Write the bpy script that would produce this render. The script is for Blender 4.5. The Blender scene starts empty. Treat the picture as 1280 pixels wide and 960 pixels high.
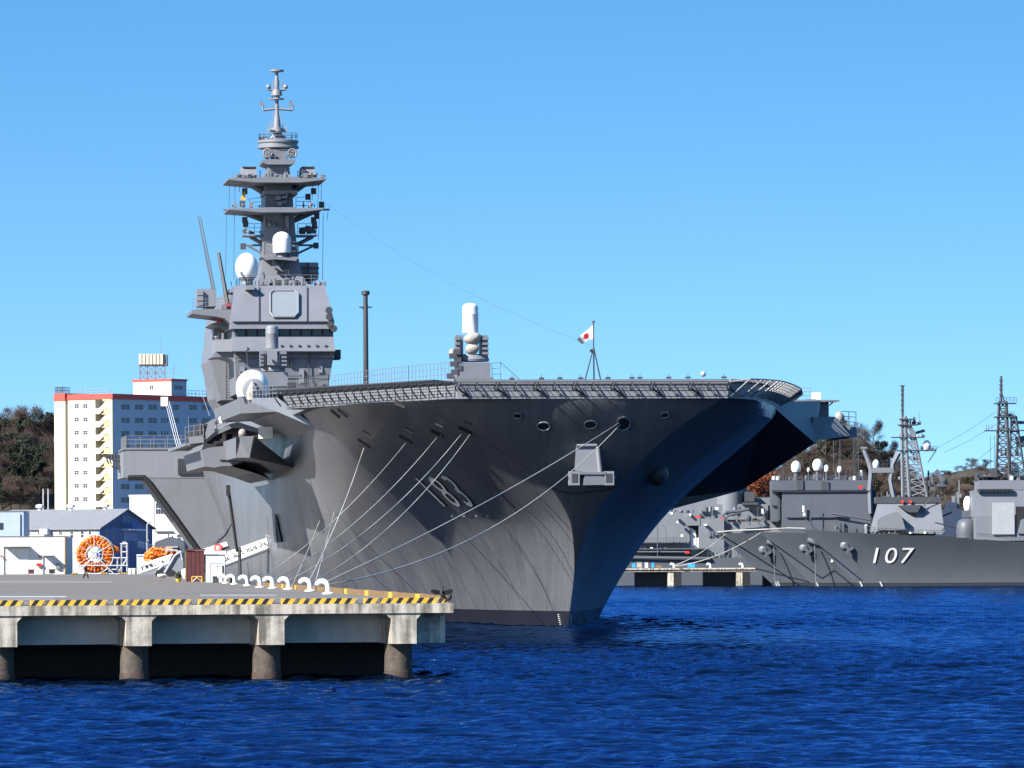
import bpy, bmesh, math, random
import numpy as np
from mathutils import Vector, Matrix, noise as mnoise
R = math.radians
rng = random.Random(7)
scn = bpy.context.scene
COL = scn.collection

# ---------------------------------------------------------------- camera
F = 7600.0            # focal length in pixels of the 1280 x 960 photograph
CX, CY = 640.0, 703.0 # where the optical axis meets the picture
ROLL = 0.0053
H = 4.4               # eye height above the water
cam_d = bpy.data.cameras.new('camera')
cam = bpy.data.objects.new('camera', cam_d)
COL.objects.link(cam)
cam_d.sensor_fit = 'HORIZONTAL'
cam_d.sensor_width = 36.0
cam_d.lens = F / 1280 * 36.0
cam_d.shift_y = (CY - 480) / 1280
cam_d.clip_start = 1.0
cam_d.clip_end = 20000
cam.matrix_world = Matrix(((1, ROLL, 0, 0), (0, 0, -1, 0), (-ROLL, 1, 0, H), (0, 0, 0, 1)))
scn.camera = cam

# ---------------------------------------------------------------- light
SUN_EL = R(34.5)
SUN_AZ = R(51)        # from behind the camera towards the left
SDIR = Vector((-math.sin(SUN_AZ) * math.cos(SUN_EL), -math.cos(SUN_AZ) * math.cos(SUN_EL), math.sin(SUN_EL)))
sun_d = bpy.data.lights.new('sun', 'SUN')
sun_d.energy = 3.8
sun_d.angle = R(0.5)
sun_d.color = (1.0, 0.955, 0.88)
sun = bpy.data.objects.new('sun', sun_d)
COL.objects.link(sun)
sun.rotation_euler = SDIR.to_track_quat('Z', 'Y').to_euler()
sun.location = (-60, 0, 80)

world = bpy.data.worlds.new('World')
scn.world = world
world.use_nodes = True
nt = world.node_tree
nt.nodes.clear()
wo = nt.nodes.new('ShaderNodeOutputWorld')
bg = nt.nodes.new('ShaderNodeBackground')
sky = nt.nodes.new('ShaderNodeTexSky')
sky.sky_type = 'NISHITA'
sky.sun_disc = False
sky.sun_elevation = SUN_EL
sky.sun_rotation = math.atan2(SDIR.x, SDIR.y)
sky.air_density = 1.5
sky.dust_density = 1.2
sky.ozone_density = 2.4
tc = nt.nodes.new('ShaderNodeTexCoord')
mp = nt.nodes.new('ShaderNodeMapping')       # a clear winter sky: the deep blue reaches low over the horizon
mp.inputs['Scale'].default_value = (1, 1, 3.2)
mp.inputs['Location'].default_value = (0, 0, 0.20)
nt.links.new(tc.outputs['Generated'], mp.inputs['Vector'])
nt.links.new(mp.outputs['Vector'], sky.inputs['Vector'])
hs = nt.nodes.new('ShaderNodeHueSaturation')
hs.inputs['Hue'].default_value = 0.499
hs.inputs['Saturation'].default_value = 1.4
nt.links.new(sky.outputs['Color'], hs.inputs['Color'])
nt.links.new(hs.outputs['Color'], bg.inputs['Color'])
bg.inputs['Strength'].default_value = 0.091
nt.links.new(bg.outputs['Background'], wo.inputs['Surface'])

scn.view_settings.view_transform = 'Standard'
scn.view_settings.look = 'None'
scn.view_settings.exposure = 1.5
scn.view_settings.gamma = 1.0
scn.view_settings.use_curve_mapping = False
scn.render.engine = 'CYCLES'
scn.cycles.max_bounces = 6
scn.cycles.diffuse_bounces = 3
scn.cycles.glossy_bounces = 3
scn.cycles.use_denoising = True
scn.cycles.caustics_reflective = False
scn.cycles.caustics_refractive = False

# ---------------------------------------------------------------- picture <-> world
def ray(px, py):
    cx = (px - CX) / F; cy = (CY - py) / F
    return cx + ROLL * cy, cy - ROLL * cx          # X/Y and (Z-H)/Y
def W(px, py, d):
    h, v = ray(px, py)
    return Vector((h * d, d, H + v * d))
def on_level(px, py, z):                           # the point of a level plane seen at a pixel
    h, v = ray(px, py)
    d = (z - H) / v
    return Vector((h * d, d, z))
def proj(P):
    h = P[0] / P[1]; v = (P[2] - H) / P[1]
    return CX + (h - ROLL * v) * F, CY - (v + ROLL * h) * F

# ---------------------------------------------------------------- mesh building
ORG = {}
class MB:
    def __init__(s): s.v = []; s.f = []; s.ch = []
    def add(s, vs, fs):
        n = len(s.v); s.ch.append((n, len(s.f))); s.v += [tuple(p) for p in vs]; s.f += [tuple(i + n for i in f) for f in fs]
    def quad(s, *p): s.add(p, [tuple(range(len(p)))])
    def hexa(s, p):   # 8 points: bottom ring 0-3, top ring 4-7
        s.add(p, [(3,2,1,0),(4,5,6,7),(0,1,5,4),(1,2,6,5),(2,3,7,6),(3,0,4,7)])
    def box(s, c, d, ax=None, ay=None, az=None, taper=1.0):
        c = Vector(c); ax = Vector(ax or (1,0,0)); ay = Vector(ay or (0,1,0)); az = Vector(az or (0,0,1))
        x = ax * d[0] / 2; y = ay * d[1] / 2; z = az * d[2] / 2; t = taper
        s.hexa([c-x-y-z, c+x-y-z, c+x+y-z, c-x+y-z, c-x*t-y*t+z, c+x*t-y*t+z, c+x*t+y*t+z, c-x*t+y*t+z])
    def tube(s, a, b, r, n=6, r2=None, cap=True):
        a = Vector(a); b = Vector(b); r2 = r if r2 is None else r2
        d = (b - a)
        if d.length < 1e-6: return
        q = d.normalized()
        u = q.orthogonal().normalized(); w = q.cross(u)
        vs = []
        for (c, rr) in ((a, r), (b, r2)):
            for i in range(n):
                t = 2 * math.pi * i / n
                vs.append(c + (u * math.cos(t) + w * math.sin(t)) * rr)
        fs = [(i, (i+1) % n, n + (i+1) % n, n + i) for i in range(n)]
        if cap: fs += [tuple(range(n-1, -1, -1)), tuple(range(n, 2*n))]
        s.add(vs, fs)
    def path(s, pts, r, n=6, rs=None):
        pts = [Vector(p) for p in pts]
        vs = []; k = len(pts); u = None
        for j, p in enumerate(pts):
            t = (pts[min(j+1, k-1)] - pts[max(j-1, 0)]).normalized()
            if u is None: u = t.orthogonal().normalized()
            u = (u - t * u.dot(t)).normalized(); w = t.cross(u)
            rr = rs[j] if rs else r
            for i in range(n):
                a = 2 * math.pi * i / n
                vs.append(p + (u * math.cos(a) + w * math.sin(a)) * rr)
        fs = []
        for j in range(k-1):
            for i in range(n):
                fs.append((j*n+i, j*n+(i+1) % n, (j+1)*n+(i+1) % n, (j+1)*n+i))
        fs += [tuple(range(n-1, -1, -1)), tuple(range((k-1)*n, k*n))]
        s.add(vs, fs)
    def prism(s, poly, ext):
        poly = [Vector(p) for p in poly]; ext = Vector(ext); n = len(poly)
        s.add(poly + [p + ext for p in poly],
              [tuple(range(n)), tuple(range(2*n-1, n-1, -1))] + [(i, n+i, n+(i+1) % n, (i+1) % n) for i in range(n)])
    def loft(s, A, B):
        A = [Vector(p) for p in A]; B = [Vector(p) for p in B]; n = len(A)
        s.add(A + B, [tuple(range(n)), tuple(range(2*n-1, n-1, -1))] + [(i, n+i, n+(i+1) % n, (i+1) % n) for i in range(n)])
    def lathe(s, prof, c, n=20, ax=(0,0,1), a0=0.0, a1=2*math.pi):
        c = Vector(c); q = Vector(ax).normalized()
        u = q.orthogonal().normalized() if abs(q.z) < 0.99 else Vector((1,0,0)); w = q.cross(u)
        full = abs(a1 - a0 - 2*math.pi) < 1e-6
        m = n if full else n + 1
        vs = []
        for (r, z) in prof:
            for i in range(m):
                t = a0 + (a1 - a0) * i / n
                vs.append(c + q * z + (u * math.cos(t) + w * math.sin(t)) * max(r, 1e-4))
        fs = []
        for j in range(len(prof) - 1):
            for i in range(n):
                k = (i + 1) % m
                fs.append((j*m+i, j*m+k, (j+1)*m+k, (j+1)*m+i))
        if full:
            fs += [tuple(range(n-1, -1, -1)), tuple(range((len(prof)-1)*n, len(prof)*n))]
        s.add(vs, fs)
    def ball(s, c, r, n=16, sq=(1,1,1)):
        c = Vector(c); m = n // 2; vs = []; fs = []
        for j in range(m + 1):
            p = math.pi * j / m
            for i in range(n):
                t = 2 * math.pi * i / n
                vs.append(c + Vector((r*sq[0]*math.sin(p)*math.cos(t), r*sq[1]*math.sin(p)*math.sin(t), -r*sq[2]*math.cos(p))))
        for j in range(m):
            for i in range(n):
                fs.append((j*n+i, j*n+(i+1) % n, (j+1)*n+(i+1) % n, (j+1)*n+i))
        s.add(vs, fs)
    def build_each(s, name, mat, parent=None, smooth=None):     # every added piece becomes a part of its own
        for k, (v0, f0) in enumerate(s.ch):
            v1, f1 = s.ch[k+1] if k + 1 < len(s.ch) else (len(s.v), len(s.f))
            m = MB(); m.v = s.v[v0:v1]; m.f = [tuple(i - v0 for i in f) for f in s.f[f0:f1]]
            m.build(name, mat, parent, smooth)
    def build(s, name, mat, parent=None, smooth=None, uv=None, loc=None):
        me = bpy.data.meshes.new(name)
        o = bpy.data.objects.new(name, me)
        COL.objects.link(o)
        if parent is not None:
            o.parent = parent; off = ORG.get(parent, Vector((0,0,0)))
            ORG[o] = off
        else:
            off = Vector(loc) if loc is not None else Vector((0,0,0))
            o.location = off; ORG[o] = off
        me.from_pydata([(p[0]-off[0], p[1]-off[1], p[2]-off[2]) for p in s.v], [], s.f)
        if uv is not None:
            l = me.uv_layers.new(name='uv')
            idx = np.empty(len(me.loops), dtype=np.int32); me.loops.foreach_get('vertex_index', idx)
            l.data.foreach_set('uv', np.asarray(uv, dtype=np.float32)[idx].ravel())
        bm = bmesh.new(); bm.from_mesh(me)
        bmesh.ops.recalc_face_normals(bm, faces=bm.faces)
        bm.to_mesh(me); bm.free()
        if smooth is not None:
            me.shade_smooth(); me.set_sharp_from_angle(angle=R(smooth))
        if mat is not None: me.materials.append(mat)
        return o

def thing(name, label, cat, loc=(0,0,0), group=None, rz=0.0):
    o = bpy.data.objects.new(name, None); COL.objects.link(o)
    o.empty_display_size = 0.5
    o.location = loc; o.rotation_euler = (0, 0, rz)
    ORG[o] = Vector(loc) if rz == 0.0 else Vector((0,0,0))
    o['label'] = label; o['category'] = cat
    if group: o['group'] = group
    return o
def tag(o, label, cat, group=None):
    o['label'] = label; o['category'] = cat
    if group: o['group'] = group
    return o
def struct(o, kind='structure'):
    o['kind'] = kind; return o
KIDS = {}
def dup(root, loc=None, rz=None, label=None, sc=None):
    def cp(o, par):
        c = o.copy(); COL.objects.link(c)
        if par is not None: c.parent = par
        for ch in [x for x in KIDLIST if x.parent == o]: cp(ch, c)
        return c
    KIDLIST = [x for x in bpy.data.objects if x.parent is not None]
    r = cp(root, None)
    if loc is not None: r.location = loc
    if rz is not None: r.rotation_euler = (0, 0, rz)
    if sc is not None: r.scale = (sc, sc, sc) if not isinstance(sc, tuple) else sc
    if label: r['label'] = label
    return r

def text_mesh(body, size=1.0, shear=0.0, depth=0.0, spacing=1.0, align='LEFT', bold=0.0):
    c = bpy.data.curves.new('lettering', 'FONT'); c.body = body; c.size = size; c.shear = shear
    c.extrude = depth; c.space_character = spacing; c.align_x = align; c.resolution_u = 4; c.offset = bold
    o = bpy.data.objects.new('lettering', c); COL.objects.link(o)
    dg = bpy.context.evaluated_depsgraph_get()
    me = bpy.data.meshes.new_from_object(o.evaluated_get(dg))
    vs = [tuple(v.co) for v in me.vertices]; fs = [tuple(p.vertices) for p in me.polygons]
    bpy.data.objects.remove(o); bpy.data.curves.remove(c); bpy.data.meshes.remove(me)
    return vs, fs
def place_text(mb, body, org, ux, uy, size, out, thick=0.0, **k):
    vs, fs = text_mesh(body, size, **k)
    org = Vector(org); ux = Vector(ux); uy = Vector(uy); out = Vector(out)
    mb.add([org + ux * v[0] + uy * v[1] + out for v in vs], fs)

# ---------------------------------------------------------------- materials
def mat(name, col, rough=0.6, var=0.0, vscale=1.0, metal=0.0, streak=0.0, col2=None, bump=0.0, bscale=20.0, spec=0.5, coat=0.0):
    m = bpy.data.materials.new(name); m.use_nodes = True
    n = m.node_tree; b = n.nodes['Principled BSDF']
    c4 = (*col, 1)
    b.inputs['Base Color'].default_value = c4
    b.inputs['Roughness'].default_value = rough
    b.inputs['Metallic'].default_value = metal
    b.inputs['Specular IOR Level'].default_value = spec
    tco = n.nodes.new('ShaderNodeTexCoord')
    src = None
    if var > 0 or streak > 0:
        nz = n.nodes.new('ShaderNodeTexNoise'); nz.inputs['Scale'].default_value = vscale
        nz.inputs['Detail'].default_value = 6; nz.inputs['Roughness'].default_value = 0.62
        n.links.new(tco.outputs['Object'], nz.inputs['Vector'])
        fac = nz.outputs['Fac']
        if streak > 0:
            mpp = n.nodes.new('ShaderNodeMapping'); mpp.inputs['Scale'].default_value = (1, 1, 0.07)
            n.links.new(tco.outputs['Object'], mpp.inputs['Vector'])
            n2 = n.nodes.new('ShaderNodeTexNoise'); n2.inputs['Scale'].default_value = vscale * 2.2
            n2.inputs['Detail'].default_value = 5
            n.links.new(mpp.outputs['Vector'], n2.inputs['Vector'])
            mx = n.nodes.new('ShaderNodeMix'); mx.inputs[0].default_value = streak
            n.links.new(nz.outputs['Fac'], mx.inputs[2]); n.links.new(n2.outputs['Fac'], mx.inputs[3])
            fac = mx.outputs[0]
        rp = n.nodes.new('ShaderNodeValToRGB')
        d = col2 if col2 else tuple(x * (1 - var) for x in col)
        e = tuple(min(1, x * (1 + var * 0.6)) for x in col)
        rp.color_ramp.elements[0].position = 0.32; rp.color_ramp.elements[0].color = (*d, 1)
        rp.color_ramp.elements[1].position = 0.68; rp.color_ramp.elements[1].color = (*e, 1)
        n.links.new(fac, rp.inputs['Fac'])
        n.links.new(rp.outputs['Color'], b.inputs['Base Color'])
    if bump > 0:
        nb = n.nodes.new('ShaderNodeTexNoise'); nb.inputs['Scale'].default_value = bscale; nb.inputs['Detail'].default_value = 4
        n.links.new(tco.outputs['Object'], nb.inputs['Vector'])
        bp = n.nodes.new('ShaderNodeBump'); bp.inputs['Strength'].default_value = bump; bp.inputs['Distance'].default_value = 0.05
        n.links.new(nb.outputs['Fac'], bp.inputs['Height']); n.links.new(bp.outputs['Normal'], b.inputs['Normal'])
    return m

NAVY = (0.165, 0.172, 0.195)
M = {}
M['grey'] = mat('ship grey paint', NAVY, 0.5, 0.13, 0.35, streak=0.5)
M['greyl'] = mat('light ship grey paint', (0.20, 0.207, 0.23), 0.5, 0.12, 0.5, streak=0.5)
M['greyd'] = mat('dark ship grey paint', (0.045, 0.047, 0.055), 0.55, 0.2, 0.6)
M['deck'] = mat('flight deck coating', (0.06, 0.062, 0.07), 0.85, 0.2, 0.5)
M['mesh'] = mat('net steel', (0.16, 0.165, 0.18), 0.6, 0.15, 2.0)
M['white'] = mat('white radome paint', (0.78, 0.78, 0.77), 0.45, 0.05, 1.5)
M['offw'] = mat('white structure paint', (0.76, 0.76, 0.75), 0.5, 0.10, 1.2, streak=0.5)
M['black'] = mat('black rubber and shade', (0.012, 0.012, 0.014), 0.6, 0.3, 3.0)  # real black parts, and the sheets and tubes that stand in for shade
M['glass'] = mat('dark window glass', (0.01, 0.012, 0.016), 0.08)
M['canvas'] = mat('grey canvas cover', (0.34, 0.32, 0.29), 0.85, 0.25, 3.0, bump=0.6, bscale=6)
M['rope'] = mat('mooring rope fibre', (0.42, 0.41, 0.375), 0.85, 0.15, 4.0)
M['bollard'] = mat('white bollard paint', (0.8, 0.8, 0.79), 0.5, 0.12, 3.0, bump=0.15, bscale=12)
M['conc'] = mat('weathered pier concrete', (0.44, 0.395, 0.33), 0.9, 0.62, 1.7, streak=0.62, bump=0.25, bscale=14)
M['tide'] = mat('tide stained concrete', (0.06, 0.038, 0.03), 0.8, 0.4, 4.0, bump=0.5, bscale=9)
M['conc2'] = mat('recess concrete lightened as bounce', (0.68, 0.64, 0.57), 0.9, 0.25, 1.0, streak=0.3)  # paler than the pier concrete, standing in for light bounced into the recesses
M['quayshade'] = mat('concrete blackened as shade', (0.022, 0.02, 0.018), 0.8, 0.3, 2.0)  # near-black in place of the darkness under the pier deck
M['conc'].node_tree.nodes['Color Ramp'].color_ramp.elements[0].position = 0.40
M['conc'].node_tree.nodes['Color Ramp'].color_ramp.elements[1].position = 0.58
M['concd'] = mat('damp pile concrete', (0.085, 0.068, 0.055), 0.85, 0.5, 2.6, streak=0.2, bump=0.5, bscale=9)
M['orange'] = mat('orange boom rubber', (0.80, 0.19, 0.015), 0.55, 0.3, 2.0, bump=0.3, bscale=5)
M['red'] = mat('red paint', (0.55, 0.03, 0.03), 0.5, 0.1, 3.0)
M['redroof'] = mat('red parapet paint', (0.52, 0.06, 0.045), 0.6, 0.15, 0.6)
M['maroon'] = mat('maroon container paint', (0.085, 0.018, 0.02), 0.55, 0.2, 2.0)
M['cream'] = mat('cream rendered wall', (0.58, 0.55, 0.43), 0.8, 0.07, 0.3, streak=0.6)
M['tan'] = mat('tan rendered wall', (0.50, 0.42, 0.25), 0.8, 0.07, 0.3)
M['wallw'] = mat('white rendered wall', (0.62, 0.61, 0.58), 0.75, 0.08, 0.4, streak=0.5)
M['bluew'] = mat('blue painted gable', (0.22, 0.30, 0.56), 0.7, 0.08, 0.6)
M['bluegrey'] = mat('blue grey wall and shade', (0.36, 0.43, 0.53), 0.7, 0.08, 0.5)  # own colour on some parts; on shaded faces the shade is coloured in
M['roof'] = mat('grey roof sheet', (0.20, 0.205, 0.22), 0.7, 0.12, 0.8, streak=0.3)
M['steel'] = mat('galvanised steel', (0.45, 0.46, 0.48), 0.45, 0.15, 2.0, metal=0.2)
M['yellow'] = mat('yellow kerb paint', (0.62, 0.36, 0.03), 0.6, 0.18, 2.0)
M['wood'] = mat('ochre timber kerb', (0.21, 0.125, 0.05), 0.8, 0.35, 3.0)
M['cloth'] = mat('black cloth', (0.012, 0.012, 0.015), 0.9)
M['skin'] = mat('skin', (0.45, 0.27, 0.19), 0.6)
M['feather'] = mat('black feathers', (0.012, 0.012, 0.013), 0.55, 0.3, 30)
M['cyan'] = mat('bright blue tarpaulin', (0.02, 0.3, 0.62), 0.6, 0.15, 3.0)
M['pane'] = mat('building window pane', (0.03, 0.035, 0.05), 0.15)
M['green'] = mat('plant leaves', (0.035, 0.075, 0.02), 0.7, 0.5, 8.0)
M['pot'] = mat('yellow plant pot', (0.6, 0.4, 0.05), 0.6)
# ---------------------------------------------------------------- the carrier: its own axes (a aft, b to starboard, z up)
SLOPE = 0.108
_n = math.hypot(1, SLOPE)
UA = Vector((-SLOPE / _n, 1 / _n, 0))
UB = Vector((-1 / _n, -SLOPE / _n, 0))
UZ = Vector((0, 0, 1))
BOW = Vector((5.4, 401.0, 0))
def S(a, b, z): return BOW + UA * a + UB * b + UZ * z
def SP(px, py, a):                    # the point of the carrier's cross plane at 'a' seen at a pixel
    k, v = ray(px, py)
    b = (k * (BOW.y + a * UA.y) - BOW.x - a * UA.x) / (UB.x - k * UB.y)
    p = BOW + UA * a + UB * b
    return Vector((p.x, p.y, H + v * p.y))
def SB(p):                            # world -> (a, b, z)
    q = Vector(p) - BOW
    return q.dot(UA), q.dot(UB), q.z

def hermite(xs, ys, x):
    xs = np.asarray(xs, float); ys = np.asarray(ys, float); x = np.asarray(x, float)
    h = np.diff(xs); d = np.diff(ys) / h
    m = np.zeros_like(ys)
    m[0] = d[0]; m[-1] = d[-1]
    for i in range(1, len(xs) - 1):
        if d[i-1] * d[i] <= 0: m[i] = 0
        else:
            w1 = 2*h[i] + h[i-1]; w2 = h[i] + 2*h[i-1]
            m[i] = (w1 + w2) / (w1 / d[i-1] + w2 / d[i])
    i = np.clip(np.searchsorted(xs, x) - 1, 0, len(xs) - 2)
    t = np.clip((x - xs[i]) / h[i], 0, 1)
    t2 = t*t; t3 = t2*t
    return (2*t3-3*t2+1)*ys[i] + (t3-2*t2+t)*h[i]*m[i] + (-2*t3+3*t2)*ys[i+1] + (t3-t2)*h[i]*m[i+1]

ZTOP = 15.2                           # top of the flared shell; the deck edge band stands on it
Z_DECK = 16.4
zl = [-2, 0, 3, 6.5, 10, 13, 15.2]
al = [0, 10, 25, 45, 70, 100, 135, 175, 215, 233]
HB = np.array([
    [0,   2.0,  4.4,  7.2, 10.0, 12.2, 12.4, 10.8, 8.5, 7.5],
    [0,   2.2,  4.7,  7.6, 10.4, 12.4, 12.6, 11.0, 9.0, 8.0],
    [0,   2.8,  5.7,  8.8, 11.4, 12.9, 13.0, 11.5, 9.6, 8.8],
    [0.5, 4.2,  7.8, 10.6, 12.4, 13.3, 13.4, 12.0, 10.2, 9.5],
    [2.7, 7.6, 11.2, 12.8, 13.4, 13.7, 13.7, 13.0, 11.2, 10.4],
    [5.6, 11.4, 14.4, 14.8, 14.2, 13.9, 13.8, 13.4, 12.4, 11.8],
    [8.8, 14.6, 16.4, 16.0, 14.6, 14.0, 14.0, 13.6, 13.0, 12.6]])
def stem_a(z):
    t = np.clip(np.asarray(z, float) / ZTOP, -0.2, 1)
    return 15.0 * (1 - t) ** 1.15
def knuckle(z): return hermite(zl, HB[:, 0], z)
def half(a1, z):                      # half breadth at a1 metres behind the knuckle
    col = [hermite(al, HB[k], a1) for k in range(len(zl))]
    return hermite(zl, [float(c) for c in col], z)

zs = np.array(list(np.arange(-1.5, ZTOP, 0.45)) + [ZTOP])
ts = np.concatenate([np.linspace(0, 1, 9)[:-1] * 0, []])
front_t = np.linspace(0, 1, 10)       # from the stem to the knuckle
side_a = np.concatenate([np.linspace(0, 6, 13)[1:], np.linspace(6, 60, 46)[1:], np.linspace(60, 232, 60)[1:]])
NF, NS = len(front_t), len(side_a)
def hull_grid():
    G = np.zeros((len(zs), NF + NS, 3)); U = np.zeros((len(zs), NF + NS, 2))
    cols = np.array([hermite(al, HB[k], side_a) for k in range(len(zl))])
    for i, z in enumerate(zs):
        w = float(knuckle(z)); a0 = float(stem_a(z))
        dk = 0.15 * w + 0.012 * max(0, w - 5) ** 2
        for j, t in enumerate(front_t):
            b = w * t; a = a0 + dk * t ** 2.2
            G[i, j] = (a, b, z); U[i, j] = (b * 0.6, z)
        ak = a0 + dk
        for j in range(NS):
            b = float(hermite(zl, cols[:, j], z))
            a = ak + side_a[j] if side_a[j] <= 60 else ak + 60 + (side_a[j] - 60) * (246.0 - ak - 60) / 172.0
            G[i, NF + j] = (a, b, z)
            U[i, NF + j] = (w * 0.6 + side_a[j], z)
    return G, U
HG, HU = hull_grid()
PORT_EDGE = [(0, 9.1), (1.5, 10.3), (4, 11.5), (8, 12.6), (14, 14.0), (22, 15.7), (36, 18.0), (50, 19.3), (90, 19.3), (246, 19.0)]
def port_b(a, b):                     # the port shell keeps inside the deck edge above it
    e = np.interp(a, [p[0] for p in PORT_EDGE], [p[1] for p in PORT_EDGE]) * 0.985
    return np.minimum(b, e)
# world points of the starboard shell, for laying things on it
HWs = np.array([[tuple(S(*HG[i, j])) for j in range(HG.shape[1])] for i in range(HG.shape[0])])
HWp = np.array([[tuple(S(HG[i, j, 0], -float(port_b(HG[i, j, 0], HG[i, j, 1])), HG[i, j, 2])) for j in range(HG.shape[1])] for i in range(HG.shape[0])])
def _pix(Wd):
    h = Wd[..., 0] / Wd[..., 1]; v = (Wd[..., 2] - H) / Wd[..., 1]
    return np.stack([CX + (h - ROLL * v) * F, CY - (v + ROLL * h) * F], -1)
PXs, PXp = _pix(HWs), _pix(HWp)
def on_hull(px, py, port=None):       # nearest point of the shell under a pixel, with its outward normal
    if port is None:
        m_ = NF + 70
        port = ((PXp[:, :m_, 0] - px) ** 2 + (PXp[:, :m_, 1] - py) ** 2).min() < ((PXs[:, :m_, 0] - px) ** 2 + (PXs[:, :m_, 1] - py) ** 2).min()
    P, Wd = (PXp, HWp) if port else (PXs, HWs)
    jmax = NF + 70
    d = (P[:, :jmax, 0] - px) ** 2 + (P[:, :jmax, 1] - py) ** 2
    i, j = np.unravel_index(np.argmin(d), d.shape)
    i = min(max(i, 1), len(zs) - 2); j = min(max(j, 1), jmax - 2)
    du = Wd[i, j+1] - Wd[i, j-1]; dv = Wd[i+1, j] - Wd[i-1, j]
    # first-order step from the node to the exact pixel
    Ju = (P[i, j+1] - P[i, j-1]); Jv = (P[i+1, j] - P[i-1, j])
    A = np.array([[Ju[0], Jv[0]], [Ju[1], Jv[1]]]); r = np.array([px, py]) - P[i, j]
    try: s, t = np.clip(np.linalg.solve(A, r), -0.6, 0.6)
    except Exception: s = t = 0
    p = Wd[i, j] + du * s + dv * t
    n = np.cross(du, dv); n /= np.linalg.norm(n) + 1e-9
    if n[1] > 0: n = -n
    u = du / (np.linalg.norm(du) + 1e-9); v = dv / (np.linalg.norm(dv) + 1e-9)
    return Vector(p), Vector(n), Vector(u), Vector(v)

# shell plating: vertical and horizontal weld seams, rubbed paint, rain streaks
def hull_material():
    m = bpy.data.materials.new('hull paint with plate seams'); m.use_nodes = True
    n = m.node_tree; L = n.links.new; b = n.nodes['Principled BSDF']
    uv = n.nodes.new('ShaderNodeUVMap'); uv.uv_map = 'uv'
    sx = n.nodes.new('ShaderNodeSeparateXYZ'); L(uv.outputs['UV'], sx.inputs[0])
    def math_(op, a, v=None, c=None):
        q = n.nodes.new('ShaderNodeMath'); q.operation = op
        if isinstance(a, float): q.inputs[0].default_value = a
        else: L(a, q.inputs[0])
        if v is not None:
            if isinstance(v, float): q.inputs[1].default_value = v
            else: L(v, q.inputs[1])
        if c is not None: q.inputs[2].default_value = c
        return q.outputs[0]
    def noise(scale, sxy, detail=6, rough=0.6):
        mp = n.nodes.new('ShaderNodeMapping'); mp.inputs['Scale'].default_value = (*sxy, 1)
        L(uv.outputs['UV'], mp.inputs['Vector'])
        z = n.nodes.new('ShaderNodeTexNoise'); z.inputs['Scale'].default_value = scale
        z.inputs['Detail'].default_value = detail; z.inputs['Roughness'].default_value = rough
        L(mp.outputs['Vector'], z.inputs['Vector']); return z.outputs['Fac']
    uvl = n.nodes.new('ShaderNodeUVMap'); uvl.uv_map = 'seams'
    sl = n.nodes.new('ShaderNodeSeparateXYZ'); L(uvl.outputs['UV'], sl.inputs[0])
    wob = noise(0.12, (1, 1), 2)
    u = math_('ADD', sl.outputs['X'], math_('MULTIPLY', wob, 0.9))
    fu = math_('PINGPONG', u, 2.9); fv = math_('PINGPONG', sx.outputs['Y'], 1.15)
    lu = math_('LESS_THAN', fu, 0.075); lv = math_('LESS_THAN', fv, 0.022)
    streak = noise(1.0, (2.4, 0.10), 7, 0.66)
    patch = noise(0.16, (1, 1), 5, 0.55)
    fine = noise(3.0, (0.5, 1.5), 5, 0.7)
    v = math_('ADD', math_('MULTIPLY', streak, 0.42), math_('ADD', math_('MULTIPLY', patch, 0.38), math_('MULTIPLY', fine, 0.20)))
    rp = n.nodes.new('ShaderNodeValToRGB')
    rp.color_ramp.elements[0].position = 0.36; rp.color_ramp.elements[0].color = (0.094, 0.096, 0.106, 1)
    rp.color_ramp.elements[1].position = 0.66; rp.color_ramp.elements[1].color = (0.178, 0.182, 0.198, 1)
    L(v, rp.inputs['Fac'])
    mx = n.nodes.new('ShaderNodeMix'); mx.data_type = 'RGBA'
    L(math_('MULTIPLY', lu, 0.8), mx.inputs[0]); L(rp.outputs['Color'], mx.inputs[6]); mx.inputs[7].default_value = (0.05, 0.05, 0.058, 1)
    m2 = n.nodes.new('ShaderNodeMix'); m2.data_type = 'RGBA'
    rust = noise(1.0, (5.0, 0.07), 6, 0.7); rust2 = noise(0.3, (1, 0.5), 3, 0.5)
    rr = n.nodes.new('ShaderNodeMapRange'); L(math_('ADD', rust, math_('MULTIPLY', rust2, 0.6)), rr.inputs[0])
    rr.inputs[1].default_value = 0.86; rr.inputs[2].default_value = 1.12; rr.inputs[4].default_value = 0.45
    mr = n.nodes.new('ShaderNodeMix'); mr.data_type = 'RGBA'; L(rr.outputs[0], mr.inputs[0]); L(mx.outputs[2], mr.inputs[6]); mr.inputs[7].default_value = (0.075, 0.055, 0.045, 1)
    L(math_('MULTIPLY', lv, 0.30), m2.inputs[0]); L(mr.outputs[2], m2.inputs[6]); m2.inputs[7].default_value = (0.17, 0.17, 0.18, 1)
    # boot topping
    m3 = n.nodes.new('ShaderNodeMix'); m3.data_type = 'RGBA'
    L(math_('LESS_THAN', sx.outputs['Y'], 1.05), m3.inputs[0]); L(m2.outputs[2], m3.inputs[6]); m3.inputs[7].default_value = (0.018, 0.018, 0.021, 1)
    L(m3.outputs[2], b.inputs['Base Color'])
    b.inputs['Roughness'].default_value = 0.40
    r2 = n.nodes.new('ShaderNodeMapRange'); L(patch, r2.inputs[0]); r2.inputs[1].default_value = 0.3; r2.inputs[2].default_value = 0.7
    r2.inputs[3].default_value = 0.30; r2.inputs[4].default_value = 0.46; b.inputs['Specular IOR Level'].default_value = 0.5; L(r2.outputs[0], b.inputs['Roughness'])
    bp = n.nodes.new('ShaderNodeBump'); bp.inputs['Strength'].default_value = 0.35; bp.inputs['Distance'].default_value = 0.04
    dent = noise(0.55, (1, 1), 3, 0.5)
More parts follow.
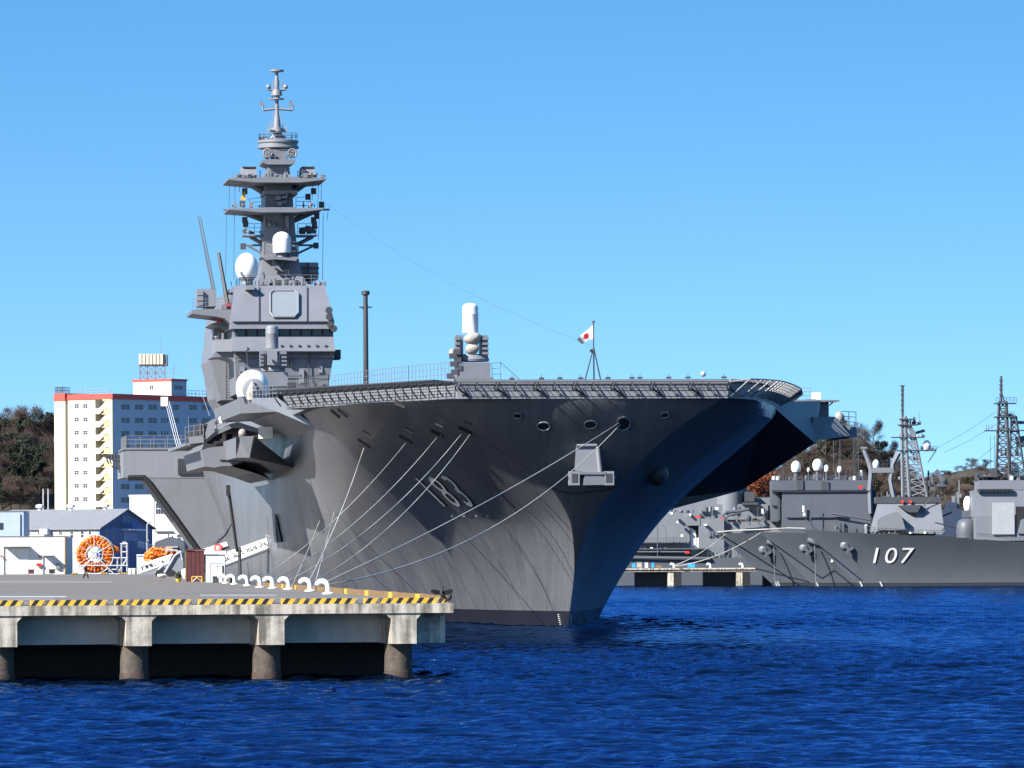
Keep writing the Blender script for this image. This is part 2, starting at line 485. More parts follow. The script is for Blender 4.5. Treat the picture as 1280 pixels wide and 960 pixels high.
    L(dent, bp.inputs['Height']); L(bp.outputs['Normal'], b.inputs['Normal'])
    return m
M['hull'] = hull_material()

ship = thing('aircraft_carrier', 'huge grey flat-topped aircraft carrier moored bow-on beside the concrete pier', 'warship', tuple(S(120, 0, 0)))
G = 'grey'
mb = MB(); uv = []
nz, nc = HG.shape[:2]
for side in (1, -1):
    base = len(mb.v)
    for i in range(nz):
        for j in range(nc):
            a, b, z = HG[i, j]
            mb.v.append(tuple(S(a, b if side > 0 else -float(port_b(a, b)), z))); uv.append((HU[i, j, 0] + (0 if side > 0 else 3.1), z))
    for i in range(nz - 1):
        for j in range(nc - 1):
            mb.f.append((base+i*nc+j, base+i*nc+j+1, base+(i+1)*nc+j+1, base+(i+1)*nc+j))
n0 = nz * nc
for i in range(nz - 1):               # transom
    mb.f.append((i*nc+nc-1, n0+i*nc+nc-1, n0+(i+1)*nc+nc-1, (i+1)*nc+nc-1))
hull = mb.build('hull', M['hull'], ship, smooth=40, uv=uv)
l2 = hull.data.uv_layers.new(name='seams')
for lp_ in hull.data.loops:
    q_ = hull.data.vertices[lp_.vertex_index].co + ORG[hull]; a_, b_, z_ = SB(q_); l2.data[lp_.index].uv = (a_, z_)
# weld the stem seam
bm = bmesh.new(); bm.from_mesh(hull.data); bmesh.ops.remove_doubles(bm, verts=bm.verts, dist=0.002)
bmesh.ops.recalc_face_normals(bm, faces=bm.faces); bm.to_mesh(hull.data); bm.free()
hull.data.shade_smooth(); hull.data.set_sharp_from_angle(angle=R(28))

# flight deck: outline (a, b starboard +), with the deck edge band below it
def deck_outline():
    st = [(0, 9.1), (12, 14.0), (24, 18.7), (26, 18.7), (27.5, 17.3), (46, 17.0), (60, 16.2), (88, 16.2), (98, 18.4), (130, 18.4), (170, 16.4), (226, 14.1), (232, 14.1), (232.02, 20.6), (246, 20.6)]
    po = [(a, -b) for a, b in PORT_EDGE]
    return st, po
st, po = deck_outline()
ring = [(a, b) for a, b in st] + [(a, b) for a, b in reversed(po)]
mb = MB()
top = [S(a, b, Z_DECK) for a, b in ring]; bot = [S(a, b * 0.985, ZTOP - 0.02) for a, b in ring]
mb.loft(bot, top)
deck = mb.build('flight_deck', M['greyl'], ship)
mb = MB(); mb.prism([S(a + 0.4, b * 0.97, Z_DECK + 0.004) for a, b in ring], UZ * 0.05)
mb.build('deck_coating', M['deck'], deck)
# coaming lip around the deck
mb = MB()
pts = [S(a - 0.05, b * 1.004, Z_DECK - 0.06) for a, b in ring]
mb.path(pts, 0.12, 6)
mb.build('edge_lip', M['mesh'], deck)
# aft gallery: the vertical wall under the after deck edge on the starboard side
mb = MB()
fr_ = [SP(x, y, 232) for x, y in ((154, 564.5), (345, 561), (345, 598), (154, 597))]
mb.prism(fr_, UA * 13.6); mb.build('gallery_wall', M['greyl'], ship)
mb = MB(); mb.prism([SP(x, y, 232.05) for x, y in ((182, 597), (345, 598), (345, 722), (272, 722), (250, 691))], UA * 13.4)
mb.build('stern_bulge', M['grey'], ship)
mb = MB()
# louvred intake on the starboard gallery wall and overhang of the stern
for k in range(9):
    mb.box(SP(223.5 + k * 3.3, 583, 231.9), (0.22, 0.3, 1.6), ax=UB, ay=UA)
mb.build('louvre_panel', M['greyd'], ship)

# safety nets: steel frames folding out from the deck edge, with a bracket under each joint
def net(pts, out, drop, style, nseg=4, rows=5, name='safety_net'):
    """pts: deck edge points; out: outward metres; drop: how far the outer edge stands below"""
    mb = MB(); n = len(pts); P = [Vector(p) for p in pts]
    O = []; OUT = []
    for i, p in enumerate(P):
        t = (P[min(i+1, n-1)] - P[max(i-1, 0)]).normalized(); o = t.cross(UZ).normalized()
        if o.dot(p - S(60, 0, 0)) < 0: o = -o
        O.append(p + o * out - UZ * drop); OUT.append(o)
    for r in range(rows + 1):
        f = r / rows
        mb.path([p.lerp(q, f) for p, q in zip(P, O)], 0.05 if r in (0, rows) else 0.022, 4)
    for i in range(n - 1):
        for k in range(nseg):
            f = k / nseg
            mb.tube(P[i].lerp(P[i+1], f), O[i].lerp(O[i+1], f), 0.02 if k else 0.05, 4)
    o_ = mb.build(name, M['mesh'] if style == 'port' else M['greyd'], ship)
    for i, (p, q) in enumerate(zip(P, O)):
        b = MB(); o = OUT[i]; lat = UB * -1
        if style == 'front':
            b.path([p - UZ * .05 + o * .1, p - UZ * .28 + o * .42 - lat * .12, p - UZ * .42 + o * .2 - lat * .16, p - UZ * .62 + o * .1], .045, 5)
            if i % 2 == 0:
                b.path([p - UZ * .05 + o * .1 + lat * .22, p - UZ * .28 + o * .42 + lat * .10, p - UZ * .42 + o * .2 + lat * .06], .045, 5)
                b.tube(p - UZ * .42 + o * .12 + lat * .08, p - UZ * 1.02 + o * .06 + lat * .85, .05, 5)
            b.tube(p - UZ * .42 + o * .1, p - UZ * 1.0 + o * .05 + lat * .65, .03, 5)
            b.build('net_bracket', M['black'], o_)
        elif style == 'side':
            b.path([p - UZ * .08 + o * .1, p - UZ * .25 + o * .55, p - UZ * .45 + o * .45, p - UZ * .62 + o * .32, p - UZ * .95 + o * .05], .05, 5)
            b.build('net_bracket', M['black'], o_)
        else:
            b.tube(p - UZ * .95, q, .06, 5); b.tube(p, q, .05, 5); b.build('net_bracket', M['greyl'], o_)
    return o_
edge = lambda a, b, z=Z_DECK - 0.12: S(a, b, z)
def run(pts, n):
    L_ = [0]
    for p, q in zip(pts[:-1], pts[1:]): L_.append(L_[-1] + math.hypot(q[0]-p[0], q[1]-p[1]))
    d = np.linspace(0, L_[-1], n); return [(float(np.interp(x, L_, [p[0] for p in pts])), float(np.interp(x, L_, [p[1] for p in pts]))) for x in d]
net([edge(-0.15, b) for b in np.linspace(9.0, -9.0, 15)], 0.6, 0.42, 'front', nseg=3, rows=3)
net([edge(a, b) for a, b in run([(0, 9.3), (12, 14.2), (24, 18.9)], 22)], 1.45, -0.12, 'side', nseg=3, rows=5)
net([edge(a, b) for a, b in run([(a, -b - .1) for a, b in PORT_EDGE[:7]], 26)], 1.5, -0.15, 'port', nseg=2, rows=5)
# ---------------------------------------------------------------- water: a choppy displaced sheet over the basin, flat beyond
def water_material():
    m = bpy.data.materials.new('harbour water'); m.use_nodes = True
    n = m.node_tree; L = n.links.new; n.nodes.clear()
    out = n.nodes.new('ShaderNodeOutputMaterial')
    g = n.nodes.new('ShaderNodeNewGeometry')
    def nvec(scale, sc, detail, rough, k):     # noise tilts the facets directly, so the sea stays rough far out too
        mp = n.nodes.new('ShaderNodeMapping'); mp.inputs['Scale'].default_value = sc
        mp.inputs['Rotation'].default_value = (0, 0, 0.25)
        L(g.outputs['Position'], mp.inputs['Vector'])
        z = n.nodes.new('ShaderNodeTexNoise'); z.inputs['Scale'].default_value = scale
        z.inputs['Detail'].default_value = detail; z.inputs['Roughness'].default_value = rough
        L(mp.outputs['Vector'], z.inputs['Vector'])
        s = n.nodes.new('ShaderNodeVectorMath'); s.operation = 'SUBTRACT'; s.inputs[1].default_value = (.5, .5, .5); L(z.outputs['Color'], s.inputs[0])
        q = n.nodes.new('ShaderNodeVectorMath'); q.operation = 'MULTIPLY'; q.inputs[1].default_value = (k, k, 0); L(s.outputs[0], q.inputs[0])
        return q.outputs[0]
    def add(p, q):
        s = n.nodes.new('ShaderNodeVectorMath'); s.operation = 'ADD'; L(p, s.inputs[0]); L(q, s.inputs[1]); return s.outputs[0]
    v = add(add(nvec(1.1, (.5, 1, 1), 4, .6, .55), nvec(4.0, (.6, 1, 1), 3, .6, .7)), g.outputs['Normal'])
    nm = n.nodes.new('ShaderNodeVectorMath'); nm.operation = 'NORMALIZE'; L(v, nm.inputs[0])
    fr = n.nodes.new('ShaderNodeFresnel'); fr.inputs['IOR'].default_value = 1.33; L(nm.outputs[0], fr.inputs['Normal'])
    df = n.nodes.new('ShaderNodeBsdfDiffuse'); df.inputs['Color'].default_value = (0.0008, 0.0035, 0.011, 1); L(nm.outputs[0], df.inputs['Normal'])
    gl = n.nodes.new('ShaderNodeBsdfGlossy'); gl.inputs['Color'].default_value = (0.165, 0.335, 0.72, 1); gl.inputs['Roughness'].default_value = 0.07; L(nm.outputs[0], gl.inputs['Normal'])
    mx = n.nodes.new('ShaderNodeMixShader'); L(fr.outputs[0], mx.inputs[0]); L(df.outputs[0], mx.inputs[1]); L(gl.outputs[0], mx.inputs[2])
    L(mx.outputs[0], out.inputs['Surface'])
    return m
M['water'] = water_material()
RMS = 0.37
def build_water():
    y0, y1, nr, nc_ = 100.0, 1060.0, 1700, 580
    ys = y0 * (y1 / y0) ** (np.arange(nr + 1) / nr)
    th = np.linspace(-0.19, 0.19, nc_ + 1)
    Y = np.repeat(ys[:, None], nc_ + 1, 1); X = Y * th[None, :]
    dy = (Y * math.log(y1 / y0) / nr)
    r = np.random.RandomState(5); Z = np.zeros_like(X); N = 84
    for k in range(N):
        lam = 10 ** r.uniform(math.log10(0.45), math.log10(3.6)); t = r.normal(1.25, 0.65)
        kk = 2 * math.pi / lam; kx, ky = kk * math.cos(t), kk * math.sin(t)
        a = math.sqrt(2 / N) * RMS / kk; ph = r.uniform(0, 6.28)
        q = kx * X + ky * Y + ph
        w = np.clip(lam / (2.6 * dy) - .5, 0, 1) * (0.65 + 0.35 * np.sin(kx * .09 * X - ky * .07 * Y + ph * 1.7))
        Z += a * w * (np.sin(q) + .22 * np.cos(2 * q))
    edge = np.minimum(np.minimum((th + .19) / .012, (.19 - th) / .012)[None, :], np.minimum((Y - y0) / 6, (y1 - Y) / 60)).clip(0, 1)
    patch = 0.78 + 0.3 * np.sin(X * .051 + 1) * np.sin(Y * .031 + X * .012)
    lee = 1 - .72 * np.exp(-((X - 6) / 17) ** 2 - ((Y - 352) / 42) ** 2)      # sheltered water under the bow
    Z *= edge * patch * lee
    v = np.stack([X, Y, Z], -1).reshape(-1, 3); m = nc_ + 1
    i = np.arange(nr)[:, None] * m + np.arange(nc_)[None, :]
    f = np.stack([i, i + 1, i + m + 1, i + m], -1).reshape(-1, 4)
    c = [(y0 * th[0], y0), (y0 * th[-1], y0), (y1 * th[-1], y1), (y1 * th[0], y1)]
    ex = [(-6000, -200), (6000, -200), (6000, 9000), (-6000, 9000)]
    n = len(v); v = np.concatenate([v, np.array([(x, y, 0) for x, y in ex + c])])
    f = np.concatenate([f, np.array([(n, n+1, n+5, n+4), (n+1, n+2, n+6, n+5), (n+2, n+3, n+7, n+6), (n+3, n, n+4, n+7)])])
    me = bpy.data.meshes.new('water')
    me.vertices.add(len(v)); me.vertices.foreach_set('co', v.astype(np.float32).ravel())
    me.loops.add(f.size); me.loops.foreach_set('vertex_index', f.astype(np.int32).ravel())
    me.polygons.add(len(f)); me.polygons.foreach_set('loop_start', np.arange(0, f.size, 4, dtype=np.int32))
    me.update(calc_edges=True); me.shade_smooth(); me.materials.append(M['water'])
    o = bpy.data.objects.new('water', me); COL.objects.link(o); struct(o)
build_water()
# ---------------------------------------------------------------- the carrier: island, mast, guns, sponsons, bow fittings
def pb(mb, x0, y0, x1, y1, a, dep, back=0.0, shrink=0.0):
    """block whose front fills the pixel box in the cross plane a, reaching dep metres aft"""
    a0, b0, z0 = SB(SP(x0, y1, a)); _, b1, z1 = SB(SP(x1, y0, a))
    bm0, bm1 = b0 - shrink * (b0 - b1) / 2, b1 + shrink * (b0 - b1) / 2
    mb.hexa([S(a, b0, z0), S(a, b1, z0), S(a+dep, b1, z0), S(a+dep, b0, z0),
             S(a+back, bm0, z1), S(a+back, bm1, z1), S(a+dep, bm1, z1), S(a+dep, bm0, z1)])
def pp(mb, poly, a, dep):             # polygon in pixels (optionally with its own a per point) pulled aft
    pts = [SP(p[0], p[1], p[2] if len(p) > 2 else a) for p in poly]
    mb.prism(pts, UA * dep)
def box_part(name, x0, y0, x1, y1, a, dep, m=None, par=None, back=0.0, shrink=0.0):
    mb = MB(); pb(mb, x0, y0, x1, y1, a, dep, back, shrink)
    return mb.build(name, m or M['grey'], par or ship)
def poly_part(name, poly, a, dep, m=None, par=None):
    mb = MB(); pp(mb, poly, a, dep)
    return mb.build(name, m or M['grey'], par or ship)
def rail(mb, pts, h=1.05, every=1.5, r=0.025, n=3):
    pts = [Vector(p) for p in pts]
    for k in range(1, n + 1):
        mb.path([p + UZ * h * k / n for p in pts], r, 4)
    for p, q in zip(pts[:-1], pts[1:]):
        m = max(1, int(round((q - p).length / every)))
        for i in range(m + 1):
            c = p.lerp(q, i / m); mb.tube(c, c + UZ * h, r * 1.2, 4)
def rail_part(pts, par=None, h=1.05, every=1.5, r=0.028):
    mb = MB(); rail(mb, pts, h, every, r); return mb.build('railing', M['mesh'], par or ship)
def dome(name, x, y0, y1, r_px, a, m=None, par=None, foot=0.0, squash=False):
    """radome: barrel with a round top; y0 top, y1 bottom in pixels"""
    t = SP(x, y0, a); b = SP(x, y1, a); h = (t - b).length; r = (SP(x + r_px, y0, a) - t).length
    mb = MB()
    prof = [(r*0.72, 0), (r*0.9, h*0.12), (r, h*0.42)] if squash else [(r*0.97, 0), (r, h*0.05), (r, h - r*0.9)]
    top0 = h*0.42 if squash else h - r*0.9
    for k in range(1, 9):
        q = k / 8 * math.pi / 2
        prof.append((r * math.cos(q), top0 + (h - top0) * math.sin(q)))
    mb.lathe(prof, b, 24)
    o = mb.build(name, m or M['white'], par or ship, smooth=35)
    if foot > 0:
        f = MB(); f.lathe([(r*0.55, -foot), (r*0.5, -foot*0.5), (r*0.75, 0)], b, 16); f.build('pedestal', M['grey'], o, smooth=30)
    return o

# ---- island
IA = 106.0
isl = MB()
def slab(y_top, xl_t, xr_t, a_t, y_bot, xl_b, xr_b, a_b, aft):
    isl_pts = []
    for (x, y, a) in ((xl_b, y_bot, a_b), (xr_b, y_bot, a_b)): isl_pts.append(SP(x, y, a))
    bk = [SP(xr_b, y_bot, a_b), SP(xl_b, y_bot, a_b)]
    tp = [SP(xl_t, y_top, a_t), SP(xr_t, y_top, a_t)]
    sh = lambda p, a: S(a, SB(p)[1], SB(p)[2])
    isl.hexa([isl_pts[0], isl_pts[1], sh(isl_pts[1], aft), sh(isl_pts[0], aft),
              tp[0], tp[1], sh(tp[1], aft), sh(tp[0], aft)])
slab(357, 293, 406, 109, 402, 289, 418, 106, 146)
slab(402, 289, 418, 106.02, 411, 289, 417, 105.9, 146)
slab(411, 292, 416, 106.9, 421, 292, 416, 106.9, 145)
slab(421, 291, 417, 106.1, 439, 290, 419, 105.4, 146)
slab(439, 293, 418, 106, 492, 296, 409, 106.6, 146)
island = isl.build('island', M['grey'], ship)
# bridge windows: one glass in its frame each
for k in range(9):
    x0 = 296 + k * 13.6 if k else 295
    x1 = x0 + 10.8
    mb = MB(); pb(mb, x0 - 0.9, 411.3, x1 + 0.9, 421, 106.55, 0.4)
    fr = mb.build('bridge_window', M['greyd'], island)
    mb = MB(); pb(mb, x0, 412.2, x1, 419.8, 106.5, 0.2); mb.build('pane', M['glass'], fr)
mb = MB()
pb(mb, 290, 438.6, 419, 440, 105.2, 0.4); pb(mb, 291, 401.5, 418, 402.6, 105.8, 0.4)
for k in range(16): pb(mb, 296 + k*7.6, 441.5 - 3, 296.8 + k*7.6, 444, 105.7, 0.2)
mb.build('trim_rail', M['greyd'], island)
# flat radar array on the sloping front
def on_front(x, y): return SP(x, y, 106 + 3 * (402 - y) / 45 - 0.25)
oc = [(342,363),(368,363),(372.5,367),(372.5,391),(368,396),(342,396),(338,391),(338,367)]
mb = MB(); mb.prism([on_front(*p) for p in oc], UA * 0.6)
ra = mb.build('radar_array', mat('radar array cover', (0.20, 0.225, 0.25), 0.45, 0.05, 0.6), ship)
mb = MB(); ocp = [on_front(*p) - UA * 0.05 for p in oc]; mb.path(ocp + [ocp[0]], 0.10, 5); mb.build('array_frame', M['greyl'], ra)
# ventilation boxes, lamps and pipes on the front
mb = MB()
pb(mb, 307, 357, 318, 362, 107.6, 1.2); mb.build('equipment_box', M['greyl'], island)
mb = MB(); pb(mb, 325, 349, 335, 356, 111, 2.0); mb.build('equipment_box', M['greyl'], island)
for (x, y) in ((411, 388), (411.5, 396), (413, 406), (417, 411)):
    mb = MB(); c = SP(x, y, 105.9); mb.lathe([(0.22, -0.3), (0.3, 0.1), (0.3, 0.35)], c, 10, ax=-UA); mb.tube(c, c + UA * 1.2, 0.08)
    mb.build('searchlight', M['greyd'], island)
mb = MB()
for (x, y) in ((352, 444), (309, 437)): 
    c = SP(x, y, 105.6); mb.tube(c, c + UA * 1.2, 0.12); mb.ball(c, 0.22, 8)
mb.tube(SP(308, 437, 105.3), SP(313, 499, 104), 0.03, 4)
mb.path([SP(363, 449, 105.9), SP(362, 455, 105.9), SP(364, 457, 105.9), SP(365, 450, 105.9)], 0.06, 5)
mb.build('fittings', M['greyd'], island)
mb = MB(); pb(mb, 350.5, 441, 355, 449, 105.5, 0.6); mb.build('signal_lamp', M['white'], island)
# right-hand bracket lights on the island edge
mb = MB(); pb(mb, 418, 437, 426, 449, 109, 0.8); pb(mb, 416, 447, 424, 450, 109, 0.6); mb.build('camera_bracket', M['greyd'], island)
# left of the island: bridge wing, brackets and the tower with ladders behind
box_part('bridge_wing', 270, 424, 299, 439.5, 107, 7, M['greyl'], back=0.3)
poly_part('wing_bracket', [(264,447),(270,439.5),(299,439.5),(299,470),(295,456),(289,449),(278,446)], 107.4, 6.5)
poly_part('side_tower', [(268,410),(297,405),(297,500),(276,500),(268,470),(263,450)], 116, 14)
poly_part('side_tower', [(261,452),(276,448),(286,500),(276,512),(268,498)], 122, 10)
mb = MB()
for x in (283, 292):
    mb.tube(SP(x, 452, 115), SP(x, 500, 115), 0.05, 5)
for k in range(14): mb.tube(SP(283, 453 + 3.4*k, 115), SP(292, 453 + 3.4*k, 115), 0.035, 4)
mb.build('ladder', M['greyd'], ship)
poly_part('launcher_platform', [(239.5,388),(246,386.5),(270,386),(291,387),(291,414),(287,404),(281,398),(270,395.5),(255,394),(240,392)], 108, 8)
poly_part('wing_platform', [(263,405),(274,401.5),(284,402),(290,404),(290,419),(286,412),(280,408.5),(270,407.5)], 111, 8)
lp = box_part('decoy_launcher', 247, 361, 270.5, 383, 109, 3.2, M['greyl'])
mb = MB()
for i in range(3): pb(mb, 246, 363.5 + i*6.8, 254, 369 + i*6.8, 108.7, 0.4)
pb(mb, 255, 382.5, 268, 387, 109.5, 2); mb.build('launch_tubes', M['greyl'], lp)
mb = MB(); mb.tube(SP(247.5, 270, 112), SP(265, 361, 110), 0.045, 5, 0.08)
mb.build('whip_antenna', M['greyd'], ship)
mb = MB(); mb.tube(SP(250.5, 271, 113), SP(268, 361, 111), 0.045, 5, 0.08)
mb.build('whip_antenna', M['greyd'], ship)
mb = MB(); mb.path([SP(273.3, 316, 110), SP(284.5, 380, 109)], 0.3, 6, rs=[0.14, 0.2]); 
fw = mb.build('folding_mast', M['greyd'], ship)
mb = MB(); pb(mb, 281.5, 379.5, 288, 386, 108.8, 1.0); mb.build('mast_foot', M['red'], fw)
mb = MB(); pb(mb, 270, 399, 277, 401.5, 110.5, 0.5); mb.build('lifebuoy', M['red'], ship)
dome('satellite_radome', 308.5, 316, 347, 14.5, 112, squash=True, foot=0.6)
mb = MB()
for k in range(12):
    x = 289 + k * 10; mb.tube(SP(x, 357, 110 + (k % 3)), SP(x, 352 - (k*7 % 4), 110 + (k % 3)), 0.045, 4)
pb(mb, 346, 350, 352, 356, 110, .6); pb(mb, 356, 349, 361, 356, 110.5, .6); pb(mb, 372, 352, 376, 356, 110.5, .6)
mb.tube(SP(284, 367, 110), SP(293, 367, 110), .1); mb.tube(SP(284, 367, 110), SP(286, 362, 110), .1)
mb.build_each('roof_aerial', M['greyd'], island)

# ---- mast
MA = 120.0
def sec(x0, x1, y, a, dep): 
    p = SP(x0, y, a); q = SP(x1, y, a)
    return [p, q, q + UA * dep, p + UA * dep]
def tower(mb, levels, a):
    for (y0, l0, r0, d0), (y1, l1, r1, d1) in zip(levels[:-1], levels[1:]):
        A = sec(l0, r0, y0, a - d0/2, d0); B = sec(l1, r1, y1, a - d1/2, d1)
        mb.hexa([*A, *B])
mb = MB()
tower(mb, [(357, 322, 386, 8), (345, 325, 378, 7), (318, 329.5, 372, 6), (264, 331.5, 367, 5), (229, 332, 365, 4.4), (221, 334, 363, 4), (205, 335.5, 361.5, 3.6)], MA)
mast = mb.build('mast', M['grey'], ship)
mb = MB(); pp(mb, [(327,321),(374,321),(370,326),(345,324),(333,325)], MA - 4.6, 4); mb.build('radome_platform', M['grey'], mast)
rail_part([SP(328, 320, MA-2), SP(331, 320, MA-4.6), SP(371, 320, MA-4.6), SP(373.5, 320, MA-2)], mast, h=1.2, every=0.9, r=0.022)
dome('satellite_radome', 352.5, 289.5, 316, 11.5, MA - 4.2, foot=0.35)
poly_part('mast_bracket', [(340,325),(343,325),(354,340),(345,335),(341,337)], MA - 4.2, 0.5, par=mast)
rb = box_part('electronic_warfare_box', 375, 328, 398, 349, MA - 2, 3, M['greyl'])
mb = MB(); pb(mb, 374, 334, 399, 336, MA-2.2, .3); pb(mb, 374, 341, 399, 342.5, MA-2.2, .3); pb(mb, 384, 328, 386, 349, MA-2.2, .3); pb(mb, 380, 349, 391, 354, MA-1.5, 2)
mb.build('box_ribs', M['greyd'], rb)
# platforms and yards
def plat(y0, y1, xl, xr, xcl, xcr, a=MA, dep=5, name='mast_platform', drop=3):
    mb = MB()
    pp(mb, [(xl, y0+1.5), (xcl, y0+1.5), (xcl+3, y0), (xcr-3, y0), (xcr, y0+1.5), (xr, y0+1.5), (xr, y1-0.5), (xr-4, y1), (xcr, y1+drop), (xcl, y1+drop), (xl+4, y1), (xl, y1-0.5)], a - dep/2, dep)
    return mb.build(name, M['grey'], mast)
up = plat(221, 225, 285.5, 408, 320, 376, a=MA-1.6, dep=8.0)
lo = plat(259, 262.3, 286, 404, 326, 372, a=MA-1.4, dep=7.2)
plat(292, 295, 304, 330, 330, 331, dep=2.4, drop=0.5); plat(292, 295, 366, 397, 366, 367, dep=2.4, drop=0.5)
mb = MB()
for (x0, y0, x1, y1, w) in ((310,227,331,240,.35),(384,227,365,240,.35),(300,264,333,276,.25),(394,264,367,276,.25),
                            (313,296,331,306,.18),(391,296,371,306,.18),(310,307,328,317,.1),(393,307,372,317,.1)):
    mb.tube(SP(x0, y0, MA), SP(x1, y1, MA), w, 5)
for (x0, x1, y) in ((304, 330, 306.5), (370, 396, 306.5), (279, 300, 262), (394, 412, 262)):
    mb.tube(SP(x0, y, MA), SP(x1, y, MA), 0.09, 5)
mb.build_each('mast_brace', M['grey'], mast)
box_part('mast_collar', 330, 238, 372, 243, MA - 3, 5, M['greyl'], par=mast)
for (x0, x1) in ((302, 321.5), (376.5, 394.5)):
    o = box_part('antenna_box', x0, 208, x1, 220.5, MA - 2, 3, M['greyl'], back=0.5, shrink=0.12)
    mb = MB(); pb(mb, x0 + 1, 208.2, x1 - 1, 209.3, MA - 1.75, .3); pb(mb, x0+1, 218.5, x1-1, 219.5, MA-2.1, .2); mb.build('box_edge', M['greyd'], o)
rail_part([SP(312, 264, MA-2), SP(327, 262, MA-2.3)], mast, every=0.9); rail_part([SP(370, 262, MA-2.3), SP(388, 262, MA-2)], mast, every=0.9)
rail_part([SP(306, 295, MA-1), SP(330, 295, MA-1.2)], mast, every=0.9); rail_part([SP(372, 295, MA-1.2), SP(395, 295, MA-1)], mast, every=0.9)
mb = MB()   # hanging wires, insulators and small aerials
for (x, y0, y1) in ((287, 226, 262), (294, 226, 262), (300, 226, 240), (398, 226, 262), (402, 226, 260), (391, 226, 250), (283, 264, 345), (293, 264, 350), (404, 266, 350), (399, 264, 300), (410, 264, 275)):
    mb.tube(SP(x, y0, MA), SP(x - 0.8, y1, MA), 0.028, 4)
for (x, y) in ((306, 239), (392, 239), (306, 275), (307, 280), (392, 275), (393, 280), (385, 246), (304, 308), (395, 307), (303, 255), (402, 256), (396, 270), (378, 289), (390, 288), (385, 286)):
    mb.box(SP(x, y, MA - 1), (0.45, 0.45, 0.5))
for x in (378, 384, 390): mb.tube(SP(x, 289, MA-1), SP(x, 284, MA-1), .06)
mb.tube(SP(376, 285.5, MA-1), SP(397, 284.5, MA-1), .1)
mb.build_each('mast_aerial', M['greyd'], mast)
mb = MB(); pb(mb, 345, 245, 351, 250, MA-3.4, 1); pb(mb, 352, 245, 359, 248, MA-3.4, 1); pb(mb, 347, 252, 353, 257, MA-3.4, 1); pb(mb, 353, 251, 358, 255, MA-3.2, 1); pb(mb, 357, 270, 361, 300, MA-3.2, .3)
mb.build_each('signal_lamp', M['greyl'], mast)
mb = MB(); q0, q1, q2 = SP(306, 238, MA-2.2), SP(300, 249, MA-2.2), SP(307, 250, MA-2.2); mb.prism([q0, q1, q2], UA*0.03)
mb.build('pennant', M['yellow'], mast)
# cabin with horn antennas, drum and top pole
mb = MB(); pp(mb, [(328,200.5),(334,199),(364,199),(370,200.5),(369,203),(364,205.5),(334,205.5),(329,203)], MA-2.6, 5)
pb(mb, 341, 187, 358, 199.5, MA-1.5, 3); mb.build('antenna_gallery', M['grey'], mast)
rail_part([SP(329, 200, MA-2), SP(334, 200, MA-2.5), SP(364, 200, MA-2.5), SP(369, 200, MA-2)], mast, h=.9, every=.8, r=.02)
for x in (334.5, 365.5):
    c = SP(x, 191.5, MA - 2.2); mb = MB()
    mb.lathe([(0.14, -0.1), (0.28, 0.0), (0.43, 0.14), (0.34, 0.17), (0.12, -0.02)], c, 14, ax=-UA); mb.lathe([(0.36, -1.2), (0.36, 0.1), (0.26, 0.12)], c, 14, ax=-UA)
    mb.build('horn_antenna', M['greyl'], mast, smooth=30)
c = SP(347.7, 187.5, MA); s14 = 1 / 14.6
mb = MB(); mb.lathe([(20*s14, 0), (26*s14, 0.14), (26*s14, 0.28), (24*s14, 0.32), (24*s14, 0.55), (25.6*s14, 0.6), (25.6*s14, 0.78), (18*s14, 0.92), (8*s14, 0.95)], c, 28)
mb.build('navigation_drum', M['greyl'], mast, smooth=30)
mb = MB(); pts = [c + Vector((24*s14*math.cos(t), 24*s14*math.sin(t), 0.9)) for t in np.linspace(0, 2*math.pi, 17)]
rail(mb, pts, 0.5, 0.7, 0.018, 2); mb.build('railing', M['mesh'], mast)
mb = MB()
pts = [(346.5, 174, .9), (346.5, 167, .75), (346.5, 165, .55)]
def pole(mb, prof, x, a):   # (y, r_px)
    base = SP(x, prof[0][0], a)
    mb.lathe([((r * 1.22 if r < 5 else r) / 14.6, SP(x, y, a).z - base.z) for y, r in prof], base, 14)
pole(mb, [(176, 6), (166, 5), (165.5, 8.5), (160, 8), (159.5, 4), (150, 3.2), (145, 2.4), (137, 1.8), (125, 1.9), (124.5, 9.5), (123.2, 9.5), (123, 2.2), (120, 2.5), (119.5, 6.8), (114, 6), (112.5, 4.5), (112, 2.2), (104, 2.6), (97, 1.8), (91, 1.5), (90.5, 3), (89.5, 9), (87.5, 9), (86.8, 5)], 346.3, MA)
for (xl, xr, y) in ((329, 366, 137.5), (335.5, 357, 112)):
    mb.path([SP(xl, y, MA), SP(346, y - (1.5 if y > 120 else -.5), MA), SP(xr, y, MA)], 0.11, 5)
    for x in (xl, xr): mb.tube(SP(x, y, MA), SP(x, y - 6, MA), 0.09, 5)
for x, dx in ((329.5, -5), (365.5, -4)): mb.path([SP(x+.3, 131, MA), SP(x-2, 130, MA), SP(x+dx, 126.5, MA)], 0.13, 5)
for x in (335.5, 357): mb.ball(SP(x, 108.5, MA), 0.22, 8)
for (x, y0, y1) in ((337, 166, 155), (357.5, 166, 157), (340, 164, 148), (353, 160, 148), (341, 110, 100), (352, 110, 99), (334, 163, 157), (359, 164, 159), (341, 147, 140), (351, 147, 142)): mb.tube(SP(x, y0, MA), SP(x, y1, MA), .06, 4)
mb.path([SP(334, 137.5, MA), SP(340, 134.5, MA), SP(352, 134.5, MA), SP(359, 137.5, MA)], .06, 4)
mb.tube(SP(338, 174, MA), SP(345, 166, MA), .12); mb.tube(SP(357, 174, MA), SP(349, 166, MA), .14)
mb.build('topmast', M['greyl'], mast, smooth=30)
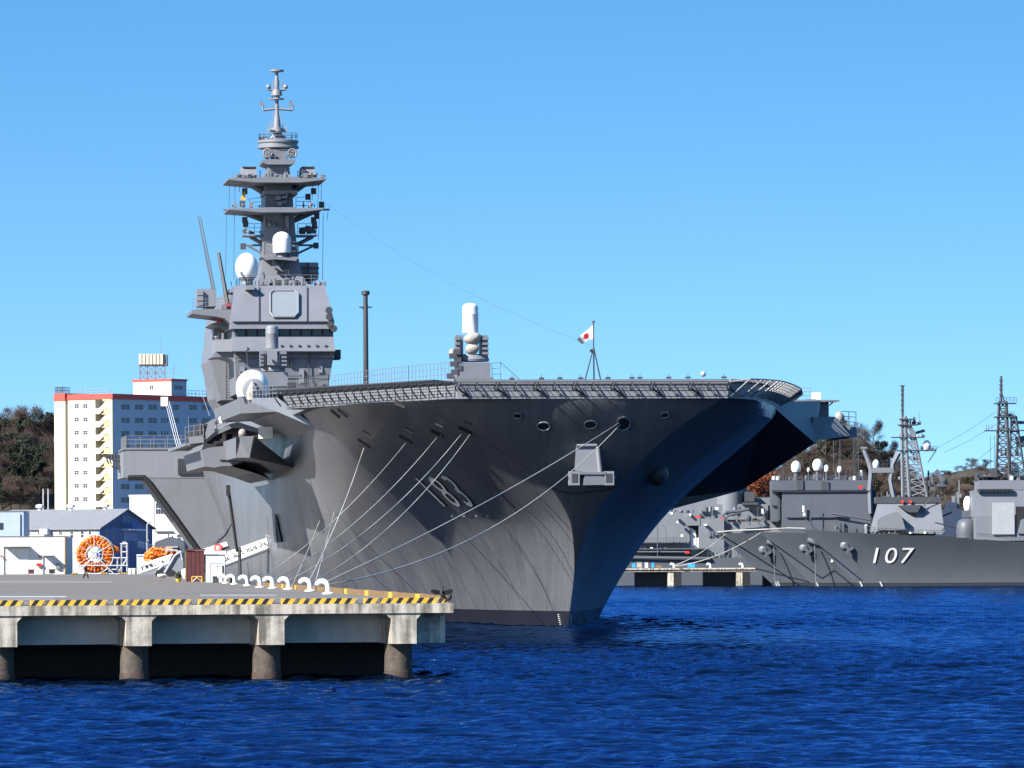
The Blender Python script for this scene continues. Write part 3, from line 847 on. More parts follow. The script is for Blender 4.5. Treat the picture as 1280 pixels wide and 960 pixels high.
# stay wires from the mast to the jackstaff
mb = MB(); A = SP(404, 252, MA); B = SP(738, 432, 4)
mb.path([A.lerp(B, t) - UZ * 4.0 * math.sin(math.pi * t) * 0.25 for t in np.linspace(0, 1, 14)], 0.007, 4)
mb.build('stay_wire', M['greyd'], ship)

# ---- small fittings on mast and island, each a part of its own
def cgear(par, x0, x1, y, a, n, hmax, seed, da=2.0):
    r = random.Random(seed)
    for _ in range(n):
        x = x0 + (x1 - x0) * r.random(); aa = a + da * r.random(); k = r.random(); h = 2 + hmax * r.random(); mb = MB(); m = r.choice((M['grey'], M['greyl'], M['greyd']))
        if k < .4: mb.tube(SP(x, y, aa), SP(x + r.gauss(0, .4), y - h * 1.5, aa), .05, 5); nm = 'aerial_rod'; m = M['greyd']
        elif k < .75: pb(mb, x, y - h, x + 1.5 + 3 * r.random(), y, aa, .5 + .5 * r.random()); nm = 'equipment_box'
        else: mb.lathe([(.14, 0), (.16, h * .03), (.22, h * .035), (.2, h * .06), (.05, h * .068)], SP(x, y, aa), 10); nm = 'sensor_head'
        mb.build(nm, m, par)
cgear(mast, 322, 376, 221, MA - 5, 12, 5, 71); cgear(mast, 290, 326, 259, MA - 4.6, 6, 4, 72); cgear(mast, 370, 402, 259, MA - 4.6, 7, 4, 73)
cgear(mast, 288, 320, 222, MA - 5, 8, 4, 81); cgear(mast, 376, 406, 222, MA - 5, 8, 4, 82); cgear(mast, 337, 356, 165, MA - .8, 9, 3, 83, 1.4); cgear(mast, 339, 353, 124, MA - .4, 5, 2, 84, .8); cgear(mast, 324, 371, 175, MA - 1.2, 10, 2, 85, 2.4); cgear(mast, 331, 366, 245, MA - 3, 6, 4, 86, .3); cgear(mast, 332, 366, 283, MA - 3.1, 7, 5, 87, .3)
cgear(mast, 306, 328, 292, MA - 1.2, 5, 4, 74); cgear(mast, 370, 395, 292, MA - 1.2, 6, 4, 75); cgear(mast, 330, 368, 199, MA - 2.4, 6, 3, 76)
cgear(island, 292, 404, 357, 109.4, 22, 5, 77, 6); cgear(island, 250, 290, 386, 108.5, 5, 4, 78); cgear(island, 296, 410, 500, 100, 14, 10, 79, 5); cgear(island, 270, 296, 424, 108, 5, 6, 80)
rail_part([SP(294, 357, 109.3), SP(405, 357, 109.3)], island, h=.9, every=1.1, r=.02)
rail_part([SP(241, 388, 108.3), SP(289, 387, 108.3)], island, h=.95, every=1.0, r=.022)
rail_part([SP(290, 227, MA-5.4), SP(318, 223, MA-5.4)], mast, h=.7, every=.9, r=.018); rail_part([SP(378, 223, MA-5.4), SP(405, 227, MA-5.4)], mast, h=.7, every=.9, r=.018)
mb = MB()
for x in (356, 361): mb.tube(SP(x, 345, MA-4), SP(x - 3, 265, MA-2.9), .04, 4)
for k in range(26): mb.tube(SP(356 - k*.11, 344 - 3*k, MA-4 + .04*k), SP(361 - k*.11, 344 - 3*k, MA-4 + .04*k), .03, 4)
mb.build('mast_ladder', M['greyd'], mast)
for (x0, y0, x1, y1, a) in ((300, 458, 306, 474, 106.25), (374, 462, 380, 478, 106.25), (398, 452, 403, 466, 106.25)):
    mb = MB(); pb(mb, x0, y0, x1, y1, a - .12, .2); d_ = mb.build('watertight_door', M['greyl'], island)
    mb = MB(); pb(mb, x0 + .6, y0 + 6, x0 + 1.6, y0 + 8, a - .2, .1); mb.build('handle', M['black'], d_)
for (y, x0, x1, a) in ((448, 294, 417, 106.05), (470, 296, 413, 106.3)):
    mb = MB(); mb.tube(SP(x0, y, a - .1), SP(x1, y, a - .1), .035, 4); mb.build('weld_seam', M['greyd'], island)
for (x, y0, y1) in ((331, 440, 490), (386, 441, 488), (324, 359, 401), (384, 359, 401)):
    aa = 105.9 if y0 > 430 else 107.2
    mb = MB(); mb.tube(SP(x, y0, (106 + 3*(402-y0)/45 - .1) if y0 < 410 else aa), SP(x, y1, (106 + 3*(402-y1)/45 - .1) if y1 < 410 else 106.3), .05, 5); mb.build('cable_run', M['greyd'], island)
for k in range(7):
    mb = MB(); pb(mb, 340 + k*11, 431, 342.5 + k*11, 433.5, 105.5, .3); mb.build('deck_light', M['greyd'], island)

# ---- forward gun on the flight deck edge
def gun(x, sc, y_base, a, white, name, covers=True):
    X = lambda dx, dy, aa=0: SP(x + dx * sc, y_base - dy * sc, a + aa)
    mb = MB(); pb(mb, x-15*sc, y_base-21*sc, x+25*sc, y_base-0*sc, a, 3); pb(mb, x-19*sc, y_base-3*sc, x+29*sc, y_base+1, a-.3, 3.6)
    g = mb.build(name, M['grey'], ship)
    mb = MB(); mb.lathe([(1.15*sc, 0), (1.2*sc, 0.15), (1.0*sc, 0.5*sc)], X(2, 22, 1.4), 20); mb.build('turntable', M['greyl'], g, smooth=30)
    mb = MB()
    pb(mb, x-18*sc, y_base-55*sc, x-9*sc, y_base-30*sc, a+.6, 1.2); pb(mb, x+13*sc, y_base-55*sc, x+22*sc, y_base-28*sc, a+.6, 1.2)
    for k in range(4): pb(mb, x-19*sc, y_base-(52-6*k)*sc, x-13*sc, y_base-(49-6*k)*sc, a+.3, .4); pb(mb, x+15*sc, y_base-(52-6*k)*sc, x+23*sc, y_base-(49-6*k)*sc, a+.3, .4)
    mb.build_each('gun_cradle', M['grey'], g)
    c = X(0, 58, 1.2); r = 10 * sc / (F / c.y)
    mb = MB(); h = 37 * sc / (F / c.y); prof = [(r, 0), (r, h*0.62), (r*1.02, h*0.63), (r*1.0, h*0.66), (r*0.97, h*0.85)]
    prof += [(r*0.97*math.cos(q)**0.7, h*0.85 + h*0.15*math.sin(q)) for q in np.linspace(0.2, math.pi/2, 7)]
    mb.lathe(prof, c, 24); mb.build('radar_dome', white, g, smooth=35)
    mb = MB(); mm = 1 / (F / c.y)
    if covers:
        for (dx, dy, rx, rz) in ((3, 51, 11.5, 8), (2, 38, 9.5, 7.5), (-22, 33, 5, 5)):
            p = X(dx, dy, .6); n0 = len(mb.v); mb.ball(p, 1.0, 14, (rx*sc*mm, rx*sc*mm, rz*sc*mm))
            for i in range(n0, len(mb.v)):
                q = Vector(mb.v[i]); w = mnoise.noise(q * 2.3) * 0.22; mb.v[i] = tuple(q + (q - p) * w)
        mb.build('canvas_cover', M['canvas'], g, smooth=50)
    else:
        pb(mb, x-7*sc, y_base-55*sc, x+8*sc, y_base-32*sc, a+.1, 1.5); mb.tube(X(0, 40, 0), X(-2, 38, -1.8), .12); mb.build('gun_housing', M['greyl'], g)
    return g
gun(588, 1.0, 474, 18, M['white'], 'close_in_gun')
g2 = gun(340, 0.80, 482, 74, M['greyl'], 'close_in_gun', covers=False)
mb = MB()
for k in range(7): mb.box(SP(563 + (k*5) % 11, 470 - k*5, 18.2), (0.5, 0.5, 0.35))
mb.build_each('ready_locker', M['greyd'], ship)
rail_part([SP(415, 489.5, 72), SP(455, 484.5, 58), SP(511, 479, 36), SP(561, 475.5, 21)], h=1.25, every=1.4, r=0.022)
rail_part([SP(615, 474.6, 19), SP(626, 474.4, 19)], h=1.15, every=0.6, r=0.02)
mb = MB(); mb.tube(SP(626, 453, 19), SP(649, 474, 16), .02, 4); mb.build('guy_wire', M['greyd'], ship)
# deck edge light pole
mb = MB(); c = SP(457.5, 486, 62); mb.lathe([(0.20, 0), (0.19, 5.2), (0.17, 7.1), (0.32, 7.15), (0.32, 7.4), (0.2, 7.45)], c, 12)
mb.tube(SP(449, 384, 62), SP(465, 384, 62), .05); mb.tube(SP(452, 384, 62), SP(457, 390, 62), .04)
mb.build('lighting_pole', M['greyd'], ship, smooth=30)
# satellite dome and its canvas-covered neighbour on the starboard sponson
c = SP(315.5, 499, 56); mb = MB(); r = 20.5 / (F / c.y)
mb.lathe([(r*0.93, 0.2), (r, r*0.55)] + [(r*math.cos(q), r*0.75 + r*1.05*math.sin(q)) for q in np.linspace(0, math.pi/2, 9)], c, 28)
d = mb.build('satellite_radome', M['white'], ship, smooth=40)
mb = MB(); mb.lathe([(r*0.7, -r*1.02), (r*0.62, -r*1.06), (r*0.2, -r*1.1)], c + UZ*r*0.55, 24, ax=UA); mb.build('dome_hatch', M['greyl'], d, smooth=30)
mb = MB(); mb.lathe([(0.42, 0), (0.48, 0.5), (0.3, 1.0), (0.05, 1.45)], SP(315.5, 500, 54.5), 9)
mb.build('capped_fitting', M['canvas'], ship)
rail_part([SP(300, 499, 58), SP(345, 497, 47)], h=.9, every=1.0, r=.025)
rail_part([SP(371, 495.5, 60), SP(411, 488, 78)], h=1.3, every=1.0, r=.025)
mb = MB()
for k in range(8):
    x = 364 + k * 6; p = SP(x, 492 - k*.6, 70); mb.box(p, (.3, .5, .6 + .3 * (k % 3)))
pb(mb, 360, 478, 372, 492, 66, 1.0)
mb.build_each('deck_locker', M['greyd'], ship)

# ---- starboard sponsons
HT = lambda x, y, d=1.5: SB(on_hull(x, y)[0])[0] + d
poly_part('sponson', [(296,499.5,60),(300,497.5,58),(347,497,46),(399,537,HT(399,537)),(346,514.5,46),(300,517,60)], 50, 30)
poly_part('sponson', [(231,554),(254,550),(270,539),(289,529.5),(298,527.5),(324,536),(324,541.5),(298,535),(290,535),(271,543.5),(255,555),(231,557.5)], 82, 26)
poly_part('sponson_bulwark', [(236,546),(254,545),(255,553),(237,555)], 81.6, .4, M['greyl'])
poly_part('sponson_bulwark', [(257,541),(262,526),(269,523),(268,540),(258,549)], 81.8, .4, M['greyl'])
poly_part('sponson', [(252,562.5),(262,559.5),(271,558.3),(295,557),(295,571),(312,574),(338,599,HT(338,599)),(318,591),(288,582.5),(277,582.5),(269,584.5),(256,583)], 80, 26)
poly_part('sponson', [(295,547),(299,545.5),(317,545),(368,585,HT(368,585)),(357,588,HT(357,588)),(312,572,66),(295,572,68)], 66, 26)
poly_part('sponson', [(289.5,550),(294,547.5),(296,571),(290,573)], 74, 8, M['greyl'])
mb = MB(); pb(mb, 275, 574.5, 290, 576, 79.9, .1); mb.build('slot_vent', M['black'], ship)
rail_part([SP(231.5, 554, 82), SP(254, 551, 82)], h=1.3, every=.8, r=.03); rail_part([SP(271, 540, 82), SP(296, 528, 82)], h=1.2, every=.8, r=.03)
for (x, y, r, h) in ((283, 527, 5.5, 16), (288, 521, 5, 14), (277, 529, 3.5, 9)):
    mb = MB(); q = SP(x, y, 84); k = 1 / (F / q.y); mb.lathe([(r*k*.8, 0), (r*k, h*k*.3), (r*k, h*k*.75), (r*k*.6, h*k)], q, 14)
    mb.build('life_raft', M['white'], ship, smooth=35)
mb = MB()
for k in range(14):
    mb.box(SP(234 + rng.random()*54, 548 - (k/14)*16 * rng.random(), 84 + rng.random()*3), (.5, .5, .4 + rng.random()))
for k in range(6): mb.tube(SP(238 + k*4, 552, 83), SP(238 + k*4 + 1, 541 - (k*5 % 7), 83), .06)
mb.tube(SP(250, 552, 84), SP(251, 528, 84), .12)
mb.build_each('sponson_gear', M['greyd'], ship)
mb = MB(); q = SP(303, 541, 68); mb.ball(q, .32, 10); pb(mb, 299, 541, 307, 545.5, 68, .6); mb.build('searchlight', M['canvas'], ship, smooth=40)
mb = MB()
for k in range(4): mb.box(SP(326 + k*4, 541, 66), (.35, .5, .9))
mb.build_each('sponson_gear', M['offw'], ship)
# after gallery gear on the far left
poly_part('stern_platform', [(130,567),(154,569),(154,572),(133,571)], 240, 5, M['greyd'])
poly_part('stern_platform', [(141,582),(156,582),(158,586),(150,586),(144,584)], 238, 5, M['greyd'])
mb = MB()
for k in range(6): mb.tube(SP(131 + k*4, 567.5, 240), SP(136 + k*3.2, 580, 240), .08)
mb.path([SP(134, 572, 239), SP(145, 576, 239), SP(154, 577, 239)], .1); mb.tube(SP(151, 583, 238), SP(153, 597, 238), .2); mb.tube(SP(153, 597, 238), SP(158, 590, 238), .15)
mb.build('net_bracket', M['greyd'], ship)
rail_part([S(246, 20.4, Z_DECK), S(232.3, 20.4, Z_DECK), S(232.3, 12, Z_DECK)], h=1.35, every=1.4, r=.03)
rail_part([S(245.8, 20.4, Z_DECK), S(245.8, 8, Z_DECK)], h=1.25, every=1.6, r=.035)
mb = MB()
for dx in (0, 3.2, 6.5): mb.tube(SP(222 + dx*.8, 562, 200), SP(205.5 + dx*.75, 498, 203), .024, 5, .02)
mb.box(SP(205.5, 502, 203), (.7, .5, .9)); mb.build('communication_whip', M['offw'], ship)
mb = MB()
for (x0, y0, x1, y1) in ((262, 520, 231, 432), (236, 545, 235.5, 520)): mb.tube(SP(x0, y0, 100), SP(x1, y1, 103), .03, 4, .012)
mb.build('whip_antenna', M['greyl'], ship)
mb = MB()
pts = [SP(160, 597.5, 232), SP(180, 597, 232), SP(187, 604, 232), SP(218, 646, 232), SP(250, 691, 232), SP(262, 706, 232)]
mb.path(pts, .3, 6); mb.build('stern_shade_edge', M['black'], ship)  # black tube drawn in place of the shade along the stern edge

# ---- port side sponson
A_ = SP(960, 503, 24); C_ = SP(1019, 554, 32); D_ = SP(927, 613, 52); E_ = SP(830, 639, 52); B_ = SP(1026, 501, 36); F_ = SP(900, 545, 40)
bk = lambda p, d=60: p + UA * d
mb = MB()
i0 = S(70, -10, 12); top_in = S(20, -14, 15.3)
mb.add([A_, C_, D_, E_, B_, bk(C_), bk(D_), bk(E_), bk(B_), S(22, -15.2, 15.3), S(100, -15, 15.3), S(52, -13, 9.2)],
       [(0, 4, 1), (0, 1, 2, 11), (11, 2, 3), (1, 5, 6, 2), (2, 6, 7, 3), (4, 8, 5, 1), (0, 9, 10, 8, 4), (5, 8, 10, 7, 6), (9, 0, 11), (9, 11, 3, 7, 10)])
mb.build('sponson', M['grey'], ship)
mb = MB(); mb.hexa([SP(1016, 551, 32.5), SP(1063, 545, 34), SP(1063, 545, 46), SP(1016, 551, 46), SP(1016, 521, 32.5), SP(1044, 521, 34), SP(1044, 521, 46), SP(1016, 521, 46)]); mb.build('side_platform', M['grey'], ship)
poly_part('side_platform', [(1056,532),(1071,534),(1071,546),(1060,548)], 36, 8)
rail_part([SP(1052, 533, 36), SP(1070, 534, 37)], h=1.1, every=.7, r=.03)
mb = MB(); n0 = 0; p = SP(1049.5, 522, 35); mb.ball(p, 1.0, 14, (.34, .34, .45))
for i in range(len(mb.v)): q = Vector(mb.v[i]); mb.v[i] = tuple(q + (q-p) * mnoise.noise(q*3)*.3)
mb.build('canvas_cover', M['canvas'], ship, smooth=50)
mb = MB(); pp(mb, [(995,499.5),(1049,500),(1050,501.5),(996,503)], 38, 3); 
for k in range(8): mb.tube(SP(1000+6*k, 502, 38), SP(995+6*k, 506.5, 40), .05)
mb.build('walkway', M['mesh'], ship)
mb = MB(); pb(mb, 1024, 503, 1036, 521, 39, 1.2); pb(mb, 1008, 499, 1020, 507, 39, .6); mb.build('walkway_locker', M['grey'], ship)
mb = MB(); pb(mb, 1017, 490.5, 1026, 499.5, 39, 1.2); mb.build('white_locker', M['offw'], ship)
rail_part([SP(997, 499.5, 39), SP(1014, 499.5, 39)], h=.85, every=.9, r=.02)
# deck edge bits along the bow
mb = MB()
for x in (640, 677, 700, 726, 760, 790, 800, 836, 860, 905):
    p = SP(x, 475.5 - (x-640)*0.006, 1.5); mb.tube(p, p + UZ * .35, .03, 4); mb.box(p + UZ * .12, (.35, .2, .12))
mb.build_each('deck_edge_light', M['greyd'], ship)
mb = MB(); p = SP(879, 467.5, 3); mb.ball(p, .19, 12); mb.tube(p, p - UZ * .6, .03); mb.build('deck_light_ball', M['steel'], ship, smooth=40)
# jackstaff
mb = MB(); top = SP(741.8, 402, 3); j = SP(742, 434, 3)
mb.tube(j - UZ*.4, top, .045, 6)
for x, da in ((731, 0), (742.5, 1.6), (751, 0)): mb.tube(SP(x, 476, 3 + da), j, .05, 6, .045)
mb.ball(SP(741.8, 402, 3), .09, 8); mb.tube(SP(740, 440, 3), SP(738, 437, 3), .1)
mb.build('jackstaff', M['greyd'], ship)
# flag flying from it: a rippled cloth with a disc in its middle
def flag_mat():
    m = bpy.data.materials.new('flag cloth'); m.use_nodes = True; n = m.node_tree; L = n.links.new; b = n.nodes['Principled BSDF']
    uv = n.nodes.new('ShaderNodeUVMap'); uv.uv_map = 'uv'
    mp = n.nodes.new('ShaderNodeMapping'); mp.inputs['Location'].default_value = (-0.75, -0.5, 0); mp.inputs['Scale'].default_value = (1.5, 1, 0)
    L(uv.outputs['UV'], mp.inputs['Vector']); v = n.nodes.new('ShaderNodeVectorMath'); v.operation = 'LENGTH'; L(mp.outputs['Vector'], v.inputs[0])
    lt = n.nodes.new('ShaderNodeMath'); lt.operation = 'LESS_THAN'; lt.inputs[1].default_value = 0.3; L(v.outputs['Value'], lt.inputs[0])
    mx = n.nodes.new('ShaderNodeMix'); mx.data_type = 'RGBA'; mx.inputs[6].default_value = (.75, .75, .75, 1); mx.inputs[7].default_value = (.55, .015, .03, 1)
    L(lt.outputs[0], mx.inputs[0]); L(mx.outputs[2], b.inputs['Base Color']); b.inputs['Roughness'].default_value = 0.9
    return m
mb = MB(); uv = []; nx, ny = 18, 10
cor = [Vector((740.8, 406.5, 0)), Vector((741.3, 423, 0)), Vector((721.5, 423.5, 0)), Vector((727.5, 429.8, 0))]
for side in (0, 1):
    for j_ in range(ny + 1):
        for i in range(nx + 1):
            u, v_ = i / nx, j_ / ny
            p = cor[0].lerp(cor[2], u).lerp(cor[1].lerp(cor[3], u), v_)
            mb.v.append(tuple(SP(p.x, p.y + 1.2*math.sin(u*7+v_)*u, 3 + .25 * math.sin(u * 6 + v_*2) * u + side * .015))); uv.append((u, v_))
for side in (0, 1):
    o = side * (nx+1)*(ny+1)
    for j_ in range(ny):
        for i in range(nx):
            q = o + j_*(nx+1) + i; mb.f.append((q, q+1, q+nx+2, q+nx+1))
fl = mb.build('flag', flag_mat(), None, smooth=60, uv=uv, loc=tuple(SP(741, 415, 3)))
tag(fl, 'small white flag with red disc flying from the bow jackstaff', 'flag')

# ---- on the shell: number, ports, fairleads, anchors, draft marks
def shell_text(body, bl, br, tl, tr, name, m, off, dx=0, dy=0):
    vs, fs = text_mesh(body, 1.0, spacing=1.3)
    V = np.array(vs); x0, x1 = V[:, 0].min(), V[:, 0].max(); y0, y1 = V[:, 1].min(), V[:, 1].max()
    mb = MB(); out = []
    for v in vs:
        s = (v[0] - x0) / (x1 - x0); t = (v[1] - y0) / (y1 - y0)
        px = (bl[0]*(1-s) + br[0]*s)*(1-t) + (tl[0]*(1-s) + tr[0]*s)*t + dx
        py = (bl[1]*(1-s) + br[1]*s)*(1-t) + (tl[1]*(1-s) + tr[1]*s)*t + dy
        p, n, u, w = on_hull(px, py); out.append(p + n * off)
    mb.add(out, fs); return mb.build(name, m, hull)
M['numw'] = mat('white hull number paint', (0.80, 0.80, 0.80), 0.5, 0.08, 1.0)
shell_text('183', (556, 632), (596, 632), (519, 596), (560, 593), 'hull_number_shade', M['black'], 0.05, dx=0.9, dy=0.3)
shell_text('183', (556, 632), (596, 632), (519, 596), (560, 593), 'hull_number', M['numw'], 0.09)
def port_hole(px, py, rw, rh, square=False, port=None, name='hawse_port'):
    p, n, u, v = on_hull(px, py, port); k = p.y / F
    ux = Vector((1, 0, 0)) - n * n.x; ux.normalize(); uy = n.cross(ux); uy = uy if uy.z > 0 else -uy
    rh_ = rh * k / max(0.35, abs(uy.z)); rw_ = rw * k / max(.35, abs(ux.x))
    N = 4 if square else 18; ph = math.pi / 4 if square else 0; sc = 1.41 if square else 1
    rim = [p + n * .07 + ux * rw_ * sc * math.cos(ph + 2*math.pi*i/N) + uy * rh_ * sc * math.sin(ph + 2*math.pi*i/N) for i in range(N)]
    mb = MB(); mb.path(rim + [rim[0], rim[1]], .055, 6); o = mb.build(name, M['greyl'], hull, smooth=50)
    mb = MB(); mb.prism([q - n * .03 for q in rim], -n * .3); mb.build('opening', M['black'], o)
    return p, n
port_hole(647, 519, 4.5, 3, True); port_hole(831, 518, 4.5, 3, True)
port_hole(679.5, 532, 8, 5); port_hole(738, 530, 8, 5); P_HAWSE, _ = port_hole(779, 529, 9, 8)
FAIR = {}
for i, (px, py) in enumerate(((455, 554), (507, 548), (546, 541), (581, 537))):
    p, n, u, v = on_hull(px, py); FAIR[i] = p
    ux = Vector((1, 0, 0)) - n * n.x; ux.normalize(); uy = n.cross(ux); uy = uy if uy.z > 0 else -uy
    mb = MB(); mb.box(p - n * .08, (1.0, .26, .5), ax=ux, ay=n, az=uy); o = mb.build('fairlead', M['black'], hull)
    mb = MB()
    for s in (-1, 1): mb.tube(p + ux * .4 * s - uy * .2 + n * .05, p + ux * .4 * s + uy * .2 + n * .05, .06, 8)
    mb.build('rollers', M['greyd'], o)
    mb = MB(); q, n2, _, _ = on_hull(px + 3, py - 13 + i); mb.box(q, (.6, .06, .25), ax=ux, ay=n2); mb.build('deck_light', M['black'], hull)
for (px, py) in ((419, 516), (428, 515), (500, 505), (897, 510), (868, 528)):
    p, n, u, v = on_hull(px, py); mb = MB(); ux = Vector((1, 0, 0)) - n * n.x; ux.normalize()
    mb.box(p, (.8, .1, .25), ax=ux, ay=n); mb.build('slot_vent', M['black'], hull)
mb = MB()
for k in range(4): p, n, u, v = on_hull(565 + k * 15, 645); mb.box(p, (.12, .12, .1))
mb.build('bolt_heads', M['greyl'], hull)
mb = MB()
for (x0, x1) in ((698, 701), (712.3, 713.8)):
    for k in range(6):
        t = (k + .5) / 6; p, n, u, v = on_hull(x0 + (x1 - x0) * t, 767 + 14.5 * t); mb.box(p + n * .03, (.10, .05, .055))
mb.build('draft_marks', M['white'], hull)
# starboard bow anchor in its bolster
a_top = SB(on_hull(735, 556)[0])[0]; a_lo = SB(on_hull(735, 600)[0])[0]
af = a_top - .15
mb = MB(); mb.hexa([SP(718, 588, af), SP(750, 594, af), SP(750, 594, af + 7), SP(718, 588, af + 7), SP(720, 556, af), SP(746, 555.5, af), SP(746, 555.5, af + 7), SP(720, 556, af + 7)])
bo = mb.build('anchor_bolster', M['greyl'], hull)
mb = MB()
mb.path([SP(721, 557, af-.05), SP(746, 556.5, af-.05)], .13, 8); mb.path([SP(747, 558, af), SP(750.5, 593, af)], .16, 8)
mb.build('bolster_rim', M['greyl'], bo, smooth=50)
mb = MB()
for (x0, x1) in ((712.5, 724.5), (755.5, 767.5)):
    pb(mb, x0, 589, x1, 606.5, af - .45, 1.0)
an = mb.build('anchor', M['greyl'], hull)
mb = MB()
for (x0, x1) in ((715, 722), (757.5, 765)): pb(mb, x0, 592, x1, 603, af - .48, .1)
mb.build('fluke_recess', M['greyd'], an)
mb = MB(); pp(mb, [(733,592),(752,592),(755,597),(755,606),(729,606.5),(730,598)], af - .4, 1.0); pp(mb, [(724,590),(757,590),(757,593),(724,593)], af-.5, .5); mb.tube(SP(710.5, 597, af-.2), SP(713, 597, af-.2), .12); mb.tube(SP(767, 597, af-.2), SP(770, 597, af-.2), .12)
mb.build('anchor_crown', M['grey'], an)
# port anchor, on the shaded side
p, n, u, v = on_hull(822, 592, True)
mb = MB(); mb.ball(p, 1.0, 16, (.75, 1.3, .85)); bo = mb.build('anchor_bolster', M['greyd'], hull, smooth=60)
q, n, _, _ = on_hull(828, 613, True)
ux = (Vector((1, 0, 0)) - n * n.x).normalized(); ax_ = (UZ * .65 + Vector((.75, 0, 0))).normalized(); ay_ = ax_.cross(n).normalized()
mb = MB(); mb.box(q + n * .3, (1.7, .5, .7), ax=ax_, ay=n, az=ay_); mb.box(q + n * .4 + ax_ * .9, (.7, .6, .9), ax=ax_, ay=n, az=ay_); mb.box(q + n * .4 - ax_ * .9, (.7, .6, .9), ax=ax_, ay=n, az=ay_)
mb.tube(q + ax_ * .5, p + ax_ * .8 + n * .5, .12)
mb.build('anchor', M['grey'], hull)
# side door with its sill platform
def shell_quad(pts, off): return [on_hull(x, y)[0] + on_hull(x, y)[1] * off for x, y in pts]
# ---------------------------------------------------------------- the concrete pier in front
ZP = 2.86
PL = on_level(0, 757.7, ZP); PR = on_level(567, 753.8, ZP)
EX = (PR - PL); EX.z = 0; EX.normalize(); EW = Vector((-EX.y, EX.x, 0))     # along the front, and back from it
SIDE = Vector((-0.0807, 1, 0)).normalized()                                 # along the ship side of the pier
def P(u, w, z=0.0): return PL + EX * u + EW * w + UZ * (z - ZP)             # u along the front from the frame's left edge
UR = (PR - PL).length
def u_at(px):                        # where the front face meets a picture column
    k = ray(px, 790)[0]
    return (k * PL.y - PL.x) / (EX.x - k * EX.y)
pier = thing('concrete_pier', 'weathered grey concrete pier on piles filling the lower left', 'pier', tuple(P(UR / 2, 0, 0)))
U0 = -36.0
mb = MB()
far = PR + SIDE * 480
mb.prism([P(U0, 0, ZP), PR, far, Vector((far.x - 170, far.y, ZP)), P(U0, 0, ZP) + Vector((-100, 60, 0))], -UZ * 0.37)
mb.build('deck_slab', M['conc'], pier)
cols = [u_at(x) for x in (5.5, 174, 340, 505.5)]
sp = (cols[3] - cols[0]) / 3
cols = [cols[0] - sp * k for k in range(6, 0, -1)] + cols
zb, zt, cw, ch = 1.32, ZP - 0.37, 0.49, 0.24
for u in cols:
    mb = MB()
    poly = [P(u-cw, 0.05, zb), P(u+cw, 0.05, zb), P(u+cw, 0.05, zt-ch), P(u+cw+ch, 0.05, zt-.002), P(u-cw-ch, 0.05, zt-.002), P(u-cw, 0.05, zt-ch)]
    mb.prism(poly, EW * 5)
    mb.build('crosshead_beam', M['conc'], pier)
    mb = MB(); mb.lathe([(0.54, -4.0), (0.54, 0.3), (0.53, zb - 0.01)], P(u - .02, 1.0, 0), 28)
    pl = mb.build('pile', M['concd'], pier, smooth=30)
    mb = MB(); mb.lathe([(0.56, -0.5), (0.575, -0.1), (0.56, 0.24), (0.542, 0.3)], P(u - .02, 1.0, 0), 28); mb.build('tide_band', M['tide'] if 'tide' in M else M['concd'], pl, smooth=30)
for a, b in zip(cols[:-1] , cols[1:]):
    mb = MB(); mb.hexa([P(a+cw+.01, 1.75, zb+.05), P(b-cw-.01, 1.75, zb+.05), P(b-cw-.01, 2.25, zb+.05), P(a+cw+.01, 2.25, zb+.05), P(a+cw+.01, 1.75, zt-.004), P(b-cw-.01, 1.75, zt-.004), P(b-cw-.01, 2.25, zt-.004), P(a+cw+.01, 2.25, zt-.004)])
    mb.build('fascia_beam', M['conc2'] if 'conc2' in M else M['conc'], pier)
b = cols[-1]; ue = u_at(561.5)
mb = MB(); mb.hexa([P(b+cw+.01, 0.7, zb+.02), P(ue, 0.7, zb+.02), P(ue, 9, zb+.02), P(b+cw+.01, 9, zb+.02), P(b+cw+.01, 0.7, zt-.004), P(ue, 0.7, zt-.004), P(ue, 9, zt-.004), P(b+cw+.01, 9, zt-.004)])
mb.build('fascia_beam', M['conc'], pier)
# quay body under the deck, coloured near-black for the shade behind the piles
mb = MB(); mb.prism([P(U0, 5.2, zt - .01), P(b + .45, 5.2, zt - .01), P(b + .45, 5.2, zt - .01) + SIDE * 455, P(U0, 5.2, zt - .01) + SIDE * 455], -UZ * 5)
mb.build('quay_body', M['quayshade'], pier)
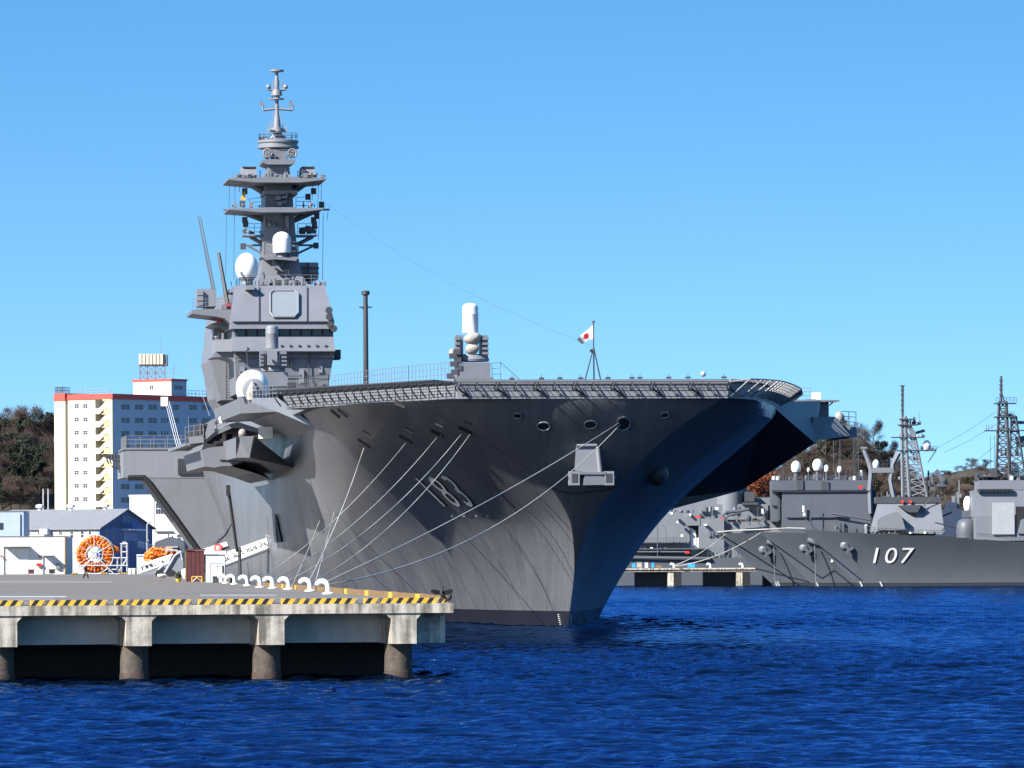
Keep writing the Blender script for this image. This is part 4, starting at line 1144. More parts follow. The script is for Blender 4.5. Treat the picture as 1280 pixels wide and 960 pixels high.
# yellow and black kerb along the front edge
def stripe_mat():
    m = bpy.data.materials.new('yellow and black kerb paint'); m.use_nodes = True; n = m.node_tree; L = n.links.new; b = n.nodes['Principled BSDF']
    tcn = n.nodes.new('ShaderNodeTexCoord'); sx = n.nodes.new('ShaderNodeSeparateXYZ'); L(tcn.outputs['Object'], sx.inputs[0])
    def mt(op, a, v):
        q = n.nodes.new('ShaderNodeMath'); q.operation = op; L(a, q.inputs[0])
        if isinstance(v, float): q.inputs[1].default_value = v
        else: L(v, q.inputs[1])
        return q.outputs[0]
    s = mt('SUBTRACT', sx.outputs['X'], mt('MULTIPLY', sx.outputs['Z'], 0.75))
    nz = n.nodes.new('ShaderNodeTexNoise'); nz.inputs['Scale'].default_value = 3.0; nz.inputs['Detail'].default_value = 6; L(tcn.outputs['Object'], nz.inputs['Vector'])
    f = mt('MODULO', mt('ADD', s, 40.0), 0.40); k = mt('LESS_THAN', f, 0.19)
    mx = n.nodes.new('ShaderNodeMix'); mx.data_type = 'RGBA'; L(k, mx.inputs[0]); mx.inputs[6].default_value = (.62, .37, .025, 1); mx.inputs[7].default_value = (.014, .011, .012, 1)
    m2 = n.nodes.new('ShaderNodeMix'); m2.data_type = 'RGBA'; rp = n.nodes.new('ShaderNodeMapRange'); L(nz.outputs['Fac'], rp.inputs[0]); rp.inputs[1].default_value = .54; rp.inputs[2].default_value = .75; rp.inputs[4].default_value = .55
    L(rp.outputs[0], m2.inputs[0]); L(mx.outputs[2], m2.inputs[6]); m2.inputs[7].default_value = (.30, .27, .23, 1)
    L(m2.outputs[2], b.inputs['Base Color']); b.inputs['Roughness'].default_value = .6
    return m
M['stripe'] = stripe_mat()
kl = u_at(135.6) - u_at(39.4); kp = u_at(144.8) - u_at(39.4)
for k in range(-9, 5):
    u0 = u_at(39.4) + kp * k
    mb = MB(); l2 = kl if k < 4 else u_at(556) - u0
    for (du, dl) in ((0, l2),):
        mb.hexa([Vector((0, 0, 0)), Vector((dl, 0, 0)), Vector((dl, .22, 0)), Vector((0, .22, 0)), Vector((0.0, .03, .21)), Vector((dl, .03, .21)), Vector((dl, .19, .21)), Vector((0, .19, .21))])
    o = mb.build('edge_kerb', M['stripe'], pier)
    # vertices above are local: put the piece where it stands
    rot = Matrix(((EX.x, EW.x, 0), (EX.y, EW.y, 0), (0, 0, 1)))
    o.data.transform(Matrix.Translation(ORG[pier]))
    o.matrix_local = Matrix.Translation(P(u0, .14, ZP + .003) - ORG[pier]) @ rot.to_4x4()
# ochre timber kerb on the ship side
for k in range(60):
    p = PR + SIDE * (0.8 + 3.05 * k) - Vector((0.30, 0, 0)) + UZ * .14
    mb = MB(); mb.box(p + SIDE * 1.45, (.3, 2.9, .28), ax=(SIDE.y, -SIDE.x, 0), ay=SIDE)
    o = mb.build('timber_kerb', M['yellow'] if k % 6 == 4 else M['wood'], pier)
# asphalt on top
def apron_mat():
    m = mat('worn apron asphalt', (0.165, 0.148, 0.132), 0.9, 0.2, 0.05)
    n = m.node_tree; L = n.links.new; b = n.nodes['Principled BSDF']
    g = n.nodes.new('ShaderNodeNewGeometry'); mp = n.nodes.new('ShaderNodeMapping'); mp.inputs['Scale'].default_value = (.05, .12, 1); L(g.outputs['Position'], mp.inputs['Vector'])
    z = n.nodes.new('ShaderNodeTexNoise'); z.inputs['Scale'].default_value = 1.0; z.inputs['Detail'].default_value = 8; z.inputs['Roughness'].default_value = .7; L(mp.outputs['Vector'], z.inputs['Vector'])
    rp = n.nodes.new('ShaderNodeValToRGB'); rp.color_ramp.elements[0].position = .3; rp.color_ramp.elements[0].color = (.10, .088, .078, 1); rp.color_ramp.elements[1].position = .7; rp.color_ramp.elements[1].color = (.205, .180, .158, 1)
    L(z.outputs['Fac'], rp.inputs['Fac']); L(rp.outputs['Color'], b.inputs['Base Color'])
    return m
M['apron'] = apron_mat()
mb = MB()
ins = PR + SIDE * .4 - EX * .45
mb.prism([P(U0, .42, ZP + .004), ins + EW * .05 + UZ * .004, far - EX * .5 + UZ * .004, Vector((far.x - 168, far.y, ZP + .004)), P(U0, 0, ZP + .004) + Vector((-98, 60, 0))], UZ * .02)
ap = mb.build('pier_ground', M['apron'], None); struct(ap)
M['paint'] = mat('worn white ground paint', (.5, .49, .47), .8, .4, 1.0)
mb = MB()
def strip(x0, x1, y0, y1):
    a, b_, c, d = (on_level(x0, y1, ZP + .028), on_level(x1, y1, ZP + .028), on_level(x1, y0, ZP + .028), on_level(x0, y0, ZP + .028)); mb.quad(a, b_, c, d)
strip(-60, 83, 745.2, 746.4); strip(-60, 68, 748.6, 749.0); strip(250, 345, 743.6, 744.3); strip(-60, 140, 727.2, 727.6)
gm = mb.build('ground_marking', M['paint'], None); struct(gm)
# land behind
mb = MB()
mb.prism([Vector((far.x - 300, far.y - 8, ZP - .006)), Vector((far.x + 8, far.y - 2, ZP - .006)), Vector((-30, 900, ZP - .006)), Vector((-20, 1290, ZP - .006)), Vector((700, 1290, ZP - .006)), Vector((2500, 1400, ZP - .006)), Vector((2500, 4200, ZP - .006)), Vector((-2500, 4200, ZP - .006)), Vector((-2500, far.y + 60, ZP - .006))], -UZ * 6)
ld = mb.build('quay_ground', M['apron'], None); struct(ld)

# ---- white hook bollards
def bollard_mesh():
    mb = MB()
    pts = [(0, 0, 0.0), (0, 0, .25), (0, 0, .42), (-.03, 0, .56), (-.13, 0, .69), (-.30, 0, .76), (-.48, 0, .735), (-.61, 0, .63), (-.66, 0, .52)]
    mb.path(pts, .15, 14, rs=[.19, .155, .15, .155, .165, .165, .165, .15, .12])
    mb.v = [(x * .84, y * .84, z * .84) for x, y, z in mb.v]
    return mb
BOL = []
ords = ['front-most', 'second', 'third', 'fourth', 'fifth', 'sixth', 'seventh', 'eighth and farthest']
first = None
for i, (x, y) in enumerate(((410, 742.6), (387.5, 739.2), (360.5, 737), (341, 735.6), (325, 734.6), (309, 732.4), (293, 730.4), (282, 729.2))):
    p = on_level(x, y, ZP + .024)
    lab = '%s white hook-shaped mooring bollard counting from the pier front' % ords[i]
    if first is None:
        first = thing('mooring_bollard', lab, 'bollard', tuple(p), 'white hook bollards along the pier'); 
        b = bollard_mesh(); b.v = [tuple(Vector(q) + p) for q in b.v]; b.build('hook', M['bollard'], first, smooth=50)
        b = MB(); b.lathe([(.30, 0), (.30, .05), (.2, .09)], p, 14); b.build('base_flange', M['bollard'], first, smooth=30)
        o = first
    else:
        o = dup(first, p, None, lab, None)
    BOL.append(p)

# ---- mooring ropes
def rope(A, B, sag, label, r=.03, n=22):
    mb = MB(); A = Vector(A); B = Vector(B)
    pts = [A.lerp(B, t) - UZ * sag * 4 * t * (1 - t) for t in np.linspace(0, 1, n)]
    mb.path(pts, r, 6); o = mb.build('mooring_rope', M['rope'], None, smooth=60, loc=tuple(B)); tag(o, label, 'rope', 'mooring ropes of the carrier'); return o
tip = lambda i: BOL[i] + Vector((-.1, 0, .45))
fr = lambda i: FAIR[i] + Vector((0, -.5, -.35))
rope(fr(0), tip(1), .5, 'mooring rope from the aftmost bow fairlead, crossing the others steeply')
rope(fr(1), tip(4), .7, 'mooring rope from the second fairlead sloping long to the far bollards')
rope(fr(2), tip(3), .9, 'mooring rope from the third fairlead, below the second rope')
rope(fr(3) + Vector((-.25, 0, 0)), tip(2), 1.0, 'left rope of the close pair from the fourth fairlead')
rope(fr(3) + Vector((.35, 0, 0)), tip(1) + Vector((.2, 0, 0)), 1.0, 'right rope of the close pair from the fourth fairlead')
hw = P_HAWSE + Vector((-.3, -.6, 0))
rope(hw, tip(0) + Vector((-.3, 0, 0)), .4, 'upper of the two long ropes from the round bow opening')
rope(hw + Vector((.1, 0, -.1)), tip(0), 1.9, 'lower sagging rope of the two from the round bow opening')
rope(on_hull(400, 650)[0] + Vector((0, -.3, 0)), tip(2) + Vector((.2, 3, -.3)), .1, 'thin slack line hanging on the hull behind the bollards', r=.025)
rope(on_hull(418, 640)[0] + Vector((0, -.3, 0)), tip(1) + Vector((.2, 3, -.3)), .1, 'thin near-vertical line beside the hull, right of its twin', r=.025)
# ---------------------------------------------------------------- on the pier and the shore
def at(x, y, z=None): return on_level(x, y, ZP + .024 if z is None else z)
def px_m(p): return p.y / F                     # metres per pixel at a point's distance
XA, YA = Vector((1, 0, 0)), Vector((0, 1, 0))
def vbox(mb, x0, y0, x1, y1, d, dep, dd=0):     # block with its face square to the view axis
    a = W(x0, y1, d); b = W(x1, y0, d)
    mb.hexa([(a.x, d, a.z), (b.x, d, a.z), (b.x, d+dep, a.z), (a.x, d+dep, a.z), (a.x, d+dd, b.z), (b.x, d+dd, b.z), (b.x, d+dep, b.z), (a.x, d+dep, b.z)])
def vpoly(mb, pts, d, dep): mb.prism([W(p[0], p[1], p[2] if len(p) > 2 else d) for p in pts], (0, dep, 0))
def vtube(mb, x0, y0, x1, y1, d, r, d2=None, n=5): mb.tube(W(x0, y0, d), W(x1, y1, d2 or d), r, n)

# ---- person walking along the pier
def figure(p, h, joints, edges, radii):
    me = bpy.data.meshes.new('body'); o = bpy.data.objects.new('body', me); COL.objects.link(o)
    me.from_pydata([tuple(Vector(q) * h) for q in joints], edges, [])
    md = o.modifiers.new('skin', 'SKIN'); ss = o.modifiers.new('sub', 'SUBSURF'); ss.levels = 2; ss.render_levels = 2
    for i, r in enumerate(radii): me.skin_vertices[0].data[i].radius = (r * h, r * h)
    me.skin_vertices[0].data[0].use_root = True
    dg = bpy.context.evaluated_depsgraph_get()
    m2 = bpy.data.meshes.new_from_object(o.evaluated_get(dg)); bpy.data.objects.remove(o); return m2
J = [(0,0,.53),(.015,0,.66),(.03,0,.79),(.035,0,.855),(.045,0,.90),(.052,0,.955),   # pelvis .. head
     (.10,-.045,.30),(.185,-.045,.055),(.235,-.05,.025),                                 # leading leg
     (-.05,.045,.29),(-.17,.045,.075),(-.14,.05,.02),                                    # trailing leg
     (.03,-.10,.795),(-.03,-.125,.63),(.03,-.12,.50),(.06,-.12,.45),                      # arm back
     (.03,.10,.795),(.09,.125,.64),(.17,.12,.54),(.20,.12,.50),
     (.02,-.05,.51),(-.01,.05,.51)]
E = [(0,1),(1,2),(2,3),(3,4),(4,5),(0,20),(20,6),(6,7),(7,8),(0,21),(21,9),(9,10),(10,11),(2,12),(12,13),(13,14),(14,15),(2,16),(16,17),(17,18),(18,19)]
Rr = [.10,.10,.115,.05,.062,.058, .062,.045,.035, .062,.045,.035, .06,.05,.038,.034, .06,.05,.038,.034, .085,.085]
pp_ = at(107, 723.4); hh = 18.3 * px_m(pp_)
me = figure(pp_, hh, J, E, Rr)
body = bpy.data.objects.new('person', me); COL.objects.link(body); body.location = pp_
me.materials.clear(); me.materials.append(M['cloth']); me.materials.append(M['skin']); me.materials.append(M['cloth'])
for f in me.polygons:
    c = f.center / hh
    f.material_index = 1 if (c.z > .865 or (c.z < .475 and abs(c.y) > .1)) else 0
    f.use_smooth = True
tag(body, 'person in black clothes walking along the pier in front of the reel', 'person')
mb = MB(); mb.ball(Vector((.045*hh, 0, .965*hh)) + pp_, .052*hh, 12, (1.05, 1, .75)); mb.build('hair', M['cloth'], body, smooth=60)

# ---- two cormorants at the pier's end
def cormorant(p, label, spread, face):
    t = thing('cormorant', label, 'bird', tuple(p), 'black cormorants at the pier end')
    mb = MB(); f = face
    q = lambda x, y, z: p + Vector((x * f, y, z))
    mb.path([q(.17, .02, .02), q(.09, 0, .09), q(.0, 0, .17), q(-.05, 0, .26), q(-.04, 0, .34), q(-.01, 0, .39), q(.01, 0, .43), q(-.03, 0, .455), q(-.09, 0, .45)], .05, 8, rs=[.012, .04, .075, .07, .038, .026, .03, .024, .006])
    for s in (-1, 1):
        mb.tube(q(-.01, .03 * s, .15), q(-.02, .03 * s, .0), .014, 5)
        mb.box(q(-.05, .03 * s, .008), (.1, .05, .012))
        if spread:
            a = [q(-.03, .03*s, .32), q(-.03 + .22*s, -.02, .38), q(-.03 + .36*s, -.02, .40), q(-.03 + .40*s, 0, .30), q(-.02 + .26*s, .02, .20), q(.02 + .05*s, .03, .20)]
            mb.prism(a, Vector((0, .018, 0)))
        else:
            mb.loft([q(.02, .075*s, .30), q(-.04, .08*s, .22), q(.06, .07*s, .12)], [q(.13, .03*s, .09), q(.125, .03*s, .085), q(.135, .025*s, .07)])
    mb.build('body', M['feather'], t, smooth=60)
cormorant(on_level(553.5, 750.5, ZP + .21) + Vector((0, .1, 0)), 'black cormorant drying spread wings on the last striped kerb', True, 1)
cormorant(P(UR - .12, .25, ZP + .004), 'black cormorant hunched at the pier corner with wings folded', False, -1)

# ---- maroon kiosk, white cabinet, barrier and planter
p = at(243.5, 727); d = p.y; k = px_m(p)
t = thing('storage_kiosk', 'tall maroon wooden kiosk beside the white cabinet on the pier', 'kiosk', tuple(p))
mb = MB(); vbox(mb, 233, 688.5, 254.6, 727, d, 1.6); mb.build('cabin', M['maroon'], t)
mb = MB(); vbox(mb, 231.5, 686, 255.4, 688.4, d - .12, 1.85); mb.build('roof', M['maroon'], t)
mb = MB(); vbox(mb, 231.6, 689, 233, 727, d - .05, 1.7); mb.build('corner_post', M['wood'], t)
mb = MB()
for x in (238.5, 244, 249.5): vbox(mb, x, 690, x + .35, 726, d - .02, .05)
mb.build('plank_joint', M['black'], t)
p = at(246, 727.6); d = p.y
t = thing('barrier_frame', 'small yellow trestle frame in front of the maroon kiosk', 'barrier', tuple(p))
mb = MB(); r = .035
for (a, b) in (((240.2, 727.4), (240.2, 720.8)), ((252.3, 727.4), (252.3, 720.8)), ((240, 721), (252.5, 721))): vtube(mb, *a, *b, d - .5, .06)
mb.build('frame', M['yellow'], t)
mb = MB()
for (a, b) in (((240.6, 727), (246.2, 721.8)), ((246.2, 721.8), (252, 727))): vtube(mb, *a, *b, d - .5, .04)
mb.build('brace', M['steel'], t)
p = at(268, 728); d = p.y
t = thing('white_cabinet', 'white metal cabinet between the maroon kiosk and first hook bollards', 'cabinet', tuple(p))
M['coolwhite'] = mat('pale blue white paint', (.55, .62, .72), .5, .05, 2.0)
mb = MB(); vbox(mb, 257.5, 693, 281, 728, d, 1.5); mb.build('box', M['coolwhite'], t)
mb = MB(); vbox(mb, 255.2, 688.5, 282.2, 692.8, d - .15, 1.9); mb.build('lid', M['offw'], t)
mb = MB(); vbox(mb, 263, 704, 279.5, 704.5, d - .02, .05); vbox(mb, 263, 704, 263.3, 727, d - .02, .05); vbox(mb, 271, 706.5, 272, 708, d - .05, .06); mb.build('door', M['greyl'], t)
for (x0, y0, x1, y1, lab) in ((265.8, 721, 273, 728.6, 'dark grey bin in front of the white cabinet'),):
    p = at((x0+x1)/2, y1); t = thing('waste_bin', lab, 'bin', tuple(p))
    mb = MB(); vbox(mb, x0, y0, x1, y1, p.y - .2, .6); mb.build('bin_body', M['greyd'], t)
    mb = MB(); vbox(mb, x0 - .4, y0 - .7, x1 + .4, y0, p.y - .25, .7); mb.build('lid', M['black'], t)
    mb = MB(); vtube(mb, 278.6, 707, 279.4, 728, p.y - .1, .1); mb.build('post', M['greyd'], t)
p = at(223, 727); d = p.y; k = px_m(p)
t = thing('potted_plant', 'small green shrub in a yellow pot left of the maroon kiosk', 'plant', tuple(p))
mb = MB(); mb.lathe([(2.8*k, 0), (3.9*k, 3.4*k), (3.4*k, 3.5*k)], p, 14); mb.build('pot', M['pot'], t, smooth=30)
mb = MB(); r_ = random.Random(3)
for _ in range(420):
    v = Vector((r_.gauss(0, 1), r_.gauss(0, 1), r_.gauss(0, 1))).normalized() * (r_.random() ** .4)
    c = p + UZ * 7.2*k + Vector((v.x*4.2*k, v.y*4.2*k, v.z*3.9*k)); 
    a = Vector((r_.gauss(0,1), r_.gauss(0,1), r_.gauss(0,1))).normalized() * .06; b = a.orthogonal() * .8
    mb.quad(c - a, c + b, c + a)
mb.build('leaves', M['green'], t)
mb = MB(); mb.tube(p + UZ * 3*k, p + UZ * 13*k, .02, 5); mb.tube(p + UZ*9*k, p + UZ*15*k + XA*.08, .015, 5); mb.build('stem', M['greyd'], t)

# ---- gangways with their banners
DG = lambda x: 527 - (x - 262) * 0.10          # the gangway swings in towards the hull door
t = thing('boarding_gangway', 'long gangway with a lettered white banner climbing to the hull door', 'gangway', tuple(W(300, 716, DG(300))))
g3 = lambda pts, dd: [(x, y, DG(x) + dd) for x, y in pts]
mb = MB(); mb.prism([W(*q) for q in g3([(262, 713), (281, 706.8), (335, 687), (335.5, 688.8), (281, 709), (262, 715)], .06)], (0, 1.4, 0)); mb.build('walkway', M['greyd'], t)
mb = MB(); mb.prism([W(*q) for q in g3([(263, 696.5), (281, 690.6), (333.5, 672.5), (335.8, 684.6), (281, 706.2), (263, 712.3)], 0)], (0, .04, 0))
bn = mb.build('banner', M['offw'], t)
o_ = W(264, 708.5, DG(264) - .2); e_ = W(333, 681, DG(333) - .2); ux = (e_ - o_); L_ = ux.length; ux.normalize(); uy = Vector((-ux.z, 0, ux.x)).normalized()
vs, fs = text_mesh('Commander  Escort  Flotilla  One', 1.0, spacing=1.12, bold=0.028); x1_ = max(v[0] for v in vs)
mb = MB(); mb.add([o_ + ux * v[0] * L_ / x1_ + uy * v[1] * .66 for v in vs], fs); mb.build('lettering', M['black'], bn)
mb = MB()
for k in range(2, 16):
    x = 254 + k * 5.4; y = 714 - k * 1.9; vtube(mb, x, y, x - .5, y - 13, DG(x) + 1.2, .03)
vtube(mb, 264, 697, 335, 672, DG(264) + 1.2, .04, DG(335) + 1.2); mb.build('handrail', M['steel'], t)
t = thing('door_platform', 'grey landing platform on legs under the open hull door', 'platform', tuple(W(350, 690, 517)))
mb = MB(); vbox(mb, 334, 680, 359, 684.5, 517, 2.2); mb.build('landing', M['greyl'], t)
mb = MB()
for (a, b) in (((335, 680), (332.5, 668)), ((357, 681), (355, 672)), ((345, 681), (344, 675)), ((333, 669), (345, 675)), ((345, 675), (356, 675))): vtube(mb, *a, *b, 517, .05)
mb.build('railing', M['steel'], t)
for x, x2 in ((299, 300), (358, 366)):
    mb = MB(); vtube(mb, x, 684, x2, 724, 518, .16); mb.build('leg', M['greyd'], t)
# open side door in the shell
mb = MB(); q = [on_hull(x, y)[0] + Vector((-.12, -.12, 0)) for x, y in ((333.5, 644.5), (346.5, 643.5), (353.5, 677), (345.5, 678))]
mb.prism(q, Vector((.1, .06, 0))); do = mb.build('side_door', M['black'], hull)
mb = MB(); mb.path([q_ + Vector((-.05, -.05, 0)) for q_ in q + [q[0]]], .07, 5); mb.build('door_frame', M['greyl'], do)
d2 = 548
t = thing('upper_gangway', 'second gangway behind, white banner bearing a round red emblem', 'gangway', tuple(W(262, 700, d2)))
mb = MB(); vpoly(mb, [(238, 690), (262, 683.5), (283, 677), (285, 682), (262, 690), (240, 698)], d2, .05); bn = mb.build('banner', M['offw'], t)
mb = MB(); c = W(272.8, 684.8, d2 - .05); k = px_m(c)
mb.lathe([(5.2*k, 0), (5.2*k, .02)], c, 24, ax=-YA); em = mb.build('emblem', M['red'], bn)
mb = MB()
for (x0, y0, x1, y1) in ((269.8, 682.5, 271, 687), (271.8, 681.5, 273, 688), (273.6, 682.5, 275.4, 683.4), (274.2, 684.5, 275.6, 686.5), (270, 685, 275, 685.6)): vbox(mb, x0, y0, x1, y1, d2 - .09, .03)
mb.build('emblem_marks', M['offw'], em)
mb = MB(); vpoly(mb, [(238, 698), (262, 690), (285, 683), (287, 685), (262, 693), (238, 701)], d2 + .1, 1.3); mb.build('walkway', M['greyd'], t)
t = thing('derrick_boom', 'thin black lattice derrick boom leaning against the grey hull side', 'boom', tuple(W(296, 690, 515)))
mb = MB(); vtube(mb, 284.5, 607.5, 296, 690, 515, .11, n=6); vtube(mb, 286.3, 608, 297.5, 690, 515.4, .06)
for k in range(14): vtube(mb, 284.5 + .82*k, 608 + 5.8*k, 286.6 + .82*k, 611 + 5.8*k, 515, .05)
mb.box(W(285.3, 613, 514.8), (.35, .35, .9)); mb.build('boom', M['black'], t)
mb = MB()
for (x, y) in ((268, 679), (270.5, 679), (272, 679)): mb.path([W(291, 652, 515), W((291+x)/2 + 1.5, 668.5, 516), W(x, y, 517)], .03, 4)
mb.build('stay_ropes', M['greyd'], t)
# ---- boarding stairs with the ship's name board
p = at(196, 721); d = p.y + 25
t = thing('boarding_stairs', 'grey mobile boarding stairs carrying a white Japanese name board', 'stairs', tuple(W(196, 720, d)))
mb = MB(); vpoly(mb, [(174, 718), (176, 716.4), (211, 704.4), (226, 688), (229, 690), (229, 713), (213, 719)], d, 2.2); mb.build('stair_flight', M['greyl'], t)
mb = MB(); vpoly(mb, [(173, 705.6), (215.5, 692), (210.5, 704.6), (175.5, 716.4)], d - .06, .05); bd = mb.build('name_board', M['offw'], t)
o_ = W(177, 712.6, d - .1); e_ = W(206, 703.2, d - .1); ux = e_ - o_; L_ = ux.length; ux.normalize(); uy = Vector((-ux.z, 0, ux.x)).normalized(); uy = uy if uy.z > 0 else -uy
vs, fs = text_mesh('護衛艦いずも', 1.0, spacing=1.0, bold=0.02); x1_ = max(v[0] for v in vs)
mb = MB(); mb.add([o_ + ux * v[0] * L_ / x1_ + uy * v[1] * L_ / x1_ * 1.0 for v in vs], fs); mb.build('lettering', M['black'], bd)
mb = MB(); vtube(mb, 205, 718, 219, 694, d - .2, .12); vtube(mb, 194, 716, 203, 707, d - .2, .1); vtube(mb, 219, 694, 226, 689, d - .2, .12); mb.path([W(208, 688, d - .2), W(221, 688, d - .2), W(226, 691, d-.2), W(228, 700, d-.2)], .12)
mb.build('support_strut', M['steel'], t)
for x in (199, 214):
    mb = MB(); mb.lathe([(.5, -.2), (.5, .2)], W(x, 717, d - .3), 16, ax=YA); mb.build('wheel', M['black'], t)
mb = MB(); vbox(mb, 206, 687, 222, 689.2, d + .3, 1.5); mb.build('top_platform', M['steel'], t)
p = at(178, 718.5)
t = thing('white_crate', 'pale box container behind the Japanese name board', 'container', tuple(W(178, 717, 930)))
mb = MB(); vbox(mb, 171, 694.5, 188, 717.5, 925, 3); mb.build('box', M['coolwhite'], t)
mb = MB(); vbox(mb, 170.6, 693, 188.4, 694.4, 924.8, 3.3); mb.build('lid', M['offw'], t)
def heap(name, label, x0, x1, y0, y1, d, m, n, r):
    t = thing(name, label, 'boom coil', tuple(W((x0+x1)/2, y1, d))); rr = random.Random(int(x0)); mb = MB()
    for _ in range(n):
        x = x0 + (x1-x0)*rr.random(); top = y0 + (y1-y0)*(abs(x-(x0+x1)/2)/((x1-x0)/2))**2
        y = top + (y1-top)*rr.random(); a = W(x, y, d + rr.random()*1.5); th = rr.random()*6.28
        mb.path([a + Vector((math.cos(th+q)*r*3, rr.gauss(0, .2), math.sin(th+q)*r*2)) for q in (0, .6, 1.2, 1.9)], r, 7)
    mb.build('boom_coil', m, t, smooth=60); return t
heap('oil_boom_heap', 'heap of orange floating boom on top of the boarding stairs', 185, 207, 687, 697.5, d + 1.5, M['orange'], 60, .19)
heap('oil_boom_heap', 'smaller faded orange boom heap right of the larger heap', 206, 218, 687, 692, d + 3, mat('faded orange rubber', (.62, .22, .10), .6, .2, 2.0), 24, .16)
p = at(208, 721); 
for i, (x, y, m, lab) in enumerate(((203, 721, 'white', 'white fabric sack lying left under the boarding stairs'), (232, 719, 'white', 'white fabric sack leaning on the maroon kiosk'))):
    q = W(x, y - 1.5, 640); mb = MB(); mb.ball(q, 1, 14, (.55 - .1*i, .4, .22 + .3*i))
    for j in range(len(mb.v)): w = Vector(mb.v[j]); mb.v[j] = tuple(w + (w - q) * mnoise.noise(w * 4) * .5)
    o = mb.build('fabric_sack', M[m], None, smooth=60, loc=tuple(q)); tag(o, lab, 'sack')

# ---- the orange boom reel in its steel frame
dR = 940; c = W(119, 693, dR); k = dR / F
t = thing('boom_reel', 'big round reel of orange oil boom in a grey steel frame', 'reel', tuple(W(119, 717, dR)))
mb = MB(); rr = random.Random(11)
for ring_, (rad, tube, n) in enumerate(((20.2, 3.4, 30), (15.6, 3.0, 22), (11.8, 2.2, 18))):
    for i in range(n):
        for dy in (-.9, .1, 1.0):
            a0 = 2*math.pi*(i + .08 + .3*rr.random())/n; a1 = a0 + 2*math.pi*.82/n
            R_ = (rad + rr.gauss(0, .5))*k
            pts = [c + Vector((R_*math.cos(a), dy + rr.gauss(0, .05), R_*math.sin(a))) for a in np.linspace(a0, a1, 4)]
            mb.path(pts, tube*k, 7, rs=[tube*k*.6, tube*k, tube*k, tube*k*.6])
mb.build('oil_boom', M['orange'], t, smooth=60)
mb = MB()
for dy in (-1.9, 1.9):
    for i in range(12):
        a = 2*math.pi*i/12; mb.tube(c + Vector((2*k*math.cos(a), dy, 2*k*math.sin(a))), c + Vector((22.5*k*math.cos(a), dy, 22.5*k*math.sin(a))), .05, 5)
    for R_ in (10.5, 24):
        mb.path([c + Vector((R_*k*math.cos(a), dy, R_*k*math.sin(a))) for a in np.linspace(0, 2*math.pi, 33)], .06, 5)
mb.tube(c - YA*2.2, c + YA*2.2, .4, 12); mb.build('wheel', M['steel'], t)
mb = MB()
for dy in (-2.1, 2.1):
    for (a, b) in (((90, 717.5), (160, 717.5)), ((96, 717), (119, 694)), ((142, 717), (119, 694)), ((96, 707), (160, 707))): vtube(mb, *a, *b, dR + dy, .12)
mb.build('stand', M['steel'], t)
mb = MB()
for (x0, y0, x1, y1) in ((137, 717, 137, 697), (147, 717, 147, 697), (159, 717, 159, 680), (152, 717, 152, 680), (137, 697.5, 160, 697.5), (150, 680, 160, 680), (147, 717, 159, 698), (137, 712, 147, 712), (152, 690, 160, 690)): vtube(mb, x0, y0, x1, y1, dR - 1, .14)
vbox(mb, 153, 677, 158, 684, dR - .8, 1); mb.build('drive_frame', M['steel'], t)
mb = MB(); mb.path([W(136, 686, dR), W(141, 685, dR), W(146, 687.5, dR), W(149, 690, dR)], .4, 8, rs=[.3, .45, .5, .2]); mb.build('boom_tail', M['orange'], t, smooth=60)
mb = MB()
for (x0, x1) in ((89, 97), (126, 135), (149, 157), (159, 169)): vbox(mb, x0, 715.5, x1, 717.6, dR - 3, .5)
mb.build('wheel_chock', M['stripe'], t)
for i, (x, lab) in enumerate(((163, 'white drum right of the reel frame, beside the chocks'), (168, 'cream drum by the boarding stairs, right of the white drum'))):
    q = W(x, 718, dR - 4); mb = MB(); mb.lathe([(.32, 0), (.36, .1), (.36, .85), (.3, .95)], q, 14); o = mb.build('drum', M['offw'] if i == 0 else M['cream'], None, smooth=30, loc=tuple(q)); tag(o, lab, 'drum')

# ---- white shed
dS = 990
t = thing('white_shed', 'low flat-roofed white shed with two door canopies at the far left', 'shed', tuple(W(30, 718, dS)))
mb = MB(); vbox(mb, -70, 671, 83, 718.6, dS, 14); mb.build('wall', M['wallw'], t)
mb = MB(); vbox(mb, -71, 669.8, 83.4, 671.2, dS - .15, 14.4); mb.build('roof_edge', M['greyl'], t)
for (x0, x1, y) in ((4, 36, 683), (53, 66, 694.3)):
    mb = MB(); vbox(mb, x0, y - .4, x1, y + .5, dS - 2.0, 2.05); mb.build('canopy', M['steel'], t)
    mb = MB(); vbox(mb, x0 + 1.2, y + 3, x1 - .3, 717.5, dS - .05, .1); dr = mb.build('door', mat('shed door paint', (.70, .70, .68), .5, .05, 1.0), t)
    mb = MB(); vtube(mb, x0 + .6, y, x0 + .6, 718, dS - .15, .12); vbox(mb, (x0+x1)/2, y + 3, (x0+x1)/2 + .3, 717, dS - .07, .05); mb.build('drain_pipe', M['steel'], t)
mb = MB(); vbox(mb, 69.5, 704, 74.5, 711, dS - .5, .5); vbox(mb, 48, 694, 52, 697, dS - .3, .3); mb.build_each('meter_box', M['greyl'], t)
mb = MB(); vtube(mb, 81.6, 671, 81.6, 718, dS - .2, .14); mb.build('drain_pipe', M['wood'], t)
mb = MB()
for x in (47.5, 50.5): mb.lathe([(.28, 0), (.28, .3)], W(x, 706, dS - .3), 12, ax=-YA)
mb.lathe([(.2, 0), (.2, .3)], W(2, 695.5, dS - .3), 12, ax=-YA); mb.build('fire_point', M['red'], t)
